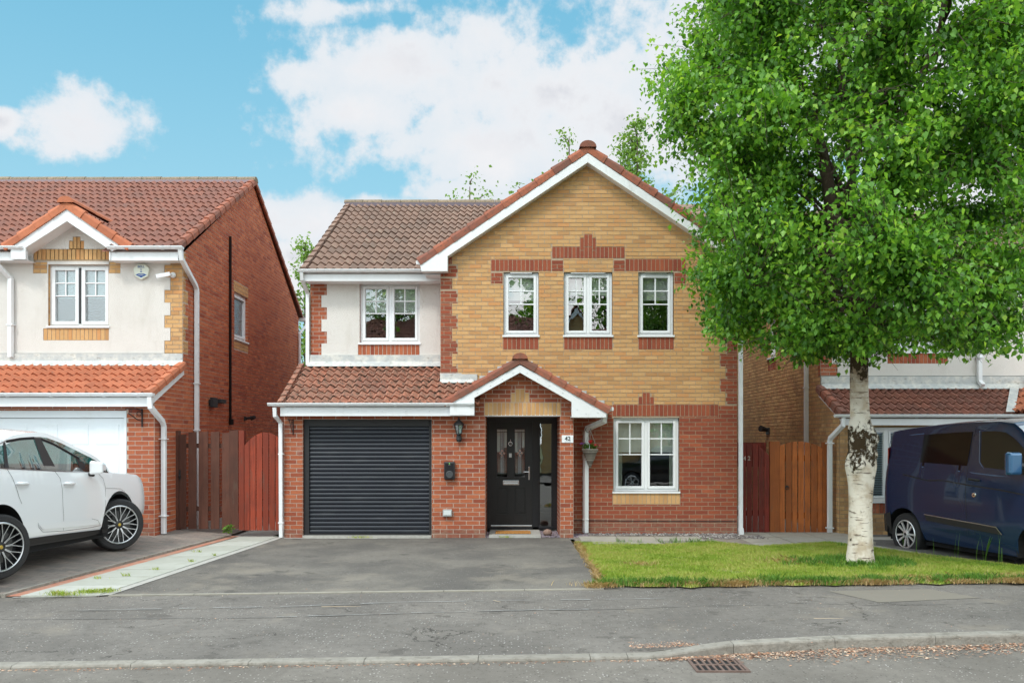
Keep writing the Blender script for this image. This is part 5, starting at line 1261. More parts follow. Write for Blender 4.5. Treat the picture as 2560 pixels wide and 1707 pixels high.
mb.build('lead_flashing', m_lead, Q); mb = MB(); mb.add([(8.76, 14.97, 2.19), (8.92, 14.97, 2.19), (9.72, 16.16, 2.76), (9.55, 16.16, 2.76)], [(0, 1, 2, 3)]); mb.build('lead_valley', m_lead, Q)
# start of the neighbour's porch roof at the picture edge
mb = MB(); tiles(mb, (8.95, 14.7, 2.2), (8.95, 16.1, 2.2), (9.9, 14.7, 2.75), 4); mb.build('porch_roof', m_tileo, Q)
mb = MB(); ridge_run(mb, (9.9, 14.66, 2.78), (9.9, 16.1, 2.78)); mb.build('porch_ridge', m_tileo, Q)
mb = MB(); gutter(mb, RX-.18, 12.2, 15.07, 2.145, .055, clips=(RX-.02, 7.2, 8.6)); gutter(mb, RX-.12, 12.2, 15.9, 4.63, .055); mb.build('gutter', m_fas, Q)
mb = MB(); mb.tube([(RX-.03, 15.02, 2.08), (RX-.03, 15.02, 1.95), (RX-.13, 15.35, 1.72), (RX-.13, 15.38, 1.66), (RX-.13, 15.38, -.06)], .038, 10); mb.box(RX-.19, RX-.07, 15.32, 15.44, .08, .10); mb.box(RX-.19, RX-.07, 15.32, 15.44, 1.62, 1.64); mb.build('downpipe', m_fas, Q)
xp = RX-.05; yp = xp*F/(2015.5-HX)
mb = MB(); mb.tube([(xp, yp, 4.5), (xp, yp, -.1)], .04, 10); mb.box(xp-.05, xp+.05, yp-.05, yp+.05, 2.72, 2.74); mb.build('downpipe', m_fas, Q)
xr = pr.u(2443); mb = MB(); mb.tube([(xr, 16.12, 4.5), (xr, 16.12, 2.82), (xr, 16.0, 2.72)], .04, 10); mb.box(xr-.06, xr+.06, 16.06, 16.18, 3.25, 3.27); mb.build('downpipe', m_fas, Q)
t = thing('spotlight', (RX, 19, 2), 'black cone spotlight on the buff flank wall above the dark red gate', 'spotlight')
yy_ = p2(1922); zc = zz(1922, 1075); mb = MB(); mb.box(RX-.04, RX, yy_-.1, yy_+.1, zc-.10, zc+.06); mb.build('backplate', m_blackm, t)
mb = MB(); mb.tube([(RX-.02, yy_, zc), (RX-.22, yy_-.1, zc+.04)], [.035, .075], 12); mb.build('lamp_head', m_blackm, t)

# ================================================================== FENCES AND GATES
def boards(name, m, root, x0, x1, Y, zb, ztop, n, gap, th=.02, pattern=None, tilt=0):
    mb = MB(); w_ = (x1-x0)/n
    for i in range(n):
        a = x0+i*w_+gap/2; b = x0+(i+1)*w_-gap/2; t0, t1 = ztop(a), ztop(b)
        zt0 = zb+random.uniform(-.008, .008); y = Y+random.uniform(-.004, .004)
        mb.prism([(a, zt0), (b, zt0), (b, t1), (a, t0)], lambda u, z, d: (u, y-d, z), 0, th, 0)
    return mb.build(name, m, root)
BF = thing('wooden_fence', (-5.3, 14.75, .12), 'dark brown vertical board fence beside the left house', 'fence')
tops = [1.84, 1.89, 1.90, 1.90, 1.89, 1.90]
mb = MB()
segs = [(449, 466, 1085), (472, 492, 1079), (498, 521, 1078), (528, 549, 1078), (556, 574, 1081), (574, 596, 1075)]
pf_ = Px(14.75)
for (a, b, t) in segs: mb.prism([(pf_.u(a), .14), (pf_.u(b), .14), (pf_.u(b), pf_.z(t)), (pf_.u(a), pf_.z(t)-.01)], front(14.75).P, 0, .022)
mb.build('board_panel', m_wbrown, BF)
mb = MB(); mb.prism(rect(pf_.u(437), pf_.u(448), .12, pf_.z(1076)), front(14.75).P, -.08, .03); mb.build('post', m_wbrown, BF)
mb = MB(); mb.box(-5.87, -4.78, 14.76, 14.79, .45, .53); mb.box(-5.87, -4.78, 14.76, 14.79, 1.55, 1.63); mb.build('rail', m_wbrown, BF)
mb = MB(); mb.prism(rect(pf_.u(449), pf_.u(453), 1.0, 1.17), front(14.75).P, .022, .035); mb.tube([(pf_.u(451), 14.72, 1.07), (pf_.u(451), 14.69, 1.05)], .02, 8); mb.build('latch', m_blackm, BF)
RGt = thing('garden_gate', (-4.4, 14.75, .1), 'bright red arched wooden gate left of the black garage shutter', 'gate')
def arch(xc, hw, zc, drop): return lambda x: zc-drop*((x-xc)/hw)**2
mb = MB()
segs = [(598, 612, 1076, 0), (612, 625, 0, 1), (626.5, 640, 0, 1), (642, 656, 0, 1), (658, 672, 0, 1), (674, 688, 0, 1), (690, 703, 0, 1)]
af = arch(pf_.u(664), pf_.u(703)-pf_.u(664), pf_.z(1080), .13)
for (a, b, t, k) in segs:
    ua, ub = pf_.u(a), pf_.u(b); ta = af(ua) if k else 1.85; tb = af(ub) if k else 1.85
    if k: mb.prism([(ua, .115), (ub, .115), (ub, tb), (ua, ta)], front(14.75).P, 0, .022)
mb.build('board_panel', m_wred, RGt)
mb = MB(); mb.prism(rect(pf_.u(598), pf_.u(611), .12, 1.86), front(14.75).P, -.08, .03); mb.build('post', m_wred, RGt)
mb = MB(); mb.box(-4.65, -4.04, 14.76, 14.79, .35, .45); mb.box(-4.65, -4.04, 14.76, 14.79, 1.45, 1.55); mb.build('rail', m_wred, RGt)
Yf = 15.5; ph = Px(Yf)
DG = thing('garden_gate', (4.4, Yf, -.03), 'dark red arched wooden gate numbered 42 at the right house corner', 'gate')
mb = MB(); af = arch(ph.u(1872), ph.u(1925)-ph.u(1872), ph.z(1106), .27)
e_ = [(1846, 1850), (1851.5, 1864.5), (1866.5, 1879), (1881, 1894), (1896, 1908.5), (1910, 1922)]
for (a, b) in e_: mb.prism([(ph.u(a), -.02), (ph.u(b), -.02), (ph.u(b), af(ph.u(b))), (ph.u(a), af(ph.u(a)))], front(Yf).P, 0, .022)
mb.build('board_panel', m_wdred, DG)
mb = MB(); mb.box(4.15, 4.72, Yf+.005, Yf+.04, .3, .4); mb.box(4.15, 4.72, Yf+.005, Yf+.04, 1.2, 1.3); mb.box(4.15, 4.74, Yf+.25, Yf+.28, 1.25, 1.64); mb.build('rail', m_wdred, DG)
m_num = mat('brass_grey_numeral', (.45, .38, .33), .5)
text('numeral', '4', front(Yf), ph.u(1860.5), ph.z(1150), .075, .03, m_num, DG, bold=.002); text('numeral', '2', front(Yf), ph.u(1871.5), ph.z(1150), .075, .03, m_num, DG, bold=.002)
OF = thing('garden_gate', (5.2, Yf, -.03), 'orange brown arched wooden gate with wide post panel beside the right house', 'gate')
mb = MB(); af = arch(ph.u(1996), ph.u(2056)-ph.u(1996), ph.z(1103), .13)
for (a, b) in [(1949, 1961), (1964, 1978), (1980, 1992), (1995, 2009), (2011, 2024.5), (2027, 2041), (2043, 2055)]: mb.prism([(ph.u(a), .0), (ph.u(b), .0), (ph.u(b), af(ph.u(b))), (ph.u(a), af(ph.u(a)))], front(Yf).P, 0, .022)
mb.build('board_panel', m_wor, OF)
mb = MB(); mb.prism(rect(ph.u(1924), ph.u(1948), -.02, ph.z(1103)), front(Yf).P, -.05, .03); mb.prism(rect(ph.u(2056), ph.u(2066), -.02, ph.z(1105)), front(Yf).P, -.06, .02); mb.build('post', m_wor, OF)
mb = MB(); mb.box(4.9, 5.7, Yf+.005, Yf+.04, .25, .36); mb.box(4.9, 5.7, Yf+.005, Yf+.04, 1.3, 1.41); mb.build('rail', m_wor, OF)
mb = MB(); mb.tube([(ph.u(1966)+.03*math.cos(k*.6), Yf-.04, ph.z(1218)+.035*math.sin(k*.6)) for k in range(11)], .008, 5); mb.tube([(ph.u(1966), Yf-.02, ph.z(1215)), (ph.u(1966), Yf-.05, ph.z(1215))], .02, 8); mb.build('ring_handle', m_blackm, OF)
# ================================================================== VEHICLES
class Car:
    def __init__(s, R0, head, inward, W, s_unused=None):
        s.R = Vector(R0); s.A = Vector(head).normalized(); s.L = Vector(inward).normalized(); s.W = W
    def P(s, a, l, z): q = s.R+s.A*a+s.L*l; return (q.x, q.y, z)
    def px(s, x, y, l=0.0):
        k = (x-HX)/F; O = s.R+s.L*l
        a = (k*O.y-O.x)/(s.A.x-k*s.A.y); Y = O.y+s.A.y*a
        return a, CZ+(HY-y)*Y/F
def interp(pts):
    pts = sorted(pts); xs_ = [p[0] for p in pts]; ys_ = [p[1] for p in pts]
    return lambda a: float(np.interp(a, xs_, ys_))
class Body:
    def __init__(s, C, low, belt, top, crown, a0, a1, arches, hubz, r0=.35, r1=.45, tum=.34, bulge=(.06, .015, 0, 0, .015, .045), ts=(0, .1, .3, .58, .85, 1), roofrise=.06, lead=.06):
        s.C = C; s.low = low; s.belt = belt; s.top = top; s.crown = crown; s.a0 = a0; s.a1 = a1; s.ar = arches; s.hz = hubz; s.r0 = r0; s.r1 = r1; s.tum = tum
        s.b = bulge; s.ts = ts; s.rr = roofrise; s.lead = lead
    def ein(s, a):
        e = 0
        if a < s.a0+s.r0: t = (s.a0+s.r0-a)/s.r0; e = s.r0*.55*(1-math.sqrt(max(0, 1-t*t)))
        if a > s.a1-s.r1: t = (a-s.a1+s.r1)/s.r1; e = max(e, s.r1*.6*(1-math.sqrt(max(0, 1-t*t))))
        return e
    def zlow(s, a):
        z = s.low(a)
        for (c, r) in s.ar:
            if abs(a-c) < r: z = max(z, s.hz+math.sqrt(r*r-(a-c)**2)*1.0)
        return z
    def lat(s, a, z):
        """lateral inset of the side surface at height z"""
        zl, zb, zt = s.low(a), s.belt(a), s.top(a); e = s.ein(a)
        if z <= zb:
            t = max(0, (z-zl)/(zb-zl+1e-6)); return e+float(np.interp(t, s.ts, s.b))
        return e+s.b[-1]+(z-zb)*s.tum+.01
    def section(s, a):
        zl, zb, zt = s.zlow(a), s.belt(a), s.top(a); zl = min(zl, zb-.03); out_ = []
        n = 9
        for i in range(n+1):
            z = max(zl, s.low(a)+(zb-s.low(a))*i/n); out_.append((s.lat(a, z), z))
        zt = max(zt, zb+.012)
        for i in (1, 2, 3): z = zb+(zt-zb)*i/3; out_.append((s.lat(a, z), z))
        rr_ = s.rr*min(1, max(0, (zt-zb-.03)/.12)); out_.append((out_[-1][0]+rr_*.35, zt+rr_)); zt += rr_
        l = out_[-1][0]; W2 = s.C.W/2; h = s.crown(a)
        for f in (.05, .14, .35, .65, 1): out_.append((l+(W2-l)*f, zt+h*(1-(1-f)**2.6)))
        return out_
    def build(s, root, paint, glass, ws=None, step=.03, win=None, wglass=None):
        n = max(8, int((s.a1-s.a0)/step)); A = [s.a0+(s.a1-s.a0)*i/n for i in range(n+1)]
        secs = [s.section(a) for a in A]; m_ = len(secs[0]); mb = MB(); gb = MB(); wfs = []; vs = []
        for a, sc_ in zip(A, secs):
            full = sc_+[(s.C.W-l, z) for l, z in reversed(sc_[:-1])]
            vs += [s.C.P(a, l, z) for l, z in full]
        M2 = 2*m_-1; fs = []; gfs = []
        for i in range(n):
            for j in range(M2-1):
                f = (i*M2+j, i*M2+j+1, (i+1)*M2+j+1, (i+1)*M2+j); jj = min(j, M2-2-j)
                if ws and (ws[0] < A[i] < ws[1] or (win and s.a0+.06 < A[i] < s.a0+.34)) and jj >= 13: gfs.append(f)
                elif win and win[0] < A[i] < win[1] and 9 <= jj < 12: wfs.append(f)
                else: fs.append(f)
        fs.append(tuple(range(M2))); fs.append(tuple(range(n*M2, (n+1)*M2)))
        mb.add(vs, fs); o = mb.build('body', paint, root); smooth_by_angle(o, 38)
        if gfs:
            gb.add(vs, gfs); g = gb.build('windscreen', glass, root, smooth=True)
        if wfs: wb = MB(); wb.add(vs, wfs); wb.build('side_window', wglass, root, smooth=True)
        return o
    def onside(s, x, y, off=.004):
        l = .03
        for _ in range(4): a, z = s.C.px(x, y, l); l = s.lat(a, z)-off
        return s.C.P(a, l, z)
    def poly(s, mb, pts, off=.004, mi=0, sub=0):
        mb.face([s.onside(x, y, off) for x, y in pts], mi)
    def patch(s, mb, topl, botl, off=.004, n=16, mi=0, th=0):
        """surface-following band between two px polylines"""
        def at(pl, t):
            L = [0]
            for p, q in zip(pl, pl[1:]): L.append(L[-1]+math.hypot(q[0]-p[0], q[1]-p[1]))
            return (float(np.interp(t*L[-1], L, [p[0] for p in pl])), float(np.interp(t*L[-1], L, [p[1] for p in pl])))
        vs = []; m_ = 5
        for i in range(n+1):
            p, q = at(topl, i/n), at(botl, i/n)
            for j in range(m_+1): vs.append(s.onside(p[0]+(q[0]-p[0])*j/m_, p[1]+(q[1]-p[1])*j/m_, off))
        fs = [(i*(m_+1)+j, i*(m_+1)+j+1, (i+1)*(m_+1)+j+1, (i+1)*(m_+1)+j) for i in range(n) for j in range(m_)]
        mb.add(vs, fs, mi)
    def line(s, mb, pts, w_=.004, off=.002, mi=0):
        P_ = [Vector(s.onside(x, y, off)) for x, y in pts]
        for p, q in zip(P_, P_[1:]):
            d = (q-p).normalized(); t = d.cross(s.C.L).normalized()*w_/2
            mb.add([tuple(p+t), tuple(q+t), tuple(q-t), tuple(p-t)], [(0, 1, 2, 3)], mi)
def paint(name, c, rough=.22, metal=0):
    m = mat(name, c, rough, metal, coat=1.0); return m
def arcline(cx, cy, pts): return pts
m_tyre = mat('tyre_rubber', (.022, .022, .024), .8, var=.3, nscale=30, col2=(.05, .045, .04), bump=.002, bscale=80)
m_well = mat('wheel_well', (.008, .008, .009), .9)
m_rimd = mat('dark_rim', (.02, .021, .024), .35)
m_rims = mat('machined_alloy', (.60, .61, .63), .3, metal=.8)
m_rims2 = mat('bright_silver_alloy', (.78, .79, .80), .3, metal=.6)
m_red_c = mat('brake_caliper_red', (.5, .01, .01), .4)
m_gold = mat('gold_cap', (.6, .42, .08), .35, metal=.6)
def wheel(root, c, n, Rr, rim, w_, style):
    n = Vector(n).normalized(); X = Vector((0, 0, 1)).cross(n).normalized(); Z = Vector((0, 0, 1)); 
    M = Matrix(((X.x, Z.x, n.x, c[0]), (X.y, Z.y, n.y, c[1]), (X.z, Z.z, n.z, c[2]), (0, 0, 0, 1)))
    mb = MB(); mb.lathe([(rim, -w_), (Rr*.95, -w_+.005), (Rr, -w_*.85), (Rr, -w_*.15), (Rr*.975, -.012), (Rr*.93, 0), (rim+.018, .002), (rim+.004, -.012), (rim, -.03)], M, 56, cap=False)
    ty = mb.build('tyre', m_tyre, None, smooth=False); smooth_by_angle(ty, 30)
    wr = ty; ty.name = 'wheel'; ty.parent = root; ty.matrix_parent_inverse = Matrix.Translation(-root.location)
    mb = MB(); mb.lathe([(rim+.006, -.002), (rim-.006, .004), (rim-.018, -.006), (rim-.02, -.10), (.0, -.11)], M, 48, 0, cap=False); mb.lathe([(rim+.006, -.002), (rim-.004, .006), (rim-.014, .002)], M, 48, 1, cap=False)
    def bar(r0, a0, r1, a1, w0, w1, z0, z1, th=.03):
        p = Vector((r0*math.cos(a0), r0*math.sin(a0), 0)); q = Vector((r1*math.cos(a1), r1*math.sin(a1), 0)); d = (q-p).normalized(); t = Vector((-d.y, d.x, 0))
        top = [p+t*w0+Vector((0, 0, z0)), q+t*w1+Vector((0, 0, z1)), q-t*w1+Vector((0, 0, z1)), p-t*w0+Vector((0, 0, z0))]; bot = [v-Vector((0, 0, th)) for v in top]
        vs = [tuple(M @ v) for v in top+bot]; mb.add(vs, [(0, 1, 2, 3)], 1); mb.add(vs, [(0, 4, 5, 1), (1, 5, 6, 2), (2, 6, 7, 3), (3, 7, 4, 0)], 0 if style == 'dark' else 1)
    if style == 'dark':
        for k in range(10):
            a = k*math.pi/5+.1; 
            for sg in (-1, 1):
                bar(.035, a+sg*.12, rim*.52, a+sg*.045, .005, .0045, -.012, -.004); bar(rim*.50, a+sg*.05, rim-.01, a+sg*.185, .0045, .005, -.004, .0)
    else:
        for k in range(10):
            a = k*math.pi/5+(.14 if k % 2 else -.0); bar(.03, a, rim-.012, a+.02, .011, .017, -.02, -.006, .02)
    mb.lathe([(.062, -.03), (.058, -.008), (.03, .0), (0, .001)], M, 20, 0 if style == 'dark' else 1)
    mb.lathe([(.024, .0), (.02, .006), (0, .007)], M, 16, 2)
    r_ = mb.build('rim', [m_rimd, m_rims if style == 'dark' else m_rims2, m_gold if style == 'dark' else m_black], ty)
    if style == 'dark':
        mb = MB(); mb.lathe([(rim*.7, -.075), (rim*.7, -.085), (.03, -.085)], M, 32, 0); mb.add([tuple(M @ Vector(v)) for v in [(-rim*.8, -.08, -.05), (-rim*.45, -.08, -.05), (-rim*.45, .1, -.05), (-rim*.8, .08, -.05)]], [(0, 1, 2, 3)], 1)
        mb.build('brake', [mat('brake_steel', (.10, .10, .10), .4), m_red_c], ty)
    return ty
def well(root, body, a, r, z, depth=.5):
    mb = MB(); K = 20; vs = []
    for dl in (.012, depth):
        for k in range(K+1):
            t = -0.25+(math.pi+.5)*k/K; vs.append(body.C.P(a+r*1.0*math.cos(t), body.ein(a)+dl+.0, z+r*math.sin(t)))
    fs = [(k, k+1, K+2+k, K+1+k) for k in range(K)]+[tuple(range(K+1, 2*K+2))]
    mb.add(vs, fs); mb.build('wheel_arch', m_well, root, smooth=False)
def suv(root, C, paintm, z7, hubz, wheels=True, full=True):
    pass
# ---- white SUV
def c7(x, y): return (x/3.9215, 1060+y/3.92)
C1 = Car((-5.79, 9.55, 0), (.055, .9985, 0), (-.9985, .055, 0), 1.86)
car = thing('parked_car', (-6.7, 10.9, .1), 'glossy white sport utility car with dark spoked wheels on the left driveway', 'car')
def L7(pts, l=0): return [C1.px(*c7(x, y), l) for x, y in pts]
gz = .105
hub0 = C1.px(*c7(8, 1158)); hub1 = C1.px(*c7(1172, 982))
belt = L7([(-60, 425), (430, 450), (835, 470), (960, 466), (1100, 482)], .05)+L7([(1230, 500), (1300, 545), (1345, 615), (1368, 690), (1384, 800)], .22)
b0 = belt[0][1]
belt = [(-.95, b0-.02), (-.75, b0+.04), (-.4, b0+.02)]+belt
topl = L7([(-60, 205), (60, 160), (200, 133), (340, 124), (400, 132), (520, 178), (640, 245), (780, 326), (850, 372), (930, 440)], .28)
topl = [(-.95, b0+.0), (-.8, b0+.25), (-.5, topl[0][1]-.05)]+topl+[(topl[-1][0]+.04, 0)]
crown = [(-.95, .02), (-.6, .05), (0, .06), (.9, .05), (1.5, .03), (1.9, .05), (2.4, .07), (3.0, .05), (3.3, .0)]
sl = L7([(250, 1195), (500, 1157), (800, 1110), (1048, 1053)]); low = [(-.95, gz+.35), (-.6, gz+.25)]+sl+[(2.95, sl[-1][1]+.03), (3.3, sl[-1][1]+.10)]
a1 = C1.px(*c7(1372, 820), .22)[0]
def topf(a, f=interp(topl), b=interp(belt)):
    return max(f(a), b(a)+.01)
B1 = Body(C1, interp(low), interp(belt), topf, interp(crown), -.95, a1, [(hub0[0], .44), (hub1[0], .435)], hub0[1]-.01, r0=.3, r1=.45, tum=.36)
hz = (hub0[1]+hub1[1])/2
m_pw = paint('white_car_paint', (.85, .87, .89), .2)
aw = [C1.px(*c7(640, 245), .3)[0], C1.px(*c7(930, 440), .3)[0]]
m_cgl = glassmat('teal_car_glass', (.16, .34, .32), .07, .0, lwk=.22)
bo = B1.build(car, m_pw, m_cgl, ws=(aw[0]-.30, aw[1]), win=(-.45, aw[1]-.12), wglass=m_cgl)
for l_ in (.12, 1.35):
    mb = MB(); mb.add([C1.P(-.97, l_+dl, gz+z) for dl, z in ((0, .80), (.40, .80), (.40, .90), (0, .92))]+[C1.P(-.90, l_+dl, gz+z) for dl, z in ((0, .80), (.40, .80), (.40, .90), (0, .92))], [(0, 1, 2, 3), (0, 4, 5, 1), (2, 6, 7, 3), (0, 3, 7, 4), (1, 5, 6, 2)]); mb.build('tail_light', mat('tail_light_red', (.35, .02, .015), .2), car)
well(car, B1, hub0[0], .445, hub0[1]-.01, .4); well(car, B1, hub1[0], .44, hub1[1]+.0, .4)
mb = MB(); mb.add([C1.P(a, l, z) for a in (-.7, 3.0) for l, z in ((.1, gz+.22), (1.76, gz+.22), (1.76, gz+.5), (.1, gz+.5))], [(0, 1, 5, 4), (1, 2, 6, 5), (2, 3, 7, 6), (3, 0, 4, 7), (0, 1, 2, 3), (4, 5, 6, 7)]); mb.build('underbody', m_well, car)
wheel(car, C1.P(hub0[0], -.005, gz+.375), (.92, -.39, 0), .372, .278, .27, 'dark')
wheel(car, C1.P(hub1[0], -.0, gz+.37), (math.sin(R(50)), -math.cos(R(50)), 0), .368, .272, .25, 'dark')
wheel(car, C1.P(hub0[0], 1.86, gz+.375), (-1, 0, 0), .372, .278, .27, 'dark'); wheel(car, C1.P(hub1[0], 1.86, gz+.37), (-.9, .4, 0), .368, .272, .25, 'dark')
m_trim = mat('black_car_trim', (.02, .02, .021), .5)
m_gdark = glassmat('car_side_glass', (.25, .35, .34), .16, .25)
# cabin: dark lining and seats seen through the side glass
def px7(l): return [c7(x, y) for x, y in l]
mb = MB()
B1.patch(mb, px7([(330, 133), (400, 142)]), px7([(443, 447), (560, 456)]), off=.006, n=4); B1.patch(mb, px7([(30, 185), (52, 172)]), px7([(45, 430), (88, 434)]), off=.006, n=3)
B1.patch(mb, px7([(740, 330), (838, 388)]), px7([(800, 462), (832, 466)]), off=.006, n=4); B1.line(mb, px7([(60, 173), (200, 146), (335, 137)]), .03, .005); B1.line(mb, px7([(400, 148), (520, 195), (640, 262), (780, 342)]), .03, .005)
B1.line(mb, px7([(60, 430), (430, 444), (820, 462)]), .025, .005)
mb.build('window_surround', m_black, car, smooth=False)
m_seat = mat('dark_seat_fabric', (.03, .03, .032), .8)
for a_ in (.15, 1.25):
    for l_ in (.35, 1.05):
        mb = MB(); mb.add([C1.P(a_+da, l_+dl, gz+dz0) for da, dz0 in ((0, .55), (.16, .55), (.02, 1.25), (-.10, 1.25)) for dl in (0, .45)], [(0, 1, 3, 2), (2, 3, 5, 4), (4, 5, 7, 6), (6, 7, 1, 0), (0, 2, 4, 6), (1, 7, 5, 3)]); mb.build('seat', m_seat, car, bevel=.04)
mb = MB(); mb.add([C1.P(a, l, gz+.62) for a, l in ((-.6, .1), (2.0, .1), (2.0, 1.76), (-.6, 1.76))], [(0, 1, 2, 3)]); mb.add([C1.P(a, l, z) for a, l, z in ((1.95, .15, gz+.6), (1.95, 1.7, gz+.6), (2.1, 1.7, b0-.02), (2.1, .15, b0-.02))], [(0, 1, 2, 3)]); mb.build('cabin_floor', m_seat, car)
mb = MB(); B1.line(mb, px7([(-30, 208), (60, 160), (200, 136), (330, 127), (405, 137), (520, 183), (640, 250), (780, 331), (842, 374)]), .012, .009); B1.line(mb, px7([(-30, 430), (430, 452), (835, 471)]), .012, .009); mb.build('chrome_trim', m_alu, car)
mb = MB()
B1.line(mb, px7([(70, 440), (120, 520), (160, 620), (190, 720), (215, 780)]), .005, .003); B1.line(mb, px7([(535, 458), (590, 530), (612, 640), (618, 800), (625, 900), (622, 1040)]), .005, .003)
B1.line(mb, px7([(960, 480), (1010, 530), (1035, 620), (1035, 800), (1030, 900), (1010, 1010)]), .005, .003); B1.line(mb, px7([(1037, 628), (1120, 628), (1180, 633), (1220, 658)]), .004, .003); B1.line(mb, px7([(375, 965), (380, 1010), (420, 1055), (620, 1045), (900, 1010), (985, 990), (960, 940), (900, 925)]), .004, .003)
mb.build('door_seam', m_trim, car)
mb = MB(); B1.patch(mb, px7([(270, 1120), (500, 1088), (800, 1052), (1062, 1022)]), px7([(250, 1200), (500, 1160), (800, 1112), (1048, 1055)]), off=.01, n=12); mb.build('sill_trim', m_trim, car)
mb = MB(); B1.patch(mb, px7([(380, 975), (620, 950), (850, 935), (940, 935)]), px7([(420, 1030), (620, 1015), (850, 990), (975, 975)]), off=.012, n=12); mb.build('side_blade', m_pw, car, smooth=True)
for (x0, x1, y) in ((165, 285, 580), (630, 735, 580)):
    mb = MB(); p = [Vector(B1.onside(*c7(x0+(x1-x0)*t, y+2*t), .028 if 0 < t < 1 else .004)) for t in (0, .12, .5, .88, 1)]; mb.tube(p, [.012, .019, .02, .019, .012], 8); mb.build('door_handle', m_pw, car, smooth=True)
mb = MB(); pm = Vector(B1.onside(*c7(850, 440), .0)); q = pm-C1.L*.15
vs = []
for (dl, da, hz_) in [(-.10, -.06, .085), (.09, -.06, .10), (.09, .05, .085), (-.08, .10, .05)]:
    for sz in (-1, 1): vs.append(tuple(q+C1.L*dl+C1.A*da+Vector((0, 0, .02+sz*hz_))))
mb.add(vs, [(0, 1, 3, 2), (2, 3, 5, 4), (4, 5, 7, 6), (6, 7, 1, 0), (1, 7, 5, 3), (0, 2, 4, 6)])
mo = mb.build('door_mirror', m_pw, car, bevel=.03)
mb = MB(); mb.tube([pm+Vector((0, 0, -.07)), q+C1.L*.05+Vector((0, 0, -.08))], .022, 8); mb.tube([q+C1.L*.09+Vector((0, 0, -.03)), q-C1.L*.10+Vector((0, 0, -.03))], .012, 6); mb.build('mirror_arm', m_trim, mo)
# ---- dark blue van
def c8(x, y): return (2160+x/4.1275, 1040+y/4.1275)
C2 = Car((6.27, 13.51, 0), (.24, -.971, 0), (.971, .24, 0), 1.9)
van = thing('parked_van', (7.4, 12, -.1), 'dark blue panel van with blacked-out side window on the right driveway', 'van')
def L8(pts, l=0): return [C2.px(*c8(x, y), l) for x, y in pts]
vh0 = C2.px(*c8(408, 1215)); gv = vh0[1]-.335
vb = L8([(190, 500), (250, 508), (600, 530), (1060, 578), (1300, 605), (1651, 655)], .04)
vb = vb+[(vb[-1][0]+.35, vb[-1][1]-.06), (vb[-1][0]+1.0, vb[-1][1]-.22), (vb[-1][0]+1.35, vb[-1][1]-.45)]
vt = L8([(225, 270), (300, 205), (400, 182), (620, 150), (900, 122), (1150, 105), (1400, 98), (1560, 120), (1651, 190)], .2)
vt = [(vt[0][0]-.1, vt[0][1]-.3)]+vt+[(vt[-1][0]+.75, vb[-2][1]+.02)]
va0 = C2.px(*c8(188, 700))[0]; va1 = vh0[0]+3.25
vlow = [(va0, gv+.42), (va0+.2, gv+.33), (vh0[0], gv+.30), (vh0[0]+2.2, gv+.26), (va1, gv+.26)]
vf1 = vh0[0]+2.62
vbf = interp(vb)
B2 = Body(C2, interp(vlow), vbf, lambda a, f=interp(vt): max(f(a), vbf(a)+.01), interp([(va0, .0), (va0+.25, .05), (va1-1.2, .06), (va1, .03)]), va0, va1, [(vh0[0], .40), (vf1, .42)], vh0[1]+.02, r0=.13, r1=.7, tum=.17, bulge=(.05, .01, 0, .0, .02, .05), ts=(0, .1, .3, .62, .85, 1))
m_pv = paint('dark_blue_van_paint', (.011, .032, .088), .22, .3); m_pv.node_tree.nodes['Principled BSDF'].inputs['Coat Weight'].default_value = .6
m_priv = mat('privacy_black_glass', (.007, .006, .006), .08, spec=.25)
B2.build(van, m_pv, m_vglass, ws=(C2.px(*c8(1560, 120), .3)[0]+.15, va1-.75))
well(van, B2, vh0[0], .405, vh0[1]+.02, .4); well(van, B2, vf1, .425, vh0[1]+.02, .4)
mb = MB(); mb.add([C2.P(a, l, z) for a in (-.5, 2.3) for l, z in ((.15, gv+.2), (1.7, gv+.2), (1.7, gv+.5), (.15, gv+.5))], [(0, 1, 5, 4), (1, 2, 6, 5), (2, 3, 7, 6), (3, 0, 4, 7), (0, 1, 2, 3), (4, 5, 6, 7)]); mb.build('underbody', m_well, van)
for (a, l, nn_) in ((vh0[0], -.0, (-.971, -.24, 0)), (vf1, .0, (-.971, -.24, 0)), (vh0[0], 1.9, (.971, .24, 0)), (vf1, 1.9, (.971, .24, 0))):
    wheel(van, C2.P(a, l+(.03 if l == 0 else -.03), gv+.335), nn_, .335, .222, .22, 'silver')
def px8(l): return [c8(x, y) for x, y in l]
mb = MB(); B2.patch(mb, px8([(622, 192), (800, 178), (1000, 164), (1122, 158)]), px8([(570, 518), (700, 530), (900, 550), (1055, 568)]), off=.006, n=14); mb.build('side_window', m_priv, van, smooth=True)
m_vfd = mat('van_cab_glass', (.02, .022, .018), .08, spec=.3)
mb = MB(); B2.patch(mb, px8([(1215, 160), (1340, 152), (1460, 165), (1560, 235), (1651, 335)]), px8([(1205, 475), (1280, 585), (1400, 600), (1540, 614), (1660, 628)]), off=.006, n=18); mb.build('cab_window', m_vfd, van, smooth=True)
m_vhl = paint('blue_edge_highlight', (.10, .19, .34), .2, .2)  # paler blue that paints highlights along the van's panel edges
mb = MB()
B2.line(mb, px8([(285, 215), (262, 290), (250, 380), (255, 455), (285, 503), (600, 522), (1058, 575), (1160, 590), (1651, 648)]), .014, .006); B2.line(mb, px8([(290, 212), (620, 180)]), .010, .005); B2.line(mb, px8([(1195, 150), (1190, 470), (1262, 592)]), .014, .006)
mb.build('painted_highlight', m_vhl, van)
mb = MB()
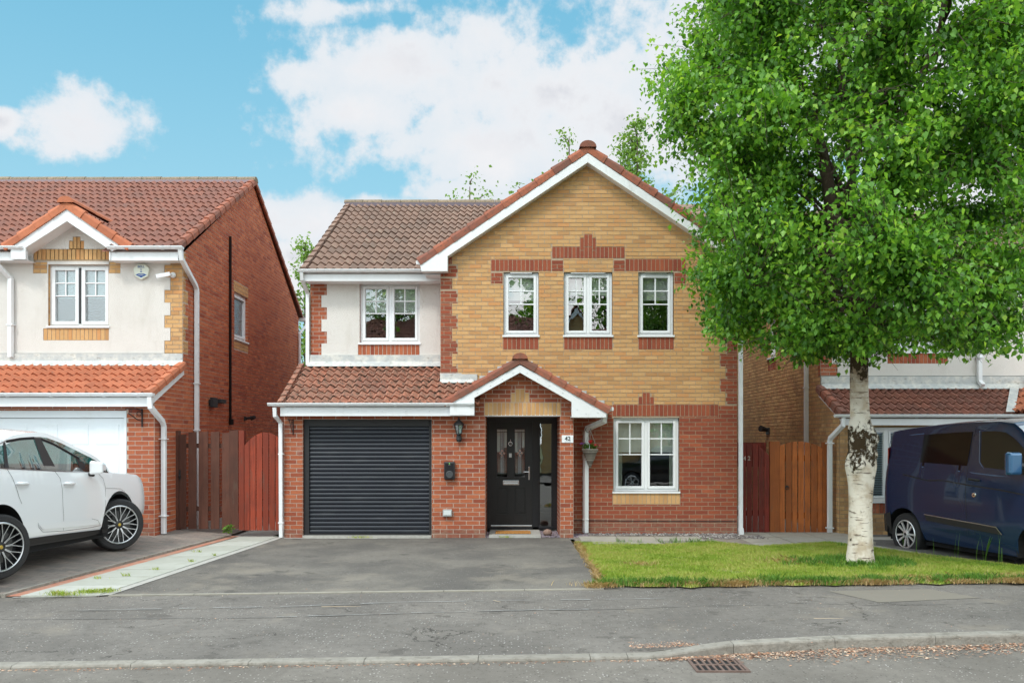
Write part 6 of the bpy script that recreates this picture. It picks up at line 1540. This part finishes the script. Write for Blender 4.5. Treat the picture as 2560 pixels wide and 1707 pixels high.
B2.line(mb, px8([(1160, 100), (1120, 250), (1085, 450), (1060, 600), (1045, 700), (1048, 900), (1068, 1180), (1075, 1225)]), .006, .004); B2.line(mb, px8([(195, 905), (300, 990)]), .005, .004); B2.line(mb, px8([(400, 600), (640, 660), (830, 665), (1040, 705), (1400, 760), (1651, 810)]), .018, .003)
mb.build('panel_seam', m_trim, van)
mb = MB(); B2.patch(mb, px8([(618, 1008), (900, 1060), (1200, 1112), (1360, 1143)]), px8([(640, 1072), (900, 1125), (1200, 1180), (1425, 1226)]), off=.016, n=12); rb = mb.build('rubbing_strip', m_trim, van, smooth=True)
mb = MB(); B2.line(mb, px8([(618, 1010), (900, 1062), (1200, 1114), (1360, 1145), (1420, 1222)]), .012, .019); mb.build('chrome_edge', m_alu, rb)
mb = MB(); p = [Vector(B2.onside(*c8(x, y), o_)) for x, y, o_ in ((1080, 648, .01), (1110, 652, .03), (1160, 658, .03), (1195, 664, .01))]; mb.tube(p, .016, 8); mb.build('door_handle', m_trim, van, smooth=True)
mb = MB(); c_ = Vector(B2.onside(*c8(1136, 813), .0)); mb.tube([c_, c_-C2.L*.012], [.036, .03], 16); lk = mb.build('lock', m_chrome, van); mb = MB(); mb.tube([c_-C2.L*.013, c_-C2.L*.015], .013, 10); mb.build('keyhole', m_black, lk)
mb = MB(); c_ = Vector(C2.P(*(lambda q: (q[0], -.20, q[1]))(C2.px(*c8(1535, 490), -.2)))); up = Vector((0, 0, 1)); A_f = C2.A; 
pts = []
vs = []
for (dl, da, dz0) in [(-.10, -.05, 1), (.12, -.05, 1), (.12, .05, .95), (-.10, .07, .95)]:
    for sz in (-.155, .155): vs.append(tuple(c_+C2.L*dl+A_f*da+up*sz*dz0))
mb.add(vs, [(0, 1, 3, 2), (2, 3, 5, 4), (4, 5, 7, 6), (6, 7, 1, 0), (1, 7, 5, 3), (0, 2, 4, 6)])
mr = mb.build('door_mirror', paint('mid_blue_mirror', (.035, .12, .25), .2, .3), van, bevel=.035)
mb = MB(); mb.tube([c_+C2.L*.10-up*.03, c_+C2.L*.36-up*.06], [.045, .05], 8); mb.build('mirror_arm', m_trim, mr)
mb = MB(); B2.patch(mb, px8([(205, 1005), (270, 985)]), px8([(215, 1180), (290, 1215)]), off=.01, n=4); mb.build('rear_bumper', m_trim, van)
mb = MB(); a_, z_ = C2.px(*c8(225, 520)); mb.add([C2.P(va0+.012, .10, z_+.30), C2.P(va0+.07, .075, z_+.28), C2.P(va0+.05, .055, z_-.30), C2.P(va0-.0, .10, z_-.32), C2.P(va0-.012, .22, z_-.32), C2.P(va0-.012, .22, z_+.36)], [(0, 1, 2, 3), (0, 3, 4, 5)]); mb.build('tail_light', mat('tail_light_red', (.35, .02, .015), .2), van)
mb = MB(); p = C2.P(C2.px(*c8(1450, 60), .9)[0], .9, 0); mb.lathe([(.05, 0), (.03, .03), (0, .04)], Matrix.Translation((p[0], p[1], gv+1.95)), 10); mb.build('aerial', m_trim, van)
mb = MB(); mb.add([C2.P(vf1-.47, .05, gv+.32), C2.P(vf1-.47, .30, gv+.32), C2.P(vf1-.50, .30, gv+.04), C2.P(vf1-.50, .05, gv+.04)], [(0, 1, 2, 3)]); mb.build('mud_flap', m_trim, van)
# ================================================================== BIRCH IN THE LAWN
TX, TY = 4.77, 11.55
def zc7(y): return CZ+(HY-(840+y/2.766))/(F/TY)
tr = thing('birch_tree', (TX, TY, 0), 'large white-barked birch with dense green crown in the front lawn', 'tree')
prof = [(1600, 862, 1090), (1560, 872, 1072), (1500, 880, 1064), (1400, 888, 1058), (1200, 890, 1050), (1060, 886, 1056), (980, 876, 1066), (900, 862, 1080), (850, 868, 1078), (790, 890, 1076), (700, 880, 1086), (640, 884, 1060), (600, 893, 1043), (550, 901, 1036), (400, 899, 1027), (250, 900, 1026), (120, 904, 1030), (50, 905, 1026), (-60, 900, 1030), (-260, 890, 1010)]
tp = [(((a+b)/2/2.766+1800-HX)/(F/TY), zc7(y), (b-a)/2/2.766/(F/TY)) for y, a, b in prof]
zs_ = np.array([t[1] for t in tp]); cs_ = np.array([t[0] for t in tp]); rs_ = np.array([t[2]*.94 for t in tp])
o_ = np.argsort(zs_); zs_, cs_, rs_ = zs_[o_], cs_[o_], rs_[o_]
mb = MB(); K = 40; Zn = 110; vs = []
for i in range(Zn+1):
    z = -.05+(zs_[-1]+.05)*i/Zn; cx = np.interp(z, zs_, cs_); r = np.interp(z, zs_, rs_)
    for k in range(K):
        a = 2*math.pi*k/K; kn = math.exp(-((z-1.62)/.33)**2)
        rr = r*(1+.035*math.sin(3*a+z*2)+.05*kn*math.sin(5*a+9*z)+.04*kn*math.sin(9*a-14*z)+(.07*max(0, math.cos(5*a))*max(0, 1-z/.22) if z < .22 else 0)+random.uniform(-.006, .006))
        vs.append((cx+rr*math.cos(a), TY+rr*math.sin(a), z))
mb.add(vs, [(i*K+k, i*K+(k+1) % K, (i+1)*K+(k+1) % K, (i+1)*K+k) for i in range(Zn) for k in range(K)])
# burrs and knots
def burr(z, a, r, s=.55):
    cx = float(np.interp(z, zs_, cs_)); rr = float(np.interp(z, zs_, rs_)); c = Vector((cx+(rr-.01)*math.cos(a), TY+(rr-.01)*math.sin(a), z)); d = Vector((math.cos(a), math.sin(a), .1)).normalized()
    M = Matrix.Translation(c) @ d.to_track_quat('Z', 'Y').to_matrix().to_4x4()
    mb.lathe([(r*1.25, -.02), (r*1.05, r*s*.6), (r*.75, r*s), (r*.5, r*s*.8), (r*.32, r*s*.95), (0, r*s*.7)], M, 16)
burr(1.71, -.9, .07); burr(1.50, -.35, .055); burr(1.36, -2.0, .065); burr(1.42, -2.7, .045, .35); burr(1.62, -2.4, .04, .4)
tk = mb.build('trunk', m_bark_b, tr, smooth=True)
def env(z): return float(np.interp(z, [2.5, 2.8, 3.3, 4.3, 5.2, 7.3, 8.8, 9.8, 10.3], [1.2, 1.5, 1.8, 2.3, 2.5, 2.5, 2.4, 1.5, .3]))
rg = np.random.default_rng(11)
limbs = []
lm = MB(); fork = Vector((tp[-1][0], TY, zs_[-1]-.05)); top0 = Vector((cs_[-1], TY, zs_[-1]-.02))
def limb(p0, p1, r0, r1, n=7, wob=.10, sag=.0, name=None):
    pts = []
    off = Vector((0, 0, 0))
    for i in range(n+1):
        t = i/n; p = p0.lerp(p1, t)+Vector((0, 0, 1))*(math.sin(math.pi*t)*sag); off += Vector(rg.normal(0, wob/n*1.5, 3)); pts.append(p+off*(1 if i else 0))
    lm.tube(pts, [r0+(r1-r0)*i/n for i in range(n+1)], 7); limbs.append((pts, r0)); return pts
# leaders
leaders = [limb(top0, Vector((3.9, 11.3, 7.2)), .11, .05, 9, .25), limb(top0, Vector((5.25, 11.8, 9.2)), .12, .03, 10, .25), limb(top0, Vector((5.6, 11.2, 7.6)), .085, .03, 8, .2), limb(top0, Vector((4.6, 12.3, 8.6)), .08, .03, 8, .2)]
for i in range(64):
    src = leaders[i % 4]; k = int(rg.integers(0, len(src)-1)); p0 = src[k]
    if i < 20: z = rg.uniform(2.7, 3.6); p0 = Vector((float(np.interp(min(z, 3.2), zs_, cs_)), TY, max(2.9, min(z, 3.4)))) if rg.random() < .6 else src[0]
    az = rg.uniform(0, 2*math.pi); z1 = min(9.6, p0.z+rg.uniform(-.3, 2.3)); z1 = max(z1, 2.95); e = env(z1)*rg.uniform(.65, .9)
    limb(p0, Vector((TX+e*math.cos(az), TY+e*math.sin(az), z1)), rg.uniform(.022, .045), .007, 7, .3, .25)
LP = np.array([tuple(p) for pts, r in limbs for p in pts[1:]])
# twigs and leaves
NT_ = 5600; tips = []
while len(tips) < NT_:
    z = rg.uniform(2.9, 10.1); e = env(z); az = rg.uniform(0, 2*math.pi); rr = e*(1+.28*max(0, math.cos(az)))*rg.uniform(.15, 1)**.42*(1+.10*math.sin(3*az+z*1.7)+.07*math.sin(7*az-2.3*z))
    rr *= 1+rg.normal(0, .05)+(.10 if rg.random() < .06 else 0)
    lump = math.sin(az*4+z*2.1)*math.sin(z*3.1+az*2)+.5*math.sin(az*9-z*4)
    if lump < -.5 and rg.random() < .8: continue
    tips.append((TX+rr*math.cos(az), TY+rr*math.sin(az), z))
tips = np.array(tips); pos = []; shade = []; tw = MB()
for t in tips:
    d2 = ((LP-t)**2).sum(1)+np.where(LP[:, 2] > t[2]+.3, 1.0, 0); b = LP[int(np.argmin(d2))]
    v = t-b; L = np.linalg.norm(v)
    if L > 1.1: b = t-v/L*1.1; v = t-b; L = 1.1
    mid = b+v*.5+np.array([0, 0, .06]); tipd = t+np.array([0, 0, -.10-.08*rg.random()])
    tw.tube([tuple(b), tuple(mid), tuple(tipd)], [.006, .004, .002], 3, cap=False)
    n = int(rg.integers(30, 52)); u = rg.random(n)**.7
    pp = b+(tipd-b)*u[:, None]+np.array([0, 0, .06])*np.sin(np.pi*u)[:, None]+rg.normal(0, .085, (n, 3))
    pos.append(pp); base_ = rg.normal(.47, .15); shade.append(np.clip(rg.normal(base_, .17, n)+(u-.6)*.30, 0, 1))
pos = np.concatenate(pos); shade = np.concatenate(shade)
azp = np.arctan2(pos[:, 1]-TY, pos[:, 0]-TX); ok = pos[:, 2] > 2.70+.10*(pos[:, 1]-9)-.05+.18*np.sin(azp*5+1)*np.sin(pos[:, 0]*3.3)-.22*(rg.random(len(pos)) < .12); pos, shade = pos[ok], shade[ok]
lm.build('limbs', m_twig, tk, smooth=True)
cr_ = tw.build('twigs', m_twig, tk)
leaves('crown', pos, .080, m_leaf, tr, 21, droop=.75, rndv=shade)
# ---- other trees
def tree(x, y, zb, h, rx, z0, n, size, m, label, group, seed, sparse=0, lean=(0, 0), ntw=None, tone=.5):
    rg2 = np.random.default_rng(seed); t = thing('tree', (x, y, zb), label, 'tree', group)
    mb = MB(); mb.tube([(x, y, zb), (x+.05, y, zb+h*.35), (x+lean[0]*.5, y, zb+h*.7), (x+lean[0], y, zb+h*.97)], [.16, .12, .07, .015], 8)
    pos = []; ntw = ntw or max(20, n//60); nrm = 0; C0 = []
    for i in range(ntw):
        z = zb+rg2.uniform(z0, h); f = (z-zb-z0)/(h-z0); e = rx*math.sin(math.pi*min(1, .12+.86*f))**.7; az = rg2.uniform(0, 2*math.pi); r = e*rg2.uniform(.1, 1)**.6
        c = np.array([x+lean[0]*f+r*math.cos(az), y+r*math.sin(az), z]); b = np.array([x+lean[0]*f*.7, y, z-r*.7-.1])
        mb.tube([tuple(b), tuple((b+c)/2+np.array([0, 0, .08])), tuple(c)], [.03, .018, .006], 4, cap=False)
        k = n//ntw; u = rg2.random(k)**.6; pos.append(b+(c-b)*u[:, None]*1.05+rg2.normal(0, .16+.08*sparse, (k, 3)))
    mb.build('trunk', m_twig, t, smooth=True); pos = np.concatenate(pos)
    leaves('crown', pos, size, m, t, seed+1, droop=.5, rndv=np.clip(rg2.normal(tone, .22, len(pos)), 0, 1)); return t
GB = 'trees beyond the houses'
tree(-1.5, 30, 0, 11.0, 1.9, 6, 800, .13, m_leaf2, 'sparse treetop just above the ridge of the middle house', GB, 31, 1)
tree(.35, 31, 0, 11.2, .9, 7, 330, .14, m_leaf2, 'thin leafy sprig rising left of the big gable', GB, 32, 1)
tree(2.1, 31, 0, 13.2, 1.5, 8, 800, .14, m_leaf2, 'small treetop showing left behind the gable peak', GB, 33, 1)
tree(4.6, 31, 0, 13.4, 1.9, 6, 4200, .16, m_leaf2, 'light green tree right behind the gable peak', GB, 34)
tree(8.5, 33, 0, 12, 2.5, 4, 3000, .17, m_leaf2, 'light tree behind the birch crown above the right-hand house', GB, 35)
tree(-7.2, 29.5, 0, 8.6, 1.15, .6, 3600, .14, m_leaf2, 'pale green young tree in the gap between the left and middle houses', GB, 36, tone=.7)
tree(-5.6, 31, 0, 7.2, 1.2, .6, 2600, .14, m_leaf2, 'low pale tree partly hidden left of the white downpipe', GB, 37, tone=.75)
# ================================================================== LAWN GRASS
def inpoly(P_, poly):
    x, y = P_[:, 0], P_[:, 1]; c = np.zeros(len(P_), bool); n = len(poly)
    for i in range(n):
        (x1, y1), (x2, y2) = poly[i], poly[(i+1) % n]
        cond = ((y1 > y) != (y2 > y)); xi = (x2-x1)*(y-y1)/(y2-y1+1e-12)+x1; c ^= cond & (x < xi)
    return c
def blades(name, P_, hgt, wid, m, seed, lean=.5, rnd=None, parent=None, z0=.012):
    r = np.random.default_rng(seed); n = len(P_); az = r.uniform(0, 2*np.pi, n); ln = r.uniform(0, lean, n)*hgt
    b = np.column_stack([P_, np.full(n, z0)]) if P_.shape[1] == 2 else P_
    a2 = az+np.pi/2+r.normal(0, .5, n); wv = np.stack([np.cos(a2), np.sin(a2), np.zeros(n)], 1)*(wid*r.uniform(.6, 1.3, n))[:, None]/2
    tip = b+np.stack([np.cos(az)*ln, np.sin(az)*ln, hgt], 1); mid = b+np.stack([np.cos(az)*ln*.35, np.sin(az)*ln*.35, hgt*.6], 1)
    v = np.stack([b-wv, b+wv, mid+wv*.7, tip, mid-wv*.7], 1).reshape(-1, 3); i = np.arange(n)*5
    f = np.stack([i, i+1, i+2, i+3, i+4], 1)
    me = bpy.data.meshes.new(name); me.vertices.add(len(v)); me.vertices.foreach_set('co', v.astype(np.float32).ravel()); me.loops.add(f.size); me.loops.foreach_set('vertex_index', f.astype(np.int32).ravel())
    me.polygons.add(n); me.polygons.foreach_set('loop_start', np.arange(0, f.size, 5, dtype=np.int32)); me.update(calc_edges=True)
    at = me.attributes.new('rnd', 'FLOAT', 'FACE'); at.data.foreach_set('value', (np.clip(rnd, 0, 1) if rnd is not None else r.random(n)).astype(np.float32)); me.materials.append(m)
    o = bpy.data.objects.new(name, me); COL.objects.link(o); return o
rg = np.random.default_rng(5)
def patchy(P_, k=1.0): x, y = P_[:, 0]*k, P_[:, 1]*k; return np.sin(2.1*x+1.3*np.sin(1.7*y))*np.sin(2.7*y+.8*np.sin(2.3*x))
P_ = np.column_stack([rg.uniform(.9, 7.5, 200000), rg.uniform(9.5, 14, 200000)]); P_ = P_[inpoly(P_, LAWN)]
bald = patchy(P_, 1.9)+.5*patchy(P_, 5.3); P_ = P_[~((bald > .85) & (rg.random(len(P_)) < .8))]
hh = rg.uniform(.018, .042, len(P_)); rv = .46+.26*patchy(P_, 1.3)+.2*patchy(P_, 3.7)+rg.normal(0, .2, len(P_))
o = blades('lawn_grass', P_, hh, .006, m_grass, 1, 1.0, rv); tag(o, 'short yellow-green mown lawn grass', 'grass', kind='stuff')
# long tufts along the lawn edges and round the birch
def tufts(n, fn): return np.array([fn() for _ in range(n)])
E = []
for _ in range(430):
    s = rg.random(); 
    if s < .45:
        x = rg.uniform(1.1, 7.6); x += .25*math.sin(x*5.1); c = (x, 9.70+(x-1.1)*.062+abs(rg.normal(0, .10)))
    elif s < .72: a = rg.uniform(0, 6.28); r = .2+abs(rg.normal(0, .28)); c = (TX+r*math.cos(a)*1.5, TY+r*math.sin(a)*.8-.1)
    elif s < .95:
        if rg.random() < .5: continue
        t = rg.random(); c = (5.2+1.9*t+rg.normal(0, .08), 13.5-3.5*t+rg.normal(0, .1))
    else: c = (rg.uniform(1.7, 3.3), 13.75+rg.normal(0, .08))
    k = int(rg.integers(20, 60)) if s < .95 else 10; E.append(np.column_stack([rg.normal(c[0], .045, k), rg.normal(c[1], .035, k)]))
for (cx, cy, k) in [(1.55, 9.83, 500), (2.25, 9.8, 420), (3.55, 9.92, 900), (3.8, 9.9, 500), (1.3, 9.9, 260)]: E.append(np.column_stack([rg.normal(cx, .16, k), rg.normal(cy, .06, k)]))
E = np.concatenate(E); hE = rg.uniform(.03, .105, len(E))*np.where((E[:, 0] > 5.4) & (E[:, 1] > 10.3), .45, 1)
o = blades('grass_tufts', E, hE, .006, m_grassd, 2, .8); tag(o, 'long green grass tufts along the lawn edge and round the birch', 'grass', kind='stuff')
S_ = []
for _ in range(190):
    x = rg.uniform(1.1, 6.4); x += .3*math.sin(x*3.7); c = (x, 9.64+(x-1.1)*.062+abs(rg.normal(0, .07))); k = int(rg.integers(15, 50)); S_.append(np.column_stack([rg.normal(c[0], .06, k), rg.normal(c[1], .03, k)]))
for (cx, cy, sx, sy, k) in [(1.75, 11.3, .12, .10, 260), (2.0, 9.85, .45, .07, 1300), (2.9, 9.9, .3, .08, 700), (5.2, 10.15, .5, .09, 1200), (6.3, 10.3, .35, .1, 700), (3.9, 11.6, .3, .15, 500), (4.2, 10.0, .35, .06, 600)]:
    S_.append(np.column_stack([rg.normal(cx, sx, k), rg.normal(cy, sy, k)]))
for _ in range(45):
    y = rg.uniform(9.8, 13.6); k = 30; S_.append(np.column_stack([rg.normal(1.05, .025, k), rg.normal(y, .08, k)]))
S_ = np.concatenate(S_); o = blades('dry_grass', S_, rg.uniform(.025, .07, len(S_)), .006, m_straw, 3, 1.8); tag(o, 'straw-coloured dry grass fringe at the lawn front', 'grass', kind='stuff')
# seed-head stalks by the van
sp_ = np.column_stack([rg.uniform(5.6, 7.3, 70), rg.uniform(10.2, 12.6, 70)]); sp_ = sp_[inpoly(sp_, [(5.6, 12.9), (6.2, 12.6), (7.9, 10.0), (7.0, 9.9)])]
o = blades('seed_grass', sp_, rg.uniform(.28, .46, len(sp_)), .007, m_grassd, 4, .35, z0=0); tag(o, 'tall thin grass stalks in front of the van', 'grass', kind='stuff')
W_ = []
for (cx, cy, k, s) in [(-4.62, 9.28, 260, .09), (-4.85, 9.12, 160, .10), (-4.48, 9.35, 120, .05), (-4.75, 10.4, 30, .03), (-4.6, 10.9, 26, .03), (-4.4, 11.6, 22, .02), (-4.3, 12.2, 22, .02), (-4.95, 9.22, 60, .05), (-2.6, 14.42, 90, .10), (-.1, 14.46, 50, .06), (-5.0, 10.2, 22, .04), (-4.7, 12.6, 20, .04)]:
    W_.append(np.column_stack([rg.normal(cx, s, k), rg.normal(cy, s*.35, k)]))
W_ = np.concatenate(W_); o = blades('weeds', W_, rg.uniform(.015, .05, len(W_)), .007, m_grass, 6, 1.2, z0=.02); tag(o, 'small tufts of moss and weeds in the slab joints', 'weeds', kind='stuff')
wd = thing('weed', (-4.85, 14.45, .1), 'small leafy weed at the foot of the red gate', 'weed')
leaves('leaves', leafcloud(60, (-4.86, 14.45, .16), (.10, .07, .07), .05, seed=8), .06, m_grassd, wd, 9, droop=-.2)
# leaf litter in the gutter, and bits on the footway
m_lit = mat('brown_litter', (.3, .15, .08), .9, rnd=.3, hue=[(.16, .08, .045), (.34, .16, .09), (.50, .28, .17), (.62, .50, .38), (.28, .12, .08)])
def litter(name, C_, size, label, seed):
    r = np.random.default_rng(seed); n = len(C_); az = r.uniform(0, 2*np.pi, n); ln = size*r.uniform(.4, 1.3, n); wd_ = ln*r.uniform(.12, .5, n)
    d = np.stack([np.cos(az), np.sin(az), r.normal(0, .15, n)], 1); t = np.stack([-np.sin(az), np.cos(az), r.normal(0, .2, n)], 1)
    v = np.stack([C_-d*ln[:, None], C_+t*wd_[:, None], C_+d*ln[:, None], C_-t*wd_[:, None]], 1).reshape(-1, 3); mb = MB()
    mb.v = [tuple(q) for q in v]; mb.f = [(4*i, 4*i+1, 4*i+2, 4*i+3) for i in range(n)]; mb.m = [0]*n; mb.r = list(r.random(n)); o = mb.build(name, m_lit); tag(o, label, 'litter', kind='stuff'); return o
n = 5200; x = rg.uniform(1.2, 7.5, n); off = np.abs(rg.normal(0, .16, n)); y = np.array([kerbY(q) for q in x])-.01-off*np.clip((x-1.0)/1.5, .25, 1); litter('leaf_litter', np.column_stack([x, y, np.full(n, RZ+.006)+rg.uniform(0, .008, n)]), .018, 'brown fallen catkins and leaves along the kerb gutter', 3)
n = 900; x = rg.uniform(-6, 1.2, n); y = np.array([kerbY(q) for q in x])-.01-np.abs(rg.normal(0, .035, n)); litter('kerb_dirt', np.column_stack([x, y, np.full(n, RZ+.004)]), .014, 'thin line of dirt along the dropped kerb', 4)
n = 900; x = rg.uniform(-4.5, 6.5, n); y = rg.uniform(7.0, 9.7, n); zt_ = np.array([fpave((q+30)/60, 0)[2] for q in x])
zz2 = np.array([np.interp(b, [kerbY(a)+.12, backY(a)], [0, 1]) for a, b in zip(x, y)]); zg = zt_+(-.004-zt_)*zz2**.8+.006
litter('footway_litter', np.column_stack([x, y, zg]), .009, 'scattered dry fragments over the footway', 5)
n = 500; x = rg.uniform(1.0, 1.7, n); y = np.array([kerbY(q) for q in x])+.15+np.abs(rg.normal(0, .09, n)); litter('kerb_litter', np.column_stack([x, y, np.full(n, -.045)]), .014, 'rust coloured litter on the footway where the kerb rises', 7)
n = 700; x = rg.normal(1.06, .03, n); y = rg.uniform(9.6, 13.7, n); litter('edge_litter', np.column_stack([x, y, np.full(n, .012)]), .013, 'dry litter between driveway and lawn', 8)
def twig(x, y, z, L, a, label):
    mb = MB(); pts = [(x+L*t*math.cos(a)+random.uniform(-.006, .006), y+L*t*math.sin(a)+random.uniform(-.006, .006), z+.006) for t in (0, .3, .6, 1)]; mb.tube(pts, [.004, .0035, .003, .0015], 5); o = mb.build('twig', mat('dry_twig', (.45, .36, .26), .9)); tag(o, label, 'twig')
twig(-1.95, 8.62, -.012, .40, .04, 'pale straight twig on the footway in front of the garage'); twig(2.9, 8.1, -.02, .28, -.05, 'reddish thin twig on the footway right of centre'); twig(3.3, 7.05, RZ, .20, -.5, 'pale twig lying in the gutter litter'); twig(4.4, 7.02, RZ, .30, -.12, 'longer twig in the road litter near the right edge')
twig(-.2, 8.95, -.01, .12, -.8, 'short curved twig on the footway below the front door')
# service cover in the footway
mb = MB(); mb.add([(x, y, pavz(x, y)+.003) for x, y in ((3.85, 8.85), (5.05, 9.1), (4.75, 9.62), (3.55, 9.5))], [(0, 1, 2, 3)]); 
mb.build('service_cover', mat('concrete_cover', (.19, .172, .142), .95, var=.6, nscale=6, col2=(.2, .18, .15)), tag_=('square concrete service cover set in the footway', 'cover'))
# drain grate
gr = thing('drain_grate', (1.62, 6.74, RZ), 'rusty brown iron drain grate beside the kerb', 'drain')
rust = mat('rusty_iron', (.13, .085, .07), .85, var=.6, nscale=15, col2=(.21, .145, .12), bump=.003, bscale=40)
mb = MB(); mb.box(1.45, 1.83, 6.555, 6.925, RZ-.0, RZ+.003); mb.build('pit_shade_sheet', m_well, gr)  # flat near-black sheet stands for the shade below the bars
mb = MB(); x0, x1, y0, y1 = 1.43, 1.85, 6.54, 6.94
for q in ((x0, x1, y0, y0+.025), (x0, x1, y1-.025, y1), (x0, x0+.025, y0+.025, y1-.025), (x1-.025, x1, y0+.025, y1-.025), (x0+.025, x1-.025, 6.728, 6.752)): mb.box(*q, RZ, RZ+.012)
for i in range(7):
    x = x0+.055+i*.052
    for (a, b) in ((y0+.025, 6.728), (6.752, y1-.025)): mb.box(x, x+.018, a, b, RZ, RZ+.011)
mb.build('grate_bars', rust, gr)
# ================================================================== ACROSS THE STREET (mirrored in the windows)
def simple_house(x0, x1, Y, ze, zr, label, bricks, roofm, gable=None):
    h = thing('brick_house', ((x0+x1)/2, Y, 0), label, 'house'); mb = MB(); D_ = 8; ym = Y-D_/2
    mb.face([(x0, Y, 0), (x1, Y, 0), (x1, Y, ze), (x0, Y, ze)]); mb.face([(x0, Y-D_, 0), (x1, Y-D_, 0), (x1, Y-D_, ze), (x0, Y-D_, ze)])
    for x in (x0, x1): mb.face([(x, Y, 0), (x, Y-D_, 0), (x, Y-D_, ze), (x, ym, zr), (x, Y, ze)])
    mb.build('wall', bricks, h)
    mb = MB(); tiles(mb, (x0-.1, Y+.35, ze), (x1+.1, Y+.35, ze), (x0-.1, ym, zr), 12, seg=5); mb.face([(x0, ym, zr), (x1, ym, zr), (x1, Y-D_-.3, ze), (x0, Y-D_-.3, ze)]); mb.build('roof', roofm, h)
    Wl = Wall((0, Y, 0), (-1, 0, 0), (0, 1, 0))
    for (u, z) in ((x0+1.0, 3.2), (x1-2.2, 3.2), (x0+1.0, .8)):
        window(h, Wl, -(u+1.2), -u, z, z+1.2, 2, rec=-.03, glass=m_glass)
    mb = MB(); mb.box(x0, x1, Y+.3, Y+.33, ze-.2, ze-.03); mb.build('fascia', m_fas, h)
    if gable:
        gx, gw, gzz = gable; mb = MB(); mb.face([(gx-gw, Y+.8, 0), (gx+gw, Y+.8, 0), (gx+gw, Y+.8, ze), (gx, Y+.8, gzz), (gx-gw, Y+.8, ze)])
        for s in (-1, 1): mb.face([(gx+s*gw, Y+.8, 0), (gx+s*gw, Y, 0), (gx+s*gw, Y, ze), (gx+s*gw, Y+.8, ze)])
        mb.build('gable_wall', m_btb, h); mb = MB()
        for s in (-1, 1): tiles(mb, (gx+s*(gw+.3), Y+1.0, ze-.2), (gx+s*(gw+.3), Y-3, ze-.2), (gx, Y+1.0, gzz+.1), 8, seg=5)
        mb.build('gable_roof', roofm, h); mb = MB()
        for s in (-1, 1): mb.prism([(-(gx+s*(gw+.25)), ze-.35), (-gx, gzz-.22), (-gx, gzz+.02), (-(gx+s*(gw+.3)), ze-.12)], Wall((0, Y+.95, 0), (-1, 0, 0), (0, 1, 0)).P, 0, .04)
        mb.build('bargeboard', m_fas, h)
    return h
simple_house(-12, 1.2, -11.5, 5.5, 8.35, 'red brick house across the street, mirrored in the left upstairs windows', m_btr, m_tiler)
simple_house(2.0, 10.5, -12.0, 5.3, 7.8, 'buff gabled house across the street, mirrored in the middle upstairs window', m_btb, m_tiler, (3.2, 1.7, 8.2))
tree(7.2, -7.5, 0, 9.5, 2.6, 2.2, 6500, .20, m_leaf, 'dark leafy tree across the street, mirrored in the right upstairs window', 'trees across the street', 51)
tree(-6.5, -16.5, 0, 13, 3.6, 4, 6500, .24, m_leaf, 'tall tree behind the red house across the street', 'trees across the street', 52)
tree(1.4, -17, 0, 12.5, 2.6, 4, 4200, .24, m_leaf, 'tree between the two houses across the street', 'trees across the street', 53)
tree(5.6, -20.5, 0, 14.5, 2.8, 4, 5200, .24, m_leaf, 'tallest tree, behind the buff gabled house across the street', 'trees across the street', 54)
# dark hatchback at the far kerb (mirrored in the ground-floor window)
C3 = Car((4.2, .9, 0), (1, .05, 0), (.05, -1, 0), 1.8)
dk = thing('parked_car', (5.6, .1, RZ), 'black hatchback across the road, mirrored in the ground-floor window', 'car')
B3 = Body(C3, interp([(-.9, .2), (3.4, .2)]), interp([(-.9, .75), (-.6, .86), (.5, .92), (2.6, .98), (3.3, .9)]), interp([(-.9, .76), (.15, .93), (.9, 1.32), (1.6, 1.42), (2.8, 1.36), (3.35, .95)]), interp([(-.9, 0), (0, .06), (3.4, .05)]), -.88, 3.4, [(0, .36), (2.55, .36)], .22, tum=.4)
B3.build(dk, paint('black_car_paint', (.012, .013, .016), .15), m_cglass, ws=(.15, .9)); well(dk, B3, 0, .365, .22); well(dk, B3, 2.55, .365, .22)
for (a, l, nn_) in ((0, 0, (0, 1, 0)), (2.55, 0, (0, 1, 0)), (0, 1.8, (0, -1, 0)), (2.55, 1.8, (0, -1, 0))): wheel(dk, C3.P(a, l, RZ+.32), nn_, .32, .23, .2, 'silver')
quad_patch('far_pavement', m_pave, [(-60, -8, -.02), (60, -8, -.02), (60, -2, -.02), (-60, -2, -.02)])
